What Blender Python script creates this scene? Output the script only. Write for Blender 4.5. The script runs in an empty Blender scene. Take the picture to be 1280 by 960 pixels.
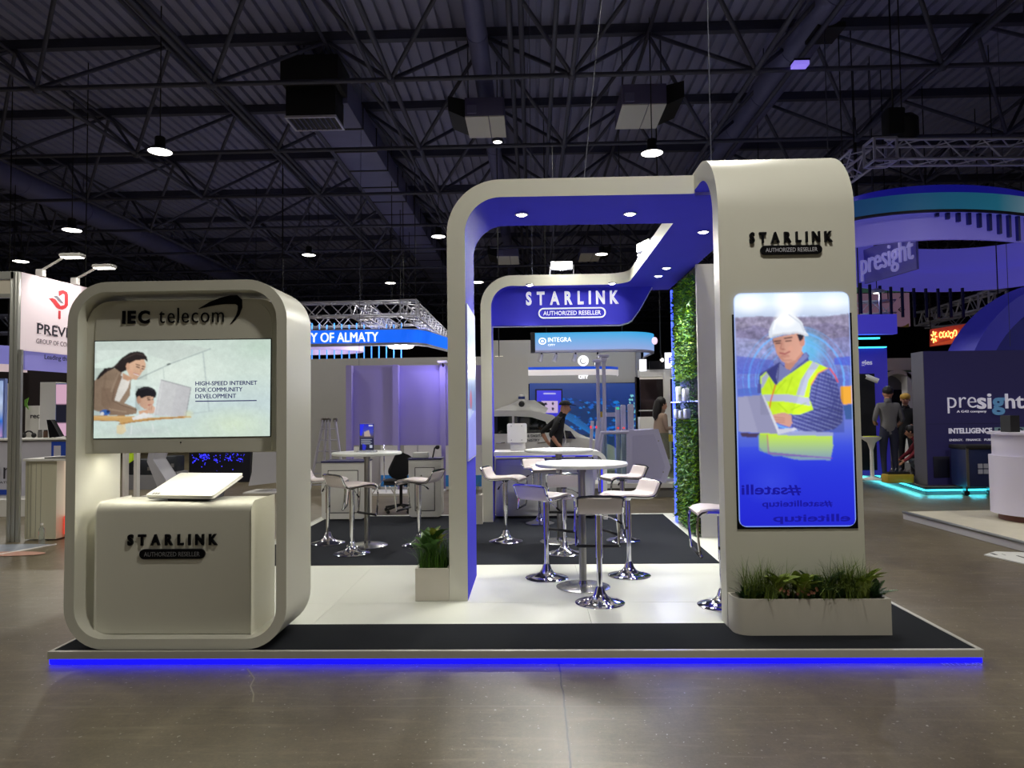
import bpy, bmesh, math, random
import numpy as np
from mathutils import Vector, Matrix

random.seed(7)
scene = bpy.context.scene
COL = scene.collection
PI = math.pi

# ------------------------------------------------------------------ camera
EYE = Vector((0, 0, 1.61))
FPX = 880.0
def _camera_axes(pitch, yaw, roll):
    fw = Vector((math.sin(-yaw) * math.cos(pitch), math.cos(yaw) * math.cos(pitch), math.sin(pitch)))
    r0 = fw.cross(Vector((0, 0, 1))).normalized()
    u0 = r0.cross(fw)
    r = r0 * math.cos(roll) + u0 * math.sin(roll)
    u = -r0 * math.sin(roll) + u0 * math.cos(roll)
    return r, u, fw
RIGHT, UP, FWD = _camera_axes(math.radians(2.332), math.radians(1.608), math.radians(-0.664))
cam_data = bpy.data.cameras.new('camera')
cam = bpy.data.objects.new('camera', cam_data)
COL.objects.link(cam)
cam_data.sensor_fit = 'HORIZONTAL'
cam_data.sensor_width = 36.0
cam_data.lens = FPX / 1280.0 * 36.0
cam_data.clip_end = 400
M = Matrix.Identity(4)
for i in range(3):
    M[i][0], M[i][1], M[i][2], M[i][3] = RIGHT[i], UP[i], -FWD[i], EYE[i]
cam.matrix_world = M
scene.camera = cam

# world and exposure
world = bpy.data.worlds.new('hall_ambient')
scene.world = world
world.use_nodes = True
world.node_tree.nodes['Background'].inputs[0].default_value = (0.55, 0.58, 0.75, 1)
world.node_tree.nodes['Background'].inputs[1].default_value = 0.02
vs = scene.view_settings
vs.view_transform = 'Standard'
vs.look = 'None'
vs.gamma = 1.0
vs.exposure = 0.0
vs.use_curve_mapping = False
try:
    scene.cycles.max_bounces = 8
    scene.cycles.sample_clamp_indirect = 6.0
except Exception:
    pass

# ------------------------------------------------------------------ measuring helpers (photo 1280x960 -> metres)
def ray(px, py):
    return RIGHT * ((px - 640) / FPX) - UP * ((py - 480) / FPX) + FWD
def AT(px, py, Y):
    d = ray(px, py); t = Y / d.y
    return Vector((d.x * t, Y, EYE.z + d.z * t))
def FL(px, py, z=0.0):
    d = ray(px, py); t = (z - EYE.z) / d.z
    return Vector((d.x * t, d.y * t, z))
def ATX(px, py, X):
    d = ray(px, py); t = X / d.x
    return Vector((X, d.y * t, EYE.z + d.z * t))

# ------------------------------------------------------------------ materials
def lin(c):
    out = []
    for v in c[:3]:
        v = v / 255.0
        out.append(v / 12.92 if v <= 0.04045 else ((v + 0.055) / 1.055) ** 2.4)
    return tuple(out) + (1.0,)
MATS = {}
def mat(name, rgb, rough=0.5, metal=0.0, emit=None, strength=0.0, var=0.0, scale=20.0, bump=0.0, spec=0.5,
        trans=0.0, alpha=1.0, island=0.0, attr=None, coat=0.0):
    if name in MATS:
        return MATS[name]
    m = bpy.data.materials.new(name)
    m.use_nodes = True
    nt = m.node_tree; N = nt.nodes; L = nt.links
    b = N['Principled BSDF']
    col = lin(rgb)
    b.inputs['Base Color'].default_value = col
    b.inputs['Roughness'].default_value = rough
    b.inputs['Metallic'].default_value = metal
    b.inputs['Specular IOR Level'].default_value = spec
    b.inputs['Transmission Weight'].default_value = trans
    b.inputs['Alpha'].default_value = alpha
    b.inputs['Coat Weight'].default_value = coat
    if var > 0 or bump > 0:
        tc = N.new('ShaderNodeTexCoord'); no = N.new('ShaderNodeTexNoise')
        no.inputs['Scale'].default_value = scale; no.inputs['Detail'].default_value = 5
        L.new(tc.outputs['Object'], no.inputs['Vector'])
        if var > 0:
            mx = N.new('ShaderNodeMix'); mx.data_type = 'RGBA'
            mx.inputs[6].default_value = tuple(v * (1 - var) for v in col[:3]) + (1,)
            mx.inputs[7].default_value = tuple(min(1, v * (1 + var)) for v in col[:3]) + (1,)
            L.new(no.outputs['Fac'], mx.inputs[0]); L.new(mx.outputs[2], b.inputs['Base Color'])
        if bump > 0:
            bp = N.new('ShaderNodeBump'); bp.inputs['Strength'].default_value = bump; bp.inputs['Distance'].default_value = 0.01
            L.new(no.outputs['Fac'], bp.inputs['Height']); L.new(bp.outputs['Normal'], b.inputs['Normal'])
    if island > 0:
        g = N.new('ShaderNodeNewGeometry'); mx = N.new('ShaderNodeMix'); mx.data_type = 'RGBA'
        mx.inputs[6].default_value = tuple(v * (1 - island) for v in col[:3]) + (1,)
        mx.inputs[7].default_value = tuple(min(1, v * (1 + island * 1.6)) for v in (col[0] * 1.15, col[1], col[2] * 0.7)) + (1,)
        L.new(g.outputs['Random Per Island'], mx.inputs[0]); L.new(mx.outputs[2], b.inputs['Base Color'])
    if emit is not None:
        b.inputs['Emission Color'].default_value = lin(emit)
        b.inputs['Emission Strength'].default_value = strength
    if attr:
        a = N.new('ShaderNodeAttribute'); a.attribute_name = attr
        b.inputs['Base Color'].default_value = (0.01, 0.01, 0.01, 1)
        L.new(a.outputs['Color'], b.inputs['Emission Color'])
        b.inputs['Emission Strength'].default_value = strength
    MATS[name] = m
    return m

white = mat('white_laminate', (226, 224, 211), 0.42, var=0.03, scale=3)
grey_white = mat('matt_white_paint', (225, 223, 218), 0.55, var=0.03, scale=4)
blue_paint = mat('violet_blue_paint', (74, 72, 214), 0.75, var=0.04, scale=3, spec=0.08)
black_acr = mat('black_acrylic', (10, 10, 16), 0.5, spec=0.15)
chrome = mat('chrome', (232, 232, 236), 0.07, 1.0)
steel = mat('brushed_steel', (150, 148, 145), 0.35, 1.0, var=0.06, scale=60)
leather = mat('white_leatherette', (226, 214, 212), 0.45, bump=0.05, scale=120)
rubber = mat('black_rubber', (18, 18, 20), 0.6)
carpet_m = mat('charcoal_carpet', (42, 44, 50), 0.95, var=0.25, scale=350, bump=0.4, spec=0.1)
carpet_f = mat('black_carpet', (36, 38, 43), 0.95, var=0.25, scale=350, bump=0.4, spec=0.1)
floor_w = mat('white_floor_panel', (234, 236, 226), 0.33, var=0.03, scale=2)
led_blue = mat('blue_led', (10, 10, 255), 0.5, emit=(8, 6, 255), strength=4.0)
led_blue2 = mat('blue_led_strip', (60, 80, 255), 0.5, emit=(60, 80, 255), strength=3.5)
led_cyan = mat('cyan_led', (80, 230, 255), 0.5, emit=(70, 225, 245), strength=1.6)
led_white = mat('lamp_lens', (255, 255, 250), 0.5, emit=(255, 250, 238), strength=6)
led_soft = mat('blue_led_soft', (40, 50, 255), 0.5, emit=(40, 40, 255), strength=1.0)
flood_lens = mat('flood_lens', (255, 255, 245), 0.5, emit=(255, 252, 240), strength=8)
steel_dark = mat('dark_painted_steel', (62, 64, 86), 0.55, var=0.15, scale=8)
deck_m = mat('dark_roof_sheet', (138, 140, 178), 0.6, var=0.2, scale=0.6)
duct_m = mat('dark_duct_sheet', (98, 100, 142), 0.45, 0.1, var=0.15, scale=3)
alu = mat('truss_aluminium', (206, 206, 220), 0.4, 0.35)
black_m = mat('matt_black', (16, 16, 18), 0.6)
white_print = mat('white_print', (245, 245, 250), 0.5, emit=(245, 245, 255), strength=0.35)
grey_wall = mat('grey_panel', (168, 166, 162), 0.6, var=0.04, scale=2)
lilac = mat('lilac_panel', (172, 164, 205), 0.5, var=0.04, scale=3)
navy = mat('navy_panel', (44, 42, 92), 0.45, var=0.05, scale=3)
soil = mat('dark_soil', (28, 24, 18), 0.95, var=0.4, scale=60)

# ------------------------------------------------------------------ object helpers
ROOT = {}
def _tag(o, label=None, cat=None, group=None, kind=None):
    if label: o['label'] = label
    if cat: o['category'] = cat
    if group: o['group'] = group
    if kind: o['kind'] = kind
    return o
def thing(name, label, cat, loc, group=None, rotz=0.0):
    o = bpy.data.objects.new(name, None)
    o.empty_display_size = 0.1
    COL.objects.link(o)
    o.location = Vector(loc); o.rotation_euler = (0, 0, rotz)
    ROOT[o.name] = Vector(loc)
    return _tag(o, label, cat, group)
def copy_tree(o, parent=None, name=None):
    c = o.copy()
    COL.objects.link(c)
    c.parent = parent
    for ch in o.children:
        copy_tree(ch, c)
    return c

class MB:
    def __init__(s):
        s.v = []; s.f = []; s.mi = []; s.sm = []
    def add(s, verts, faces, mi=0, smooth=False):
        n = len(s.v)
        s.v += [tuple(v) for v in verts]
        for f in faces:
            s.f.append([n + i for i in f]); s.mi.append(mi); s.sm.append(smooth)
        return s
    def box(s, x0, x1, y0, y1, z0, z1, mi=0):
        return s.add([(x0, y0, z0), (x1, y0, z0), (x1, y1, z0), (x0, y1, z0), (x0, y0, z1), (x1, y0, z1), (x1, y1, z1), (x0, y1, z1)],
                     [(0, 3, 2, 1), (4, 5, 6, 7), (0, 1, 5, 4), (1, 2, 6, 5), (2, 3, 7, 6), (3, 0, 4, 7)], mi)
    def obox(s, c, size, R=None, mi=0):
        R = R or Matrix.Identity(3)
        c = Vector(c); h = [d / 2 for d in size]
        vs_ = [c + R @ Vector((sx * h[0], sy * h[1], sz * h[2])) for sz in (-1, 1) for sx, sy in ((-1, -1), (1, -1), (1, 1), (-1, 1))]
        return s.add(vs_, [(0, 3, 2, 1), (4, 5, 6, 7), (0, 1, 5, 4), (1, 2, 6, 5), (2, 3, 7, 6), (3, 0, 4, 7)], mi)
    def prism(s, poly, a0, a1, axis='y', mi=0, side_mi=None, smooth=False):
        def P(u, w, a):
            return (u, a, w) if axis == 'y' else ((a, u, w) if axis == 'x' else (u, w, a))
        n = len(poly)
        vs_ = [P(u, w, a0) for u, w in poly] + [P(u, w, a1) for u, w in poly]
        s.add(vs_, [list(range(n)), list(range(2 * n - 1, n - 1, -1))], mi)
        s.add(vs_, [(i, (i + 1) % n, n + (i + 1) % n, n + i) for i in range(n)], mi if side_mi is None else side_mi, smooth)
        return s
    def ribbon(s, outer, inner, a0, a1, axis='y', closed=False, mi=0, in_mi=0, out_mi=None):
        def P(p, a):
            return (p[0], a, p[1]) if axis == 'y' else ((a, p[0], p[1]) if axis == 'x' else (p[0], p[1], a))
        n = len(outer)
        V = [P(p, a0) for p in outer] + [P(p, a0) for p in inner] + [P(p, a1) for p in outer] + [P(p, a1) for p in inner]
        O0, I0, O1, I1 = 0, n, 2 * n, 3 * n
        rng = range(n if closed else n - 1)
        nx = lambda i: (i + 1) % n
        s.add(V, [(O0 + i, O0 + nx(i), I0 + nx(i), I0 + i) for i in rng] + [(O1 + i, I1 + i, I1 + nx(i), O1 + nx(i)) for i in rng], mi)
        s.add(V, [(O0 + i, O1 + i, O1 + nx(i), O0 + nx(i)) for i in rng], mi if out_mi is None else out_mi, True)
        s.add(V, [(I0 + i, I0 + nx(i), I1 + nx(i), I1 + i) for i in rng], in_mi, True)
        if not closed:
            for e in (0, n - 1):
                s.add(V, [(O0 + e, I0 + e, I1 + e, O1 + e)], mi)
        return s
    def tube(s, pts, r, n=8, mi=0, cap=True, closed=False):
        pts = [Vector(p) for p in pts]
        k = len(pts)
        rs = r if isinstance(r, (list, tuple)) else [r] * k
        rings = []
        a = None
        for i, p in enumerate(pts):
            if closed:
                t = (pts[(i + 1) % k] - pts[i - 1])
            else:
                t = (pts[min(i + 1, k - 1)] - pts[max(i - 1, 0)])
            t = t.normalized() if t.length > 1e-9 else Vector((0, 0, 1))
            if a is None:
                a = t.cross(Vector((0, 0, 1)) if abs(t.z) < 0.9 else Vector((1, 0, 0)))
            a = a - t * a.dot(t)
            if a.length < 1e-6:
                a = t.cross(Vector((0.31, 0.87, 0.17)))
            a.normalize(); b = t.cross(a).normalized()
            rings.append([p + (a * math.cos(2 * PI * j / n) + b * math.sin(2 * PI * j / n)) * rs[i] for j in range(n)])
        V = [v for rg in rings for v in rg]
        fs = []
        for i in range(k if closed else k - 1):
            i2 = (i + 1) % k
            for j in range(n):
                fs.append((i * n + j, i2 * n + j, i2 * n + (j + 1) % n, i * n + (j + 1) % n))
        s.add(V, fs, mi, True)
        if cap and not closed:
            s.add(V, [list(range(n)), list(range((k - 1) * n + n - 1, (k - 1) * n - 1, -1))], mi)
        return s
    def lathe(s, prof, n=24, c=(0, 0, 0), mi=0, smooth=True, axis='z', sx=1.0, sy=1.0):
        V = []
        for r, h in prof:
            for j in range(n):
                a = 2 * PI * j / n
                x, y = r * math.cos(a) * sx, r * math.sin(a) * sy
                p = (x, y, h) if axis == 'z' else ((x, h, y) if axis == 'y' else (h, x, y))
                V.append((c[0] + p[0], c[1] + p[1], c[2] + p[2]))
        fs = []
        for i in range(len(prof) - 1):
            for j in range(n):
                fs.append((i * n + j, i * n + (j + 1) % n, (i + 1) * n + (j + 1) % n, (i + 1) * n + j))
        s.add(V, fs, mi, smooth)
        if prof[0][0] > 1e-5: s.add(V, [list(range(n))], mi)
        if prof[-1][0] > 1e-5: s.add(V, [list(range((len(prof) - 1) * n, len(prof) * n))], mi)
        return s
    def ball(s, c, rx, ry=None, rz=None, n=12, m=8, R=None, mi=0):
        ry = ry or rx; rz = rz or rx
        c = Vector(c); V = []
        for i in range(m + 1):
            th = PI * i / m
            for j in range(n):
                a = 2 * PI * j / n
                p = Vector((rx * math.sin(th) * math.cos(a), ry * math.sin(th) * math.sin(a), rz * math.cos(th)))
                V.append(c + (R @ p if R else p))
        fs = [(i * n + j, i * n + (j + 1) % n, (i + 1) * n + (j + 1) % n, (i + 1) * n + j) for i in range(m) for j in range(n)]
        return s.add(V, fs, mi, True)
    def xform(s, R, t=(0, 0, 0)):
        t = Vector(t)
        s.v = [tuple(R @ Vector(v) + t) for v in s.v]
        return s
    def build(s, name, mats, parent=None, label=None, cat=None, group=None, kind=None, local=False, bevel=0.0, seg=2, weld=True):
        me = bpy.data.meshes.new(name)
        mats = mats if isinstance(mats, (list, tuple)) else [mats]
        V = s.v
        off = Vector((0, 0, 0)); base = None
        if parent is not None and not local:
            off = ROOT[parent.name]
        elif parent is None and V:
            a = np.array(V); lo, hi = a.min(0), a.max(0)
            base = Vector(((lo[0] + hi[0]) / 2, (lo[1] + hi[1]) / 2, lo[2])); off = base
        me.from_pydata([(v[0] - off.x, v[1] - off.y, v[2] - off.z) for v in V], [], s.f)
        for m in mats: me.materials.append(m)
        me.polygons.foreach_set('material_index', s.mi)
        me.polygons.foreach_set('use_smooth', s.sm)
        bm = bmesh.new(); bm.from_mesh(me)
        if weld: bmesh.ops.remove_doubles(bm, verts=bm.verts, dist=1e-5)
        if bevel > 0:
            ed = [e for e in bm.edges if len(e.link_faces) == 2 and e.calc_face_angle(0) > 0.6]
            bmesh.ops.bevel(bm, geom=ed, offset=bevel, segments=seg, affect='EDGES', profile=0.5, clamp_overlap=True)
        bmesh.ops.recalc_face_normals(bm, faces=bm.faces)
        for e in bm.edges:
            if len(e.link_faces) == 2 and e.calc_face_angle(0) > 0.7: e.smooth = False
        if bevel > 0:
            for f in bm.faces: f.smooth = True
        bm.to_mesh(me); bm.free()
        o = bpy.data.objects.new(name, me)
        COL.objects.link(o)
        if parent is not None:
            o.parent = parent
            ROOT[o.name] = ROOT.get(parent.name, Vector((0, 0, 0)))
        else:
            o.location = base if base is not None else (0, 0, 0)
            ROOT[o.name] = Vector(o.location)
        return _tag(o, label, cat, group, kind)

def arc(cx, cz, r, a0, a1, n=10):
    return [(cx + r * math.cos(math.radians(a0 + (a1 - a0) * i / n)), cz + r * math.sin(math.radians(a0 + (a1 - a0) * i / n))) for i in range(n + 1)]
def rrect(x0, z0, x1, z1, r, n=8):
    rs = r if isinstance(r, (list, tuple)) else [r] * 4   # bl, br, tr, tl
    return (arc(x0 + rs[0], z0 + rs[0], rs[0], 180, 270, n) + arc(x1 - rs[1], z0 + rs[1], rs[1], 270, 360, n)
            + arc(x1 - rs[2], z1 - rs[2], rs[2], 0, 90, n) + arc(x0 + rs[3], z1 - rs[3], rs[3], 90, 180, n))

# flat or raised lettering, made from Blender's built-in font
def glyphs(txt, bold=0.0, depth=0.02):
    cu = bpy.data.curves.new('lettering', 'FONT')
    multi = bold > 0 and any(ch in 'MWmw' for ch in txt)
    cu.body = txt; cu.size = 1.0; cu.offset = 0.0 if multi else bold; cu.extrude = depth / 2; cu.resolution_u = 3
    ob = bpy.data.objects.new('lettering', cu)
    COL.objects.link(ob)
    dg = bpy.context.evaluated_depsgraph_get()
    me = bpy.data.meshes.new_from_object(ob.evaluated_get(dg))
    V = [tuple(v.co) for v in me.vertices]; F = [list(p.vertices) for p in me.polygons]
    bpy.data.objects.remove(ob); bpy.data.curves.remove(cu); bpy.data.meshes.remove(me)
    if multi:
        n = len(V)
        V = [(x - bold, y, z) for x, y, z in V] + [(x + bold, y, z + 1e-4) for x, y, z in V]
        F = F + [[i + n for i in f] for f in F]
    return V, F
def place(V, origin, ux, uz, w=None, h=None, depth=0.0, box=None):
    """map glyph x/y onto ux/uz starting at origin (bottom left), fitted to w x h metres"""
    a = np.array(V); lo, hi = a.min(0), a.max(0)
    if box is None: box = (lo[0], lo[1], hi[0], hi[1])
    kx = w / (box[2] - box[0]); ky = h / (box[3] - box[1]) if h else kx
    ux = Vector(ux).normalized(); uz = Vector(uz).normalized(); n = ux.cross(uz)
    zs = (hi[2] - lo[2]) or 1.0
    origin = Vector(origin)
    return [origin + ux * ((v[0] - box[0]) * kx) + uz * ((v[1] - box[1]) * ky) + n * ((v[2] - lo[2]) / zs * depth) for v in V]
def text(txt, name, m, parent, p0, ux, uz, w, h, depth=0.003, bold=0.0, label=None):
    V, F = glyphs(txt, bold)
    mb = MB().add(place(V, p0, ux, uz, w, h, depth), F)
    return mb.build(name, m, parent, label)
def letters(txt, name, m, parent, p0, ux, uz, w, h, depth=0.02, bold=0.0, gap=0.25):
    """each letter its own part, wide-set"""
    G = [glyphs(c, bold) for c in txt]
    cap = max(max(v[1] for v in g[0]) for g in G)
    ws = [max(v[0] for v in g[0]) - min(v[0] for v in g[0]) for g in G]
    total = sum(ws) + gap * (len(txt) - 1)
    k = w / total; x = 0.0
    ux = Vector(ux).normalized()
    for (V, F), wd in zip(G, ws):
        lo = min(v[0] for v in V)
        pv = place(V, Vector(p0) + ux * (x * k), ux, uz, wd * k, h, depth, box=(lo, 0.0, lo + wd, cap))
        MB().add(pv, F).build(name, m, parent)
        x += wd + gap
NX, PX_, PZ = Vector((-1, 0, 0)), Vector((1, 0, 0)), Vector((0, 0, 1))
# front-facing boards face the visitor (towards -Y): reading direction +X, up +Z, outward normal -Y = X x Z

def pill(name, m, parent, x0, x1, z0, z1, y, depth, rim=None):
    r = (z1 - z0) / 2 - 1e-4
    mb = MB()
    if rim:
        mb.ribbon(rrect(x0, z0, x1, z1, r), rrect(x0 + rim, z0 + rim, x1 - rim, z1 - rim, r - rim), y - depth, y, closed=True)
    else:
        mb.prism(rrect(x0, z0, x1, z1, r), y - depth, y)
    return mb.build(name, m, parent)

# painted pictures: a fine grid of coloured points
class Canvas:
    def __init__(s, w, h, x0, y0, x1, y1):
        s.w, s.h = w, h
        xs = np.linspace(x0, x1, w + 1); ys = np.linspace(y0, y1, h + 1)
        s.X, s.Y = np.meshgrid(xs, ys); s.a = np.zeros((h + 1, w + 1, 3))
    def lin3(s, c): return np.array(lin(c)[:3])
    def vgrad(s, stops):
        ys = s.Y[:, 0]; yy = [p[0] for p in stops]; cc = np.array([s.lin3(p[1]) for p in stops])
        for k in range(3): s.a[:, :, k] = np.interp(ys, yy, cc[:, k])[:, None]
    def blend(s, mask, c, alpha=1.0):
        m = (mask * alpha)[:, :, None]
        s.a = s.a * (1 - m) + s.lin3(c)[None, None] * m
    def pmask(s, pts):
        m = np.zeros_like(s.X, bool); n = len(pts)
        for i in range(n):
            (xa, ya), (xb, yb) = pts[i], pts[(i + 1) % n]
            if ya == yb: continue
            c = ((ya > s.Y) != (yb > s.Y)) & (s.X < (xb - xa) * (s.Y - ya) / (yb - ya) + xa)
            m ^= c
        return m.astype(float)
    def poly(s, pts, c, alpha=1.0): s.blend(s.pmask(pts), c, alpha)
    def ell(s, cx, cy, rx, ry, c, alpha=1.0, soft=0.0, rot=0.0):
        dx, dy = s.X - cx, s.Y - cy
        ca, sa = math.cos(rot), math.sin(rot)
        d = np.sqrt(((dx * ca + dy * sa) / rx) ** 2 + ((-dx * sa + dy * ca) / ry) ** 2)
        m = np.clip((1 - d) / soft, 0, 1) if soft > 0 else (d < 1).astype(float)
        s.blend(m, c, alpha)
    def ring(s, cx, cy, r0, r1, c, alpha=1.0):
        d = np.hypot(s.X - cx, s.Y - cy); s.blend(((d > r0) & (d < r1)).astype(float), c, alpha)
    def line(s, pts, wd, c, alpha=1.0):
        m = np.zeros_like(s.X)
        for (xa, ya), (xb, yb) in zip(pts[:-1], pts[1:]):
            L2 = (xb - xa) ** 2 + (yb - ya) ** 2 + 1e-9
            t = np.clip(((s.X - xa) * (xb - xa) + (s.Y - ya) * (yb - ya)) / L2, 0, 1)
            d = np.hypot(s.X - xa - t * (xb - xa), s.Y - ya - t * (yb - ya))
            m = np.maximum(m, np.clip(1.2 * (wd / 2 - d) + 0.5, 0, 1))
        s.blend(m, c, alpha)
    def blur(s, k=1, mask=None):
        a = s.a.copy()
        for _ in range(k):
            p = np.pad(a, ((1, 1), (0, 0), (0, 0)), 'edge'); a = (p[:-2] + 2 * p[1:-1] + p[2:]) / 4
            p = np.pad(a, ((0, 0), (1, 1), (0, 0)), 'edge'); a = (p[:, :-2] + 2 * p[:, 1:-1] + p[:, 2:]) / 4
        s.a = a if mask is None else s.a * (1 - mask[:, :, None]) + a * mask[:, :, None]
    def shade(s, pts, x0, y0, x1, y1, k0, k1):
        """multiply the picture inside a polygon by a ramp from k0 to k1"""
        m = s.pmask(pts); L2 = (x1 - x0) ** 2 + (y1 - y0) ** 2
        t = np.clip(((s.X - x0) * (x1 - x0) + (s.Y - y0) * (y1 - y0)) / L2, 0, 1)
        s.a *= (1 + m * (k0 + (k1 - k0) * t - 1))[:, :, None]
    def noise(s, amp, cell, mask=None, seed=1):
        rg = np.random.RandomState(seed)
        gh, gw = s.h // cell + 2, s.w // cell + 2
        g = rg.rand(gh, gw)
        yi = np.linspace(0, gh - 1.01, s.h + 1); xi = np.linspace(0, gw - 1.01, s.w + 1)
        y0 = yi.astype(int); x0 = xi.astype(int); fy = (yi - y0)[:, None]; fx = (xi - x0)[None]
        v = (g[y0][:, x0] * (1 - fy) * (1 - fx) + g[y0 + 1][:, x0] * fy * (1 - fx) + g[y0][:, x0 + 1] * (1 - fy) * fx + g[y0 + 1][:, x0 + 1] * fy * fx)
        k = 1 + amp * (v - 0.5) * 2
        if mask is not None: k = 1 + (k - 1) * mask
        s.a *= k[:, :, None]
    def mesh(s, name, m, parent, corners, keep=None, label=None):
        """corners: top-left, top-right, bottom-left, bottom-right in metres"""
        tl, tr, bl, br = [np.array(c) for c in corners]
        u = np.linspace(0, 1, s.w + 1)[None, :, None]; v = np.linspace(0, 1, s.h + 1)[:, None, None]
        P = (tl * (1 - u) + tr * u) * (1 - v) + (bl * (1 - u) + br * u) * v
        off = np.array(ROOT[parent.name]) if parent is not None else np.zeros(3)
        V = (P - off).reshape(-1, 3)
        W = s.w + 1
        ii, jj = np.meshgrid(np.arange(s.h), np.arange(s.w), indexing='ij')
        q = np.stack([ii * W + jj, (ii + 1) * W + jj, (ii + 1) * W + jj + 1, ii * W + jj + 1], -1).reshape(-1, 4)
        if keep is not None:
            q = q[(keep[:-1, :-1] & keep[1:, 1:] & keep[1:, :-1] & keep[:-1, 1:]).reshape(-1)]
        me = bpy.data.meshes.new(name)
        me.from_pydata(V.tolist(), [], q.tolist())
        at = me.color_attributes.new('Col', 'FLOAT_COLOR', 'POINT')
        rgba = np.concatenate([np.clip(s.a, 0, 4), np.ones(s.a.shape[:2] + (1,))], -1).reshape(-1).astype(np.float32)
        at.data.foreach_set('color', rgba)
        me.materials.append(m)
        o = bpy.data.objects.new(name, me); COL.objects.link(o)
        if parent is not None:
            o.parent = parent; ROOT[o.name] = ROOT[parent.name]
        if label: o['label'] = label
        return o
screen_m = mat('lit_picture', (0, 0, 0), 0.35, attr='Col', strength=1.0, spec=0.3)

def lamp(name, kind, loc, energy, color=(1, 1, 1), size=0.1, spot=None, blend=0.5, parent=None, target=None):
    ld = bpy.data.lights.new(name, kind)
    ld.energy = energy; ld.color = color
    if kind in ('SPOT', 'POINT'): ld.shadow_soft_size = size
    if kind == 'AREA': ld.size = size
    if spot: ld.spot_size = spot; ld.spot_blend = blend
    o = bpy.data.objects.new(name, ld); COL.objects.link(o)
    d = Vector((0, 0, -1)) if target is None else (Vector(target) - Vector(loc)).normalized()
    o.rotation_euler = d.to_track_quat('-Z', 'Y').to_euler()
    o.location = Vector(loc) - (ROOT[parent.name] if parent is not None else Vector((0, 0, 0)))
    if parent is not None: o.parent = parent
    return o

# ================================================================== THE HALL
def floor_material():
    m = bpy.data.materials.new('polished_concrete'); m.use_nodes = True
    nt = m.node_tree; N = nt.nodes; L = nt.links; b = N['Principled BSDF']
    tc = N.new('ShaderNodeTexCoord')
    def noise(scale, detail=6, rough=0.6, sx=1.0, sy=1.0):
        mp = N.new('ShaderNodeMapping'); mp.inputs['Scale'].default_value = (sx, sy, 1)
        L.new(tc.outputs['Object'], mp.inputs[0])
        n = N.new('ShaderNodeTexNoise'); n.inputs['Scale'].default_value = scale
        n.inputs['Detail'].default_value = detail; n.inputs['Roughness'].default_value = rough
        L.new(mp.outputs[0], n.inputs['Vector']); return n.outputs['Fac']
    def ramp(src, stops):
        r = N.new('ShaderNodeValToRGB'); L.new(src, r.inputs[0])
        e = r.color_ramp.elements
        while len(e) < len(stops): e.new(0.5)
        for k, (p, c) in zip(e, stops): k.position = p; k.color = c
        return r.outputs[0]
    def mix(fac, a, c, t='MIX'):
        mx = N.new('ShaderNodeMix'); mx.data_type = 'RGBA'; mx.blend_type = t
        for s_, i in ((fac, 0), (a, 6), (c, 7)):
            if isinstance(s_, (float, int)): mx.inputs[i].default_value = s_
            elif isinstance(s_, tuple): mx.inputs[i].default_value = s_
            else: L.new(s_, mx.inputs[i])
        return mx.outputs[2]
    base = ramp(noise(0.55, 8), [(0.3, lin((90, 80, 60))), (0.7, lin((120, 110, 88)))])
    fine = ramp(noise(9, 10, 0.75), [(0.3, (0.8, 0.8, 0.8, 1)), (0.7, (1.18, 1.18, 1.18, 1))])
    col = mix(1.0, base, fine, 'MULTIPLY')
    grain = ramp(noise(55, 6, 0.8), [(0.3, (0.8, 0.8, 0.8, 1)), (0.7, (1.2, 1.2, 1.2, 1))])
    col = mix(1.0, col, grain, 'MULTIPLY')
    streak = ramp(noise(14, 4, 0.6, 0.12, 1.0), [(0.55, (0, 0, 0, 1)), (0.75, (0.45, 0.45, 0.45, 1))])
    col = mix(streak, col, lin((148, 138, 114)))
    speck = ramp(noise(38, 2, 0.5), [(0.68, (0, 0, 0, 1)), (0.73, (0.8, 0.8, 0.8, 1))])
    col = mix(speck, col, lin((185, 180, 170)))
    sep = N.new('ShaderNodeSeparateXYZ'); L.new(tc.outputs['Object'], sep.inputs[0])
    wob = noise(3.0, 3)
    def joint(out, off, period, wd, wobble=0.02):
        a = N.new('ShaderNodeMath'); a.operation = 'MULTIPLY_ADD'; L.new(wob, a.inputs[0]); a.inputs[1].default_value = wobble; L.new(out, a.inputs[2])
        s0 = N.new('ShaderNodeMath'); s0.operation = 'SUBTRACT'; L.new(a.outputs[0], s0.inputs[0]); s0.inputs[1].default_value = off + wobble / 2
        p = N.new('ShaderNodeMath'); p.operation = 'PINGPONG'; L.new(s0.outputs[0], p.inputs[0]); p.inputs[1].default_value = period / 2
        c = N.new('ShaderNodeMath'); c.operation = 'LESS_THAN'; L.new(p.outputs[0], c.inputs[0]); c.inputs[1].default_value = wd
        return c.outputs[0]
    jy = joint(sep.outputs['Y'], 3.93, 6.0, 0.004, 0.012)
    jx = joint(sep.outputs['X'], FL(705, 880).x, 6.0, 0.005, 0.03)
    col = mix(jy, col, lin((118, 112, 97))); col = mix(jx, col, lin((46, 42, 38)))
    L.new(col, b.inputs['Base Color'])
    r = N.new('ShaderNodeMapRange'); L.new(noise(1.6, 8, 0.7), r.inputs[0])
    r.inputs[3].default_value = 0.28; r.inputs[4].default_value = 0.5
    L.new(r.outputs[0], b.inputs['Roughness'])
    b.inputs['Specular IOR Level'].default_value = 0.55
    return m
concrete = floor_material()
XL, XR, YB, YF, ZD = -30.0, 34.0, 58.0, -14.0, 9.9
fo = MB(); fo.box(XL, XR, YF, YB, -0.2, 0.0)
floor = fo.build('floor', concrete, kind='structure'); floor['label'] = 'polished brown grey concrete hall floor'
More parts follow.
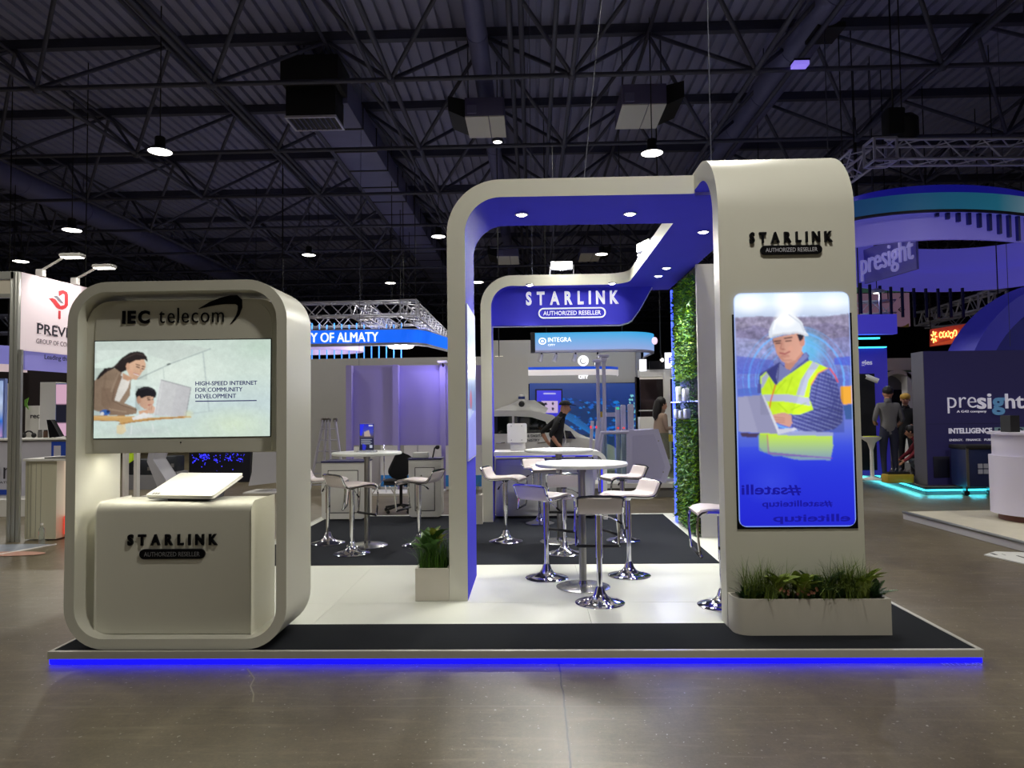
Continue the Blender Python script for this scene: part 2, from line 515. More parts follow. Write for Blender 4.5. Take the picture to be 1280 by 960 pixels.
# the floor material measures from the scene origin
for v in floor.data.vertices: v.co += floor.location
floor.location = (0, 0, 0); ROOT[floor.name] = Vector((0, 0, 0))
# long crack in the concrete in front of the platform
crack_m = mat('crack_filler', (158, 152, 132), 0.7)
cp = [FL(309, 836), FL(318, 848), FL(313, 858), FL(317, 868), FL(316, 878)]
mb = MB()
for a, b in zip(cp[:-1], cp[1:]):
    d = (b - a).normalized(); n = Vector((-d.y, d.x, 0)) * 0.004
    mb.add([a - n + PZ * .0015, a + n + PZ * .0015, b + n + PZ * .0015, b - n + PZ * .0015], [(0, 1, 2, 3)])
mb.build('crack', crack_m, floor)
text('H11-A40', 'stall_number', mat('faded_paint', (170, 170, 185), 0.6), floor, FL(1181, 832, 0.001), PX_, Vector((0, 1, 0)), 0.24, 0.05, 0.001, 0.01)

wall_m = mat('dark_hall_wall', (44, 44, 50), 0.8, var=0.15, scale=0.5)
MB().box(XL, XR, YB, YB + .3, 0, ZD).build('wall_back', wall_m, kind='structure')
MB().box(XL - .3, XL, YF, YB, 0, ZD).build('wall_left', wall_m, kind='structure')
MB().box(XR, XR + .3, YF, YB, 0, ZD).build('wall_right', wall_m, kind='structure')
MB().box(XL, XR, YF - .3, YF, 0, ZD).build('wall_front', wall_m, kind='structure')

# trapezoidal roof sheet, ribs running away from the camera
mb = MB(); per = 0.30; x = XL; prof = []
while x < XR:
    prof += [(x, ZD), (x + .19, ZD), (x + .2, ZD + .105), (x + .29, ZD + .105)]
    x += per
prof.append((XR, ZD))
n = len(prof)
mb.add([(p[0], YF, p[1]) for p in prof] + [(p[0], YB, p[1]) for p in prof], [(i, i + 1, n + i + 1, n + i) for i in range(n - 1)])
ceiling = mb.build('ceiling', deck_m, kind='structure'); ceiling['label'] = 'dark ribbed metal roof deck'

# space frame: square grid of bottom chords, top chords half a module off, four diagonals from every node
MOD, BX0, BY0, ZB, ZT = 3.46, -6.08, 13.15, 8.0, 9.72
bx = [BX0 + MOD * i for i in range(-6, 12)]; by = [BY0 + MOD * j for j in range(-3, 12)]
cyl = MB().tube([(0, 0, 0), (0, 0, 1)], 1.0, 6).build('diagonal', steel_dark, ceiling, local=True)
cyl_mesh = cyl.data; bpy.data.objects.remove(cyl)
CL = ROOT[ceiling.name]
def member(name, a, b, r, parent=ceiling, m=None):
    a, b = Vector(a) - ROOT[parent.name], Vector(b) - ROOT[parent.name]
    o = bpy.data.objects.new(name, cyl_mesh); COL.objects.link(o)
    d = b - a
    o.matrix_world = Matrix.LocRotScale(a, d.to_track_quat('Z', 'Y'), Vector((r, r, d.length)))
    o.parent = parent
    return o
for y in by: member('bottom_chord', (bx[0], y, ZB), (bx[-1], y, ZB), 0.05)
for x in bx: member('bottom_chord', (x, by[0], ZB), (x, by[-1], ZB), 0.05)
for y in by: MB().box(XL, XR, y + MOD / 2 - .08, y + MOD / 2 + .08, ZT - .02, ZD).build('purlin', steel_dark, ceiling)
for x in bx[:-1]: member('top_chord', (x + MOD / 2, by[0], ZT - .1), (x + MOD / 2, by[-1], ZT - .1), 0.04)
dg = []
for x in bx:
    for y in by:
        for sx in (-1, 1):
            for sy in (-1, 1):
                dg.append(((x, y, ZB), (x + sx * MOD / 2, y + sy * MOD / 2, ZT)))
def vis(d):
    x, y, _ = d[0]
    return (0 if (y > 9 and abs(x / y) < 0.85) else 1000) + y
dg.sort(key=vis)
for a, b in dg[:300]: member('diagonal', a, b, 0.042)
mb = MB()
for a, b in dg[300:]: mb.tube([a, b], 0.042, 5, cap=False)
mb.build('diagonal_far', steel_dark, ceiling, kind='stuff', weld=False)
mb = MB()
for x in bx:
    for y in by: mb.ball((x, y, ZB), .1, n=8, m=5)
mb.build('chord_node', steel_dark, ceiling, kind='stuff', weld=False)
# services along the frame: twin conduits and pipes
def along(px, py, z): return FL(px, py, z)
for px, py, z, r in ((205, 40, 8.35, .05), (213, 40, 8.35, .05), (642, 120, 8.9, .06), (654, 120, 8.9, .06), (455, 70, 8.2, .04), (690, 100, 8.1, .05), (1010, 60, 8.4, .05)):
    p = along(px, py, z)
    member('service_pipe', (p.x, 4, z), (p.x, 50, z), r)

def round_duct(name, p, z, r, y0, y1, label, seams=2.0):
    t = thing(name, label, 'duct', (p.x, (y0 + y1) / 2, z - r))
    MB().tube([(p.x, y0, z), (p.x, y1, z)], r, 24).build('duct_tube', duct_m, t)
    y = y0 + .5
    while y < y1:
        MB().tube([(p.x, y - .03, z), (p.x, y + .03, z)], r + .012, 24).build('joint_collar', duct_m, t)
        y += seams
    y = y0 + .5
    while y < y1:
        MB().tube([(p.x, y, z + r), (p.x, y, ZD)], .012, 5).build('hanger_rod', steel_dark, t); y += seams * 2
    return t
rd = round_duct('round_duct', FL(986, 75, 8.85), 8.85, .33, 3.5, 46, 'round dark ventilation duct above the tall white screen tower')
MB().box(5.25, 5.75, 12.6, 13.2, 8.5, 8.6).build('air_grille', black_m, rd)
round_duct('round_duct', FL(95, 260, 8.7), 8.7, .36, 5, 52, 'round blue black duct at the far left under the roof', 3.0)
round_duct('round_duct', FL(612, 150, 9.05), 9.05, .2, 4, 44, 'slim round duct running over the middle of the canopy', 3.0)
# rectangular duct with a dropped diffuser box
zb = 8.67
pl, pr_ = FL(409, 177, zb), FL(463, 177, zb)
rt = thing('rectangular_duct', 'flat rectangular sheet duct with a dropped square outlet box', 'duct', ((pl.x + pr_.x) / 2, 20, zb))
MB().box(pl.x, pr_.x, 15.6, 46, zb, zb + .6).build('duct_run', duct_m, rt, bevel=.01)
y = 17.0
while y < 44:
    MB().box(pl.x - .02, pr_.x + .02, y, y + .06, zb - .02, zb + .62).build('flange', black_m, rt); y += 1.5
MB().box(pl.x - .12, pl.x + .0, 15.6, 46, zb - .02, zb + .05).build('edge_angle', steel_dark, rt)
a, b = AT(350, 103, 14.8), AT(422, 67, 14.8)
MB().box(a.x, b.x, 14.8, 15.8, a.z, b.z).build('plenum_box', black_m, rt, bevel=.01)
a, b = AT(357, 148, 15.0), AT(419, 104, 15.0)
MB().box(a.x, b.x, 15.0, 15.7, a.z + .03, b.z).build('outlet_box', black_m, rt, bevel=.01)
o = MB().ribbon([(a.x - .02, 14.98), (b.x + .02, 14.98), (b.x + .02, 15.72), (a.x - .02, 15.72)], [(a.x + .02, 15.02), (b.x - .02, 15.02), (b.x - .02, 15.68), (a.x + .02, 15.68)], a.z, a.z + .05, 'z', True).build('outlet_rim', alu, rt)
for k in range(9):
    xx = a.x + .03 + k * (b.x - a.x - .06) / 9
    MB().box(xx, xx + .015, 15.02, 15.68, a.z + .005, a.z + .03).build('grille_blade', duct_m, rt)
MB().tube([(a.x + .3, 15.3, b.z), (a.x + .3, 15.3, ZD)], .015, 5).build('hanger_rod', steel_dark, rt)

# ceiling heater units
def heater(name, px0, px1, pyt, pyf, pyb, Y0, Y1, label, mirror):
    a, b = AT(px0, pyf, Y0), AT(px1, pyt, Y0)
    t = thing(name, label, 'heater', ((a.x + b.x) / 2, (Y0 + Y1) / 2, a.z), 'ceiling heaters above the canopy')
    MB().box(a.x, b.x, Y0, Y1, a.z + .02, b.z).build('casing', mat('heater_casing', (95, 92, 130), 0.5), t, bevel=.01)
    mid = (a.x + b.x) / 2 + .1 * (b.x - a.x)
    for q0, q1 in ((a.x, mid - .01), (mid + .01, b.x)):
        MB().box(q0, q1, Y0 + .02, Y1, a.z, a.z + .02).build('bottom_panel', mat('heater_panel', (215, 215, 212), 0.5), t)
    s = 1 if mirror else -1
    ex = b.x if mirror else a.x
    mb = MB(); w0, w1 = (a.z, b.z), (a.z + .1, b.z - .02)
    mb.add([(ex, Y0 + .1, a.z + .02), (ex, Y1 - .1, a.z + .02), (ex, Y1 - .1, b.z), (ex, Y0 + .1, b.z),
            (ex + s * .35, Y0 - .1, a.z + .1), (ex + s * .35, Y1 - .3, a.z + .1), (ex + s * .35, Y1 - .3, b.z), (ex + s * .35, Y0 - .1, b.z)],
           [(0, 1, 2, 3), (4, 5, 6, 7), (0, 1, 5, 4), (1, 2, 6, 5), (2, 3, 7, 6), (3, 0, 4, 7)])
    mb.build('air_hood', black_m, t)
    MB().box(a.x + .05, a.x + .25, Y0 - .05, Y0, a.z + .06, a.z + .24).build('control_box', mat('control_grey', (110, 108, 150), .5), t)
    for xx in (a.x + .05, b.x - .05):
        MB().tube([(xx, Y0 + .3, b.z), (xx, Y0 + .3, ZD)], .015, 5).build('hanger_rod', steel_dark, t)
heater('ceiling_heater', 581, 630, 121, 146, 172, 15.0, 16.2, 'ceiling heater with two pale panels above the left canopy curve', False)
heater('ceiling_heater', 778, 833, 104, 131, 162, 14.7, 16.0, 'ceiling heater with large pale panel nearest the screen tower', True)
heater('ceiling_heater', 621, 648, 307, 321, 332, 27.0, 28.5, 'small dim ceiling heater seen through the canopy opening at left', False)
heater('ceiling_heater', 726, 752, 306, 317, 324, 27.0, 28.5, 'dim ceiling heater seen through the canopy opening beside a lamp', True)

# high bay lamps
def bay_lamp(loc, label, energy=420.0, r=.25, seen=True):
    t = thing('high_bay_lamp', label, 'lamp', loc, 'high bay lamps under the roof')
    x, y, z = loc
    MB().lathe([(.09, z + .30), (.10, z + .28), (.10, z + .12), (.07, z + .10)], 16, (x, y, 0)).build('driver_housing', black_m, t)
    MB().lathe([(.07, z + .11), (.13, z + .07), (r, z + .012), (r, z), (r - .015, z), (.1, z + .05), (.07, z + .09)], 24, (x, y, 0)).build('reflector', steel_dark, t)
    MB().lathe([(r - .018, z + .008), (r - .05, z - .004), (.0, z - .012)], 24, (x, y, 0)).build('lens', led_white, t)
    MB().tube([(x, y, z + .3), (x, y, ZD)], .012, 5).build('cable', black_m, t)
    lamp('high_bay_light', 'SPOT', (x, y, z - .03), energy, (1.0, .965, .86), .2, 2.7, .6, t)
seen = [(200, 190, 13.7, 'bright round high bay lamp at upper left over the left kiosk'),
        (815, 192, 14.6, 'bright round high bay lamp just above the canopy beam'),
        (90, 288, 17.6, 'round high bay lamp left, under the round blue black duct'),
        (386, 319, 24.0, 'small round high bay lamp above the truss behind the kiosk'),
        (548, 296, 23.0, 'round high bay lamp beside the left canopy curve'),
        (26, 327, 22.0, 'round high bay lamp at the far left over the pink banner'),
        (488, 354, 31.0, 'tiny far high bay lamp above the aluminium truss'),
        (752, 318, 26.0, 'round high bay lamp seen through the canopy opening'),
        (597, 353, 27.0, 'round high bay lamp half hidden between the two canopy columns'),
        (622, 178, 16.3, 'small violet lit round lamp under the left ceiling heater')]
for px, py, Y, lb in seen:
    p = AT(px, py, Y)
    bay_lamp(p, lb, 800, .25 if Y != 16.3 else .12)
# unseen lamps, added out of view to light the stand and its neighbours
for x, y in ((1.3, 2.5), (2.6, -6.0), (-11.0, -3.0), (-11.0, 5.0), (11.0, -3.0), (7.2, 7.0), (-5.5, 6.3), (2.6, 8.0)):
        bay_lamp((x, y, 6.7), 'added round high bay lamp over the aisle outside the picture', 800 if y == 2.5 else (450 if y in (6.3, 8.0) else 650))
for x, y in ((15.0, 11.0), (24.0, 20.0), (-16.0, 9.0)):  # unseen side lamps, added to brighten the outer stands
        bay_lamp((x, y, 6.9), 'added round high bay lamp over the side stands outside the picture', 1000)
# emergency light
p = AT(1000, 81, 13.0)
t = thing('emergency_light', 'small violet white emergency light box under the roof chord', 'light', p)
MB().box(p.x - .14, p.x + .14, 12.9, 13.1, p.z - .04, p.z + .04).build('diffuser', mat('violet_diffuser', (190, 180, 250), .5, emit=(140, 120, 240), strength=.9), t, bevel=.01)
MB().box(p.x - .15, p.x + .15, 12.89, 13.11, p.z + .04, p.z + .07).build('back_plate', black_m, t)
MB().tube([(p.x, 13.0, p.z + .07), (p.x, 13.0, 8.0)], .012, 5).build('stem', black_m, t)

# ================================================================== THE MAIN STAND
PXL, PXR, PYF, PYB, PZT = -3.18, 2.82, 4.57, 10.68, 0.08
pt = thing('stand_platform', 'low white platform with blue light glowing under its front edge', 'platform', (-.18, 7.6, 0))
MB().box(PXL + .04, PXR - .04, PYF + .04, PYB - .04, 0, .068).build('plinth', mat('plinth_board', (120, 120, 125), .6), pt)
MB().box(PXL, PXR, PYF, PYF + .03, .038, PZT + .006).build('edge_trim', mat('edge_trim_alu', (205, 203, 192), .35, .2), pt)
MB().box(PXL, PXL + .02, PYF + .03, PYB, .038, PZT + .006).build('edge_trim', mat('edge_trim_alu', 0), pt)
MB().box(PXR - .03, PXR, PYF + .03, PYB, .038, PZT + .006).build('edge_trim', mat('edge_trim_alu', 0), pt)
MB().box(PXL + .005, PXR - .005, PYF + .015, PYF + .04, .002, .038).build('led_strip', led_blue, pt, 'bright blue light strip')
xs = [PXL + .02, -1.62, FL(736, 767, .08).x, 2.33]; ys = [5.17, 5.74, 7.3, 8.9, PYB]
for i in range(3):
    for j in range(4):
        MB().box(xs[i] + .0015, xs[i + 1] - .0015, ys[j] + .0015, ys[j + 1] - .0015, .068, PZT).build('floor_panel', floor_w, pt)
MB().prism([(PXL + .02, PYF + .03), (PXR - .03, PYF + .03), (PXR - .03, PYB), (2.333, PYB), (2.333, 5.167), (PXL + .02, 5.167)], .068, PZT + .002, 'z').build(
    'front_carpet', carpet_f, None, 'black carpet strip along the front edge of the platform', 'carpet')
MB().prism([(-3.05, 7.16), (1.86, 7.16), (1.915, 10.55), (-3.05, 10.55)], PZT, PZT + .006, 'z').build(
    'inner_carpet', carpet_m, None, 'charcoal carpet under the bar tables inside the stand', 'carpet')

# ---- left display kiosk
KX0, KX1, KZ0, KZ1, KY0, KY1 = -3.11, -1.625, .083, 2.52, 4.62, 5.13
kt = thing('display_kiosk', 'white rounded ring kiosk with header screen at the left of the stand', 'kiosk', (-2.37, 4.87, .083))
th = .068
MB().ribbon(rrect(KX0, KZ0, KX1, KZ1, .27, 10), rrect(KX0 + th, KZ0 + th, KX1 - th, KZ1 - th, .2, 10), KY0, KY1, closed=True).build('frame_ring', white, kt)
HX0, HX1, HZ0, HZ1, HY = KX0 + th, KX1 - th, 1.365, 2.405, 4.72
MB().prism(rrect(HX0, HZ0, HX1, HZ1, [.004, .004, .17, .17], 8), HY, 5.08).build('header_box', white, kt)
sa, sb, sc, sd = AT(119, 427, HY - .012), AT(338.5, 424, HY - .012), AT(117, 548, HY - .012), AT(337.5, 545, HY - .012)
MB().prism(rrect(HX0 + .065, HZ0 + .004, HX1 - .065, HZ1 - .012, [.01, .01, .16, .16], 8), HY - .008, HY).build('header_panel', white, kt)
scr = MB().prism([(sc.x - .006, sc.z - .006), (sd.x + .006, sd.z - .006), (sb.x + .006, sb.z + .006), (sa.x - .006, sa.z + .006)], HY - .011, HY - .006).build('screen', black_acr, kt, 'wide lit screen showing a woman and child at a laptop')
for ch, a, b in (('IEC', (153.2, 404), (187.6, 388)),):
    p, q = AT(a[0], a[1], HY - .01), AT(b[0], b[1], HY - .01)
    letters(ch, 'letter', black_acr, kt, p, PX_, PZ, q.x - p.x, q.z - p.z, .007, .045, .14)
p, q = AT(199, 404, HY - .01), AT(280, 384, HY - .01)
letters('telecom', 'letter', black_acr, kt, p, PX_, PZ, q.x - p.x, q.z - p.z, .007, -.008, .16)
sw = [(795, 275), (840, 248), (880, 232), (920, 222), (950, 221), (968, 238), (969, 270), (957, 300), (941, 321), (922, 336), (935, 318), (946, 300), (952, 280), (952, 263), (942, 256), (900, 256), (860, 261)]
sw = [AT(x / 3.2, 300 + y / 3.2, HY - .01) for x, y in sw]
MB().prism([(v.x, v.z) for v in sw], HY - .016, HY - .008).build('logo_swoosh', black_acr, kt, 'black curved swoosh over the lettering')
p = AT(226, 553, HY - .008)
MB().lathe([(.005, HY - .0085), (.005, HY - .011), (0, HY - .011)], 10, (p.x, 0, p.z), axis='y').build('sensor_dot', black_acr, kt)
MB().box(HX0 + .06, HX1 - .06, 4.86, 4.9, HZ0 - .004, HZ0).build('led_strip', mat('warm_led', (255, 250, 225), .5, emit=(255, 248, 220), strength=1.5), kt)
ld = lamp('kiosk_light', 'AREA', (-2.37, 4.88, HZ0 - .02), 3.2, (1, .97, .82), .3, parent=kt)
ld.data.shape = 'RECTANGLE'; ld.data.size = 1.2; ld.data.size_y = .05
# picture on the kiosk screen
cv = Canvas(300, 168, 45, 80, 1220, 735)
cv.vgrad([(80, (206, 222, 212)), (300, (214, 230, 220)), (500, (204, 222, 222)), (735, (206, 224, 212))])
cv.ell(600, 330, 420, 260, (236, 246, 236), .8, 1.0); cv.ell(980, 650, 300, 130, (222, 238, 205), .7, 1.0); cv.ell(1150, 130, 220, 120, (190, 214, 196), .7, 1.0)
cv.poly([(45, 85), (560, 80), (800, 140), (560, 225), (330, 150), (150, 200), (45, 230)], (200, 210, 204), .6)
cv.line([(330, 340), (560, 235), (820, 140)], 9, (160, 172, 172), .7); cv.line([(770, 165), (815, 560)], 9, (168, 182, 184), .6); cv.line([(505, 260), (512, 340)], 8, (190, 204, 198), .6)
cv.line([(690, 578), (840, 560)], 8, (186, 200, 200), .6); cv.line([(535, 243), (550, 238)], 12, (90, 100, 100), .9)
cv.poly([(45, 345), (100, 300), (165, 262), (215, 270), (240, 300), (292, 345), (285, 450), (250, 500), (330, 535), (330, 560), (240, 585), (150, 580), (95, 560), (45, 545)], (152, 130, 110))
cv.poly([(230, 290), (288, 338), (270, 400), (215, 490), (180, 480), (200, 370)], (226, 222, 214))
cv.poly([(195, 290), (232, 320), (205, 400), (180, 485), (150, 470), (175, 380)], (140, 116, 97))
cv.poly([(235, 295), (310, 335), (270, 350), (235, 335)], (208, 164, 134))
cv.poly([(60, 330), (78, 300), (112, 262), (170, 255), (230, 190), (280, 158), (330, 149), (370, 160), (396, 190), (400, 225), (380, 205), (320, 214), (285, 240), (262, 278), (222, 292), (180, 262), (130, 285), (95, 315), (65, 340)], (44, 37, 38))
cv.poly([(262, 240), (320, 212), (378, 206), (390, 245), (384, 270), (366, 288), (345, 322), (325, 344), (300, 338), (277, 312), (258, 272)], (224, 182, 152))
cv.ell(268, 252, 12, 24, (214, 168, 140)); cv.line([(322, 238), (348, 246)], 6, (60, 40, 36)); cv.line([(364, 252), (382, 256)], 6, (60, 40, 36))
cv.line([(326, 254), (346, 262)], 7, (70, 50, 46)); cv.line([(362, 268), (376, 272)], 6, (70, 50, 46)); cv.line([(352, 270), (356, 290)], 5, (198, 148, 122))
cv.line([(310, 300), (340, 312)], 9, (250, 240, 236)); cv.line([(306, 297), (343, 309)], 4, (190, 90, 90)); cv.ell(290, 290, 20, 18, (232, 160, 140), .4, 1)
cv.poly([(95, 395), (180, 400), (165, 480), (230, 510), (335, 545), (330, 572), (240, 585), (140, 572), (92, 500)], (142, 119, 100)); cv.line([(165, 480), (235, 515), (330, 548)], 5, (108, 88, 74)); cv.line([(180, 405), (166, 480)], 5, (110, 90, 76))
cv.ell(120, 562, 34, 20, (60, 110, 190)); cv.ell(100, 570, 12, 14, (240, 240, 245)); cv.ell(140, 555, 12, 10, (40, 60, 110))
cv.poly([(345, 555), (410, 545), (425, 565), (350, 590)], (214, 170, 140))
cv.ell(392, 440, 70, 50, (34, 32, 38)); cv.poly([(322, 440), (345, 520), (352, 470), (400, 440), (440, 450), (460, 440), (458, 470), (430, 400), (340, 400)], (34, 32, 38))
cv.poly([(360, 470), (400, 455), (442, 460), (446, 500), (428, 535), (385, 545), (350, 515)], (214, 172, 146)); cv.ell(345, 480, 15, 26, (206, 160, 134))
cv.line([(402, 468), (420, 466)], 6, (50, 36, 36)); cv.line([(404, 480), (420, 480)], 6, (56, 40, 40)); cv.line([(434, 478), (444, 478)], 5, (56, 40, 40)); cv.line([(408, 515), (428, 514)], 6, (176, 96, 90))
cv.ell(428, 545, 28, 30, (216, 176, 152)); cv.line([(418, 522), (415, 548)], 5, (186, 140, 116)); cv.line([(432, 520), (430, 550)], 5, (186, 140, 116))
cv.poly([(490, 345), (692, 402), (660, 598), (448, 585)], (206, 207, 208)); cv.poly([(600, 376), (692, 402), (660, 598), (560, 592)], (196, 196, 199), .7); cv.line([(490, 345), (692, 402), (660, 598)], 5, (150, 152, 156))
cv.line([(448, 585), (490, 345)], 4, (232, 236, 236))
cv.poly([(45, 580), (290, 588), (440, 600), (690, 592), (700, 604), (500, 614), (300, 632), (230, 646), (212, 618), (45, 614)], (206, 164, 104)); cv.line([(215, 640), (440, 612), (640, 600)], 6, (170, 122, 70)); cv.line([(45, 614), (215, 620)], 5, (160, 116, 70))
cv.poly([(300, 600), (380, 566), (450, 590), (420, 600), (310, 615)], (232, 232, 230))
cv.ell(320, 690, 280, 48, (198, 208, 206), .7, .7); cv.poly([(198, 650), (258, 642), (262, 690), (235, 712), (202, 705)], (226, 206, 160), .8); cv.line([(300, 650), (296, 710)], 10, (224, 232, 230), .8); cv.line([(440, 640), (442, 700)], 8, (224, 232, 230), .8)
cv.ell(680, 580, 40, 34, (224, 226, 180), .6, .8); cv.shade([(45, 260), (300, 260), (330, 590), (45, 590)], 60, 0, 330, 0, .72, 1.12)
cv.shade([(60, 140), (400, 140), (400, 345), (60, 345)], 280, 150, 330, 345, 1.15, .8)
cv.shade([(320, 385), (460, 385), (460, 550), (320, 550)], 330, 0, 460, 0, .75, 1.1)
cv.line([(120, 300), (110, 400), (150, 500)], 14, (120, 100, 84), .5); cv.line([(205, 300), (160, 420)], 12, (170, 150, 130), .5); cv.line([(150, 540), (260, 560)], 10, (172, 150, 128), .6)
cv.line([(240, 200), (320, 165), (385, 180)], 6, (96, 82, 78), .5); cv.line([(130, 272), (200, 240)], 6, (84, 70, 68), .5); cv.line([(350, 410), (400, 398), (440, 415)], 6, (74, 70, 78), .6)
cv.line([(500, 360), (470, 570)], 10, (222, 224, 224), .6); cv.line([(45, 588), (290, 596)], 4, (232, 200, 150), .8)
for k in range(14): cv.line([(70 + 90 * k, 640 + 6 * (k % 4)), (70 + 90 * k + 40, 725)], 10, (222, 232, 228), .25)
cv.blur(1); cv.noise(.05, 6); cv.noise(.04, 2, None, 5)
cv.a *= .93
d_ = Vector((0, -.0015, 0))
cv.mesh('picture', screen_m, scr, (sa + d_, sb + d_, sc + d_, sd + d_))
ink = mat('navy_print', (50, 52, 112), .5, emit=(52, 54, 112), strength=.6)
Zk = lambda zx, zy: AT(110 + zx / 5.333, 410 + zy / 5.333, HY - .016)
for tx, (x0, y0, x1, y1) in (('HIGH-SPEED INTERNET', (716, 384, 1128, 356)), ('FOR COMMUNITY', (716, 427, 1030, 398)), ('DEVELOPMENT', (716, 470, 988, 441))):
    p, q = Zk(x0, y0), Zk(x1, y1)
    text(tx, 'caption', ink, scr, p, PX_, PZ, q.x - p.x, Zk(x0, y1).z - p.z, .001, .018)
p, q = Zk(716, 492), Zk(1124, 486)
MB().box(p.x, q.x, HY - .017, HY - .016, p.z, p.z + .007).build('caption_rule', ink, scr)

# ---- counter inside the kiosk
ct = thing('display_counter', 'white counter with rounded edges and dark lettering inside the ring kiosk', 'counter', (-2.42, 4.92, .152))
CY = 4.71
prof = [(5.12, .152)] + [(CY, .152)] + arc(CY + .06, .965 - .0, .06, 180, 90, 6) + [(5.12, 1.025)]
mb = MB().prism(prof, -2.955, -1.89, 'x', smooth=False)
mb.build('counter_body', white, ct, bevel=.012)
p, q = AT(160.5, 681, CY), AT(272.5, 667, CY)
letters('STARLINK', 'letter', black_acr, ct, (p.x, CY, p.z), PX_, PZ, q.x - p.x, q.z - p.z, .016, .035, .42)
p, q = AT(175.3, 698.5, CY), AT(257, 685.8, CY)
pl_ = pill('name_plate', black_acr, ct, p.x, q.x, p.z, q.z, CY, .014)
w = q.x - p.x; h = q.z - p.z
text('AUTHORIZED RESELLER', 'plate_text', mat('plate_text_grey', (130, 130, 134), .5), pl_, (p.x + w * .075, CY - .0145, p.z + h * .27), PX_, PZ, w * .85, h * .46, .001)

# ---- flat satellite antenna on the counter
c0 = Vector((-2.405, 4.985, 1.118))
Rz = Matrix.Rotation(math.radians(-10), 3, 'Z') @ Matrix.Rotation(math.radians(18.5), 3, 'X')
dt = thing('satellite_antenna', 'white flat tilted antenna panel lying on the kiosk counter', 'antenna', (c0.x, c0.y, 1.026))
mb = MB().prism(rrect(-.258, -.19, .258, .19, .015, 4), -.012, .012, 'z'); mb.xform(Rz, c0)
mb.build('antenna_panel', mat('antenna_white', (244, 243, 236), .3), dt, bevel=.004)
mb = MB().prism(rrect(-.254, -.186, .254, .186, .015, 4), -.02, -.012, 'z'); mb.xform(Rz, c0)
mb.build('back_shell', mat('antenna_grey', (86, 86, 96), .4), dt)
MB().add([(c0.x - .13, 4.85, 1.026), (c0.x + .15, 4.85, 1.026), (c0.x + .15, 5.1, 1.026), (c0.x - .13, 5.1, 1.026)] + [tuple(Rz @ Vector(v) + c0) for v in ((-.16, -.12, -.02), (.16, -.12, -.02), (.16, .12, -.02), (-.16, .12, -.02))],
         [(0, 1, 2, 3), (4, 5, 6, 7), (0, 1, 5, 4), (1, 2, 6, 5), (2, 3, 7, 6), (3, 0, 4, 7)]).build('foot_wedge', mat('antenna_grey', 0), dt)
mb = MB()
for k in range(3):
    mb.obox((-.215 + .02 * k, -.165, .0126), (.014, .022, .0006))
mb.box(-.235, -.15, -.18, -.178, .0122, .0128); mb.xform(Rz, c0)
mb.build('panel_print', mat('print_grey', (120, 120, 116), .5), dt)

# ---- canopy: front arch, right-hand roof, rear arch with sign
AX0, AX1, AY0, AY1, ZS, ZR = -.692, 1.37, 5.79, 6.70, 3.40, 3.555
RY0, RY1 = 9.9, 10.42
cn = thing('stand_canopy', 'white and violet blue rounded canopy with two arches and a lettered rear fascia', 'canopy', (.6, 8.0, .08))
tk = .15
Ro = .45
out = [(AX0, .08)] + arc(AX0 + Ro, ZR - Ro, Ro, 180, 90, 14) + [(AX1, ZR)]
inn = [(AX0 + tk, .08)] + arc(AX0 + Ro, ZR - Ro, Ro - tk, 180, 90, 14) + [(AX1, ZS)]
MB().ribbon(out, inn, AY0, AY1, in_mi=1).build('front_arch', [white, blue_paint], cn)
outr = [(AX0 - .02, .0865)] + arc(AX0 - .02 + Ro, ZR - Ro, Ro, 180, 90, 14) + [(-.1, ZR)]
innr = [(AX0 - .02 + tk, .0865)] + arc(AX0 - .02 + Ro, ZR - Ro, Ro - tk, 180, 90, 14) + [(-.1, ZS)]
MB().ribbon(outr, innr, RY0, RY1, in_mi=1).build('rear_arch', [white, blue_paint], cn)
fil = arc(1.37 - .3, 9.6, .3, 0, 90, 8)
poly = [(1.37, 5.832)] + fil + [(-.1, RY0), (-.1, RY1), (2.045, RY1), (2.045, 5.832)]
mb = MB()
n = len(poly)
Vt = [(u, v, ZS) for u, v in poly] + [(u, v, ZR) for u, v in poly]
mb.add(Vt, [list(range(n))], 1); mb.add(Vt, [list(range(n, 2 * n))], 0); mb.add(Vt, [(i, (i + 1) % n, n + (i + 1) % n, n + i) for i in range(n)], 0)
mb.build('roof_slab', [white, blue_paint], cn)
# rear fascia with sign
FY = 10.12
fa = [AT(x, y, FY) for x, y in ((613, 352), (615.5, 407.5), (775, 405.5), (790, 399.5), (799, 387), (815, 353))]
fp = [(v.x, v.z) for v in fa]
fp = [(fp[0][0], ZS)] + fp[1:3] + [((fp[2][0] * .3 + fp[3][0] * .7), (fp[2][1] * .35 + fp[3][1] * .65) - .01)] + fp[3:5] + [(fp[5][0], ZS)]
MB().prism(fp, FY, FY + .06).build('sign_fascia', blue_paint, cn, 'violet blue fascia board with white lettering')
mb = MB()
mb.tube([(x, FY + .03, z - .008) for x, z in fp[1:]], .014, 6)
mb.build('fascia_trim', mat('trim_white', (235, 235, 240), .4), cn)
p, q = AT(657.5, 381, FY), AT(773, 364.5, FY)
letters('STARLINK', 'sign_letter', white_print, cn, (p.x, FY, p.z), PX_, PZ, q.x - p.x, AT(657.5, 365, FY).z - p.z, .03, .035, .42)
p, q = AT(673, 398.5, FY), AT(757, 384, FY)
pill('sign_outline', white_print, cn, p.x, q.x, p.z, q.z, FY, .025, .018)
text('AUTHORIZED RESELLER', 'sign_text', white_print, cn, (p.x + .07, FY - .01, p.z + .045), PX_, PZ, q.x - p.x - .14, q.z - p.z - .09, .01, .01)
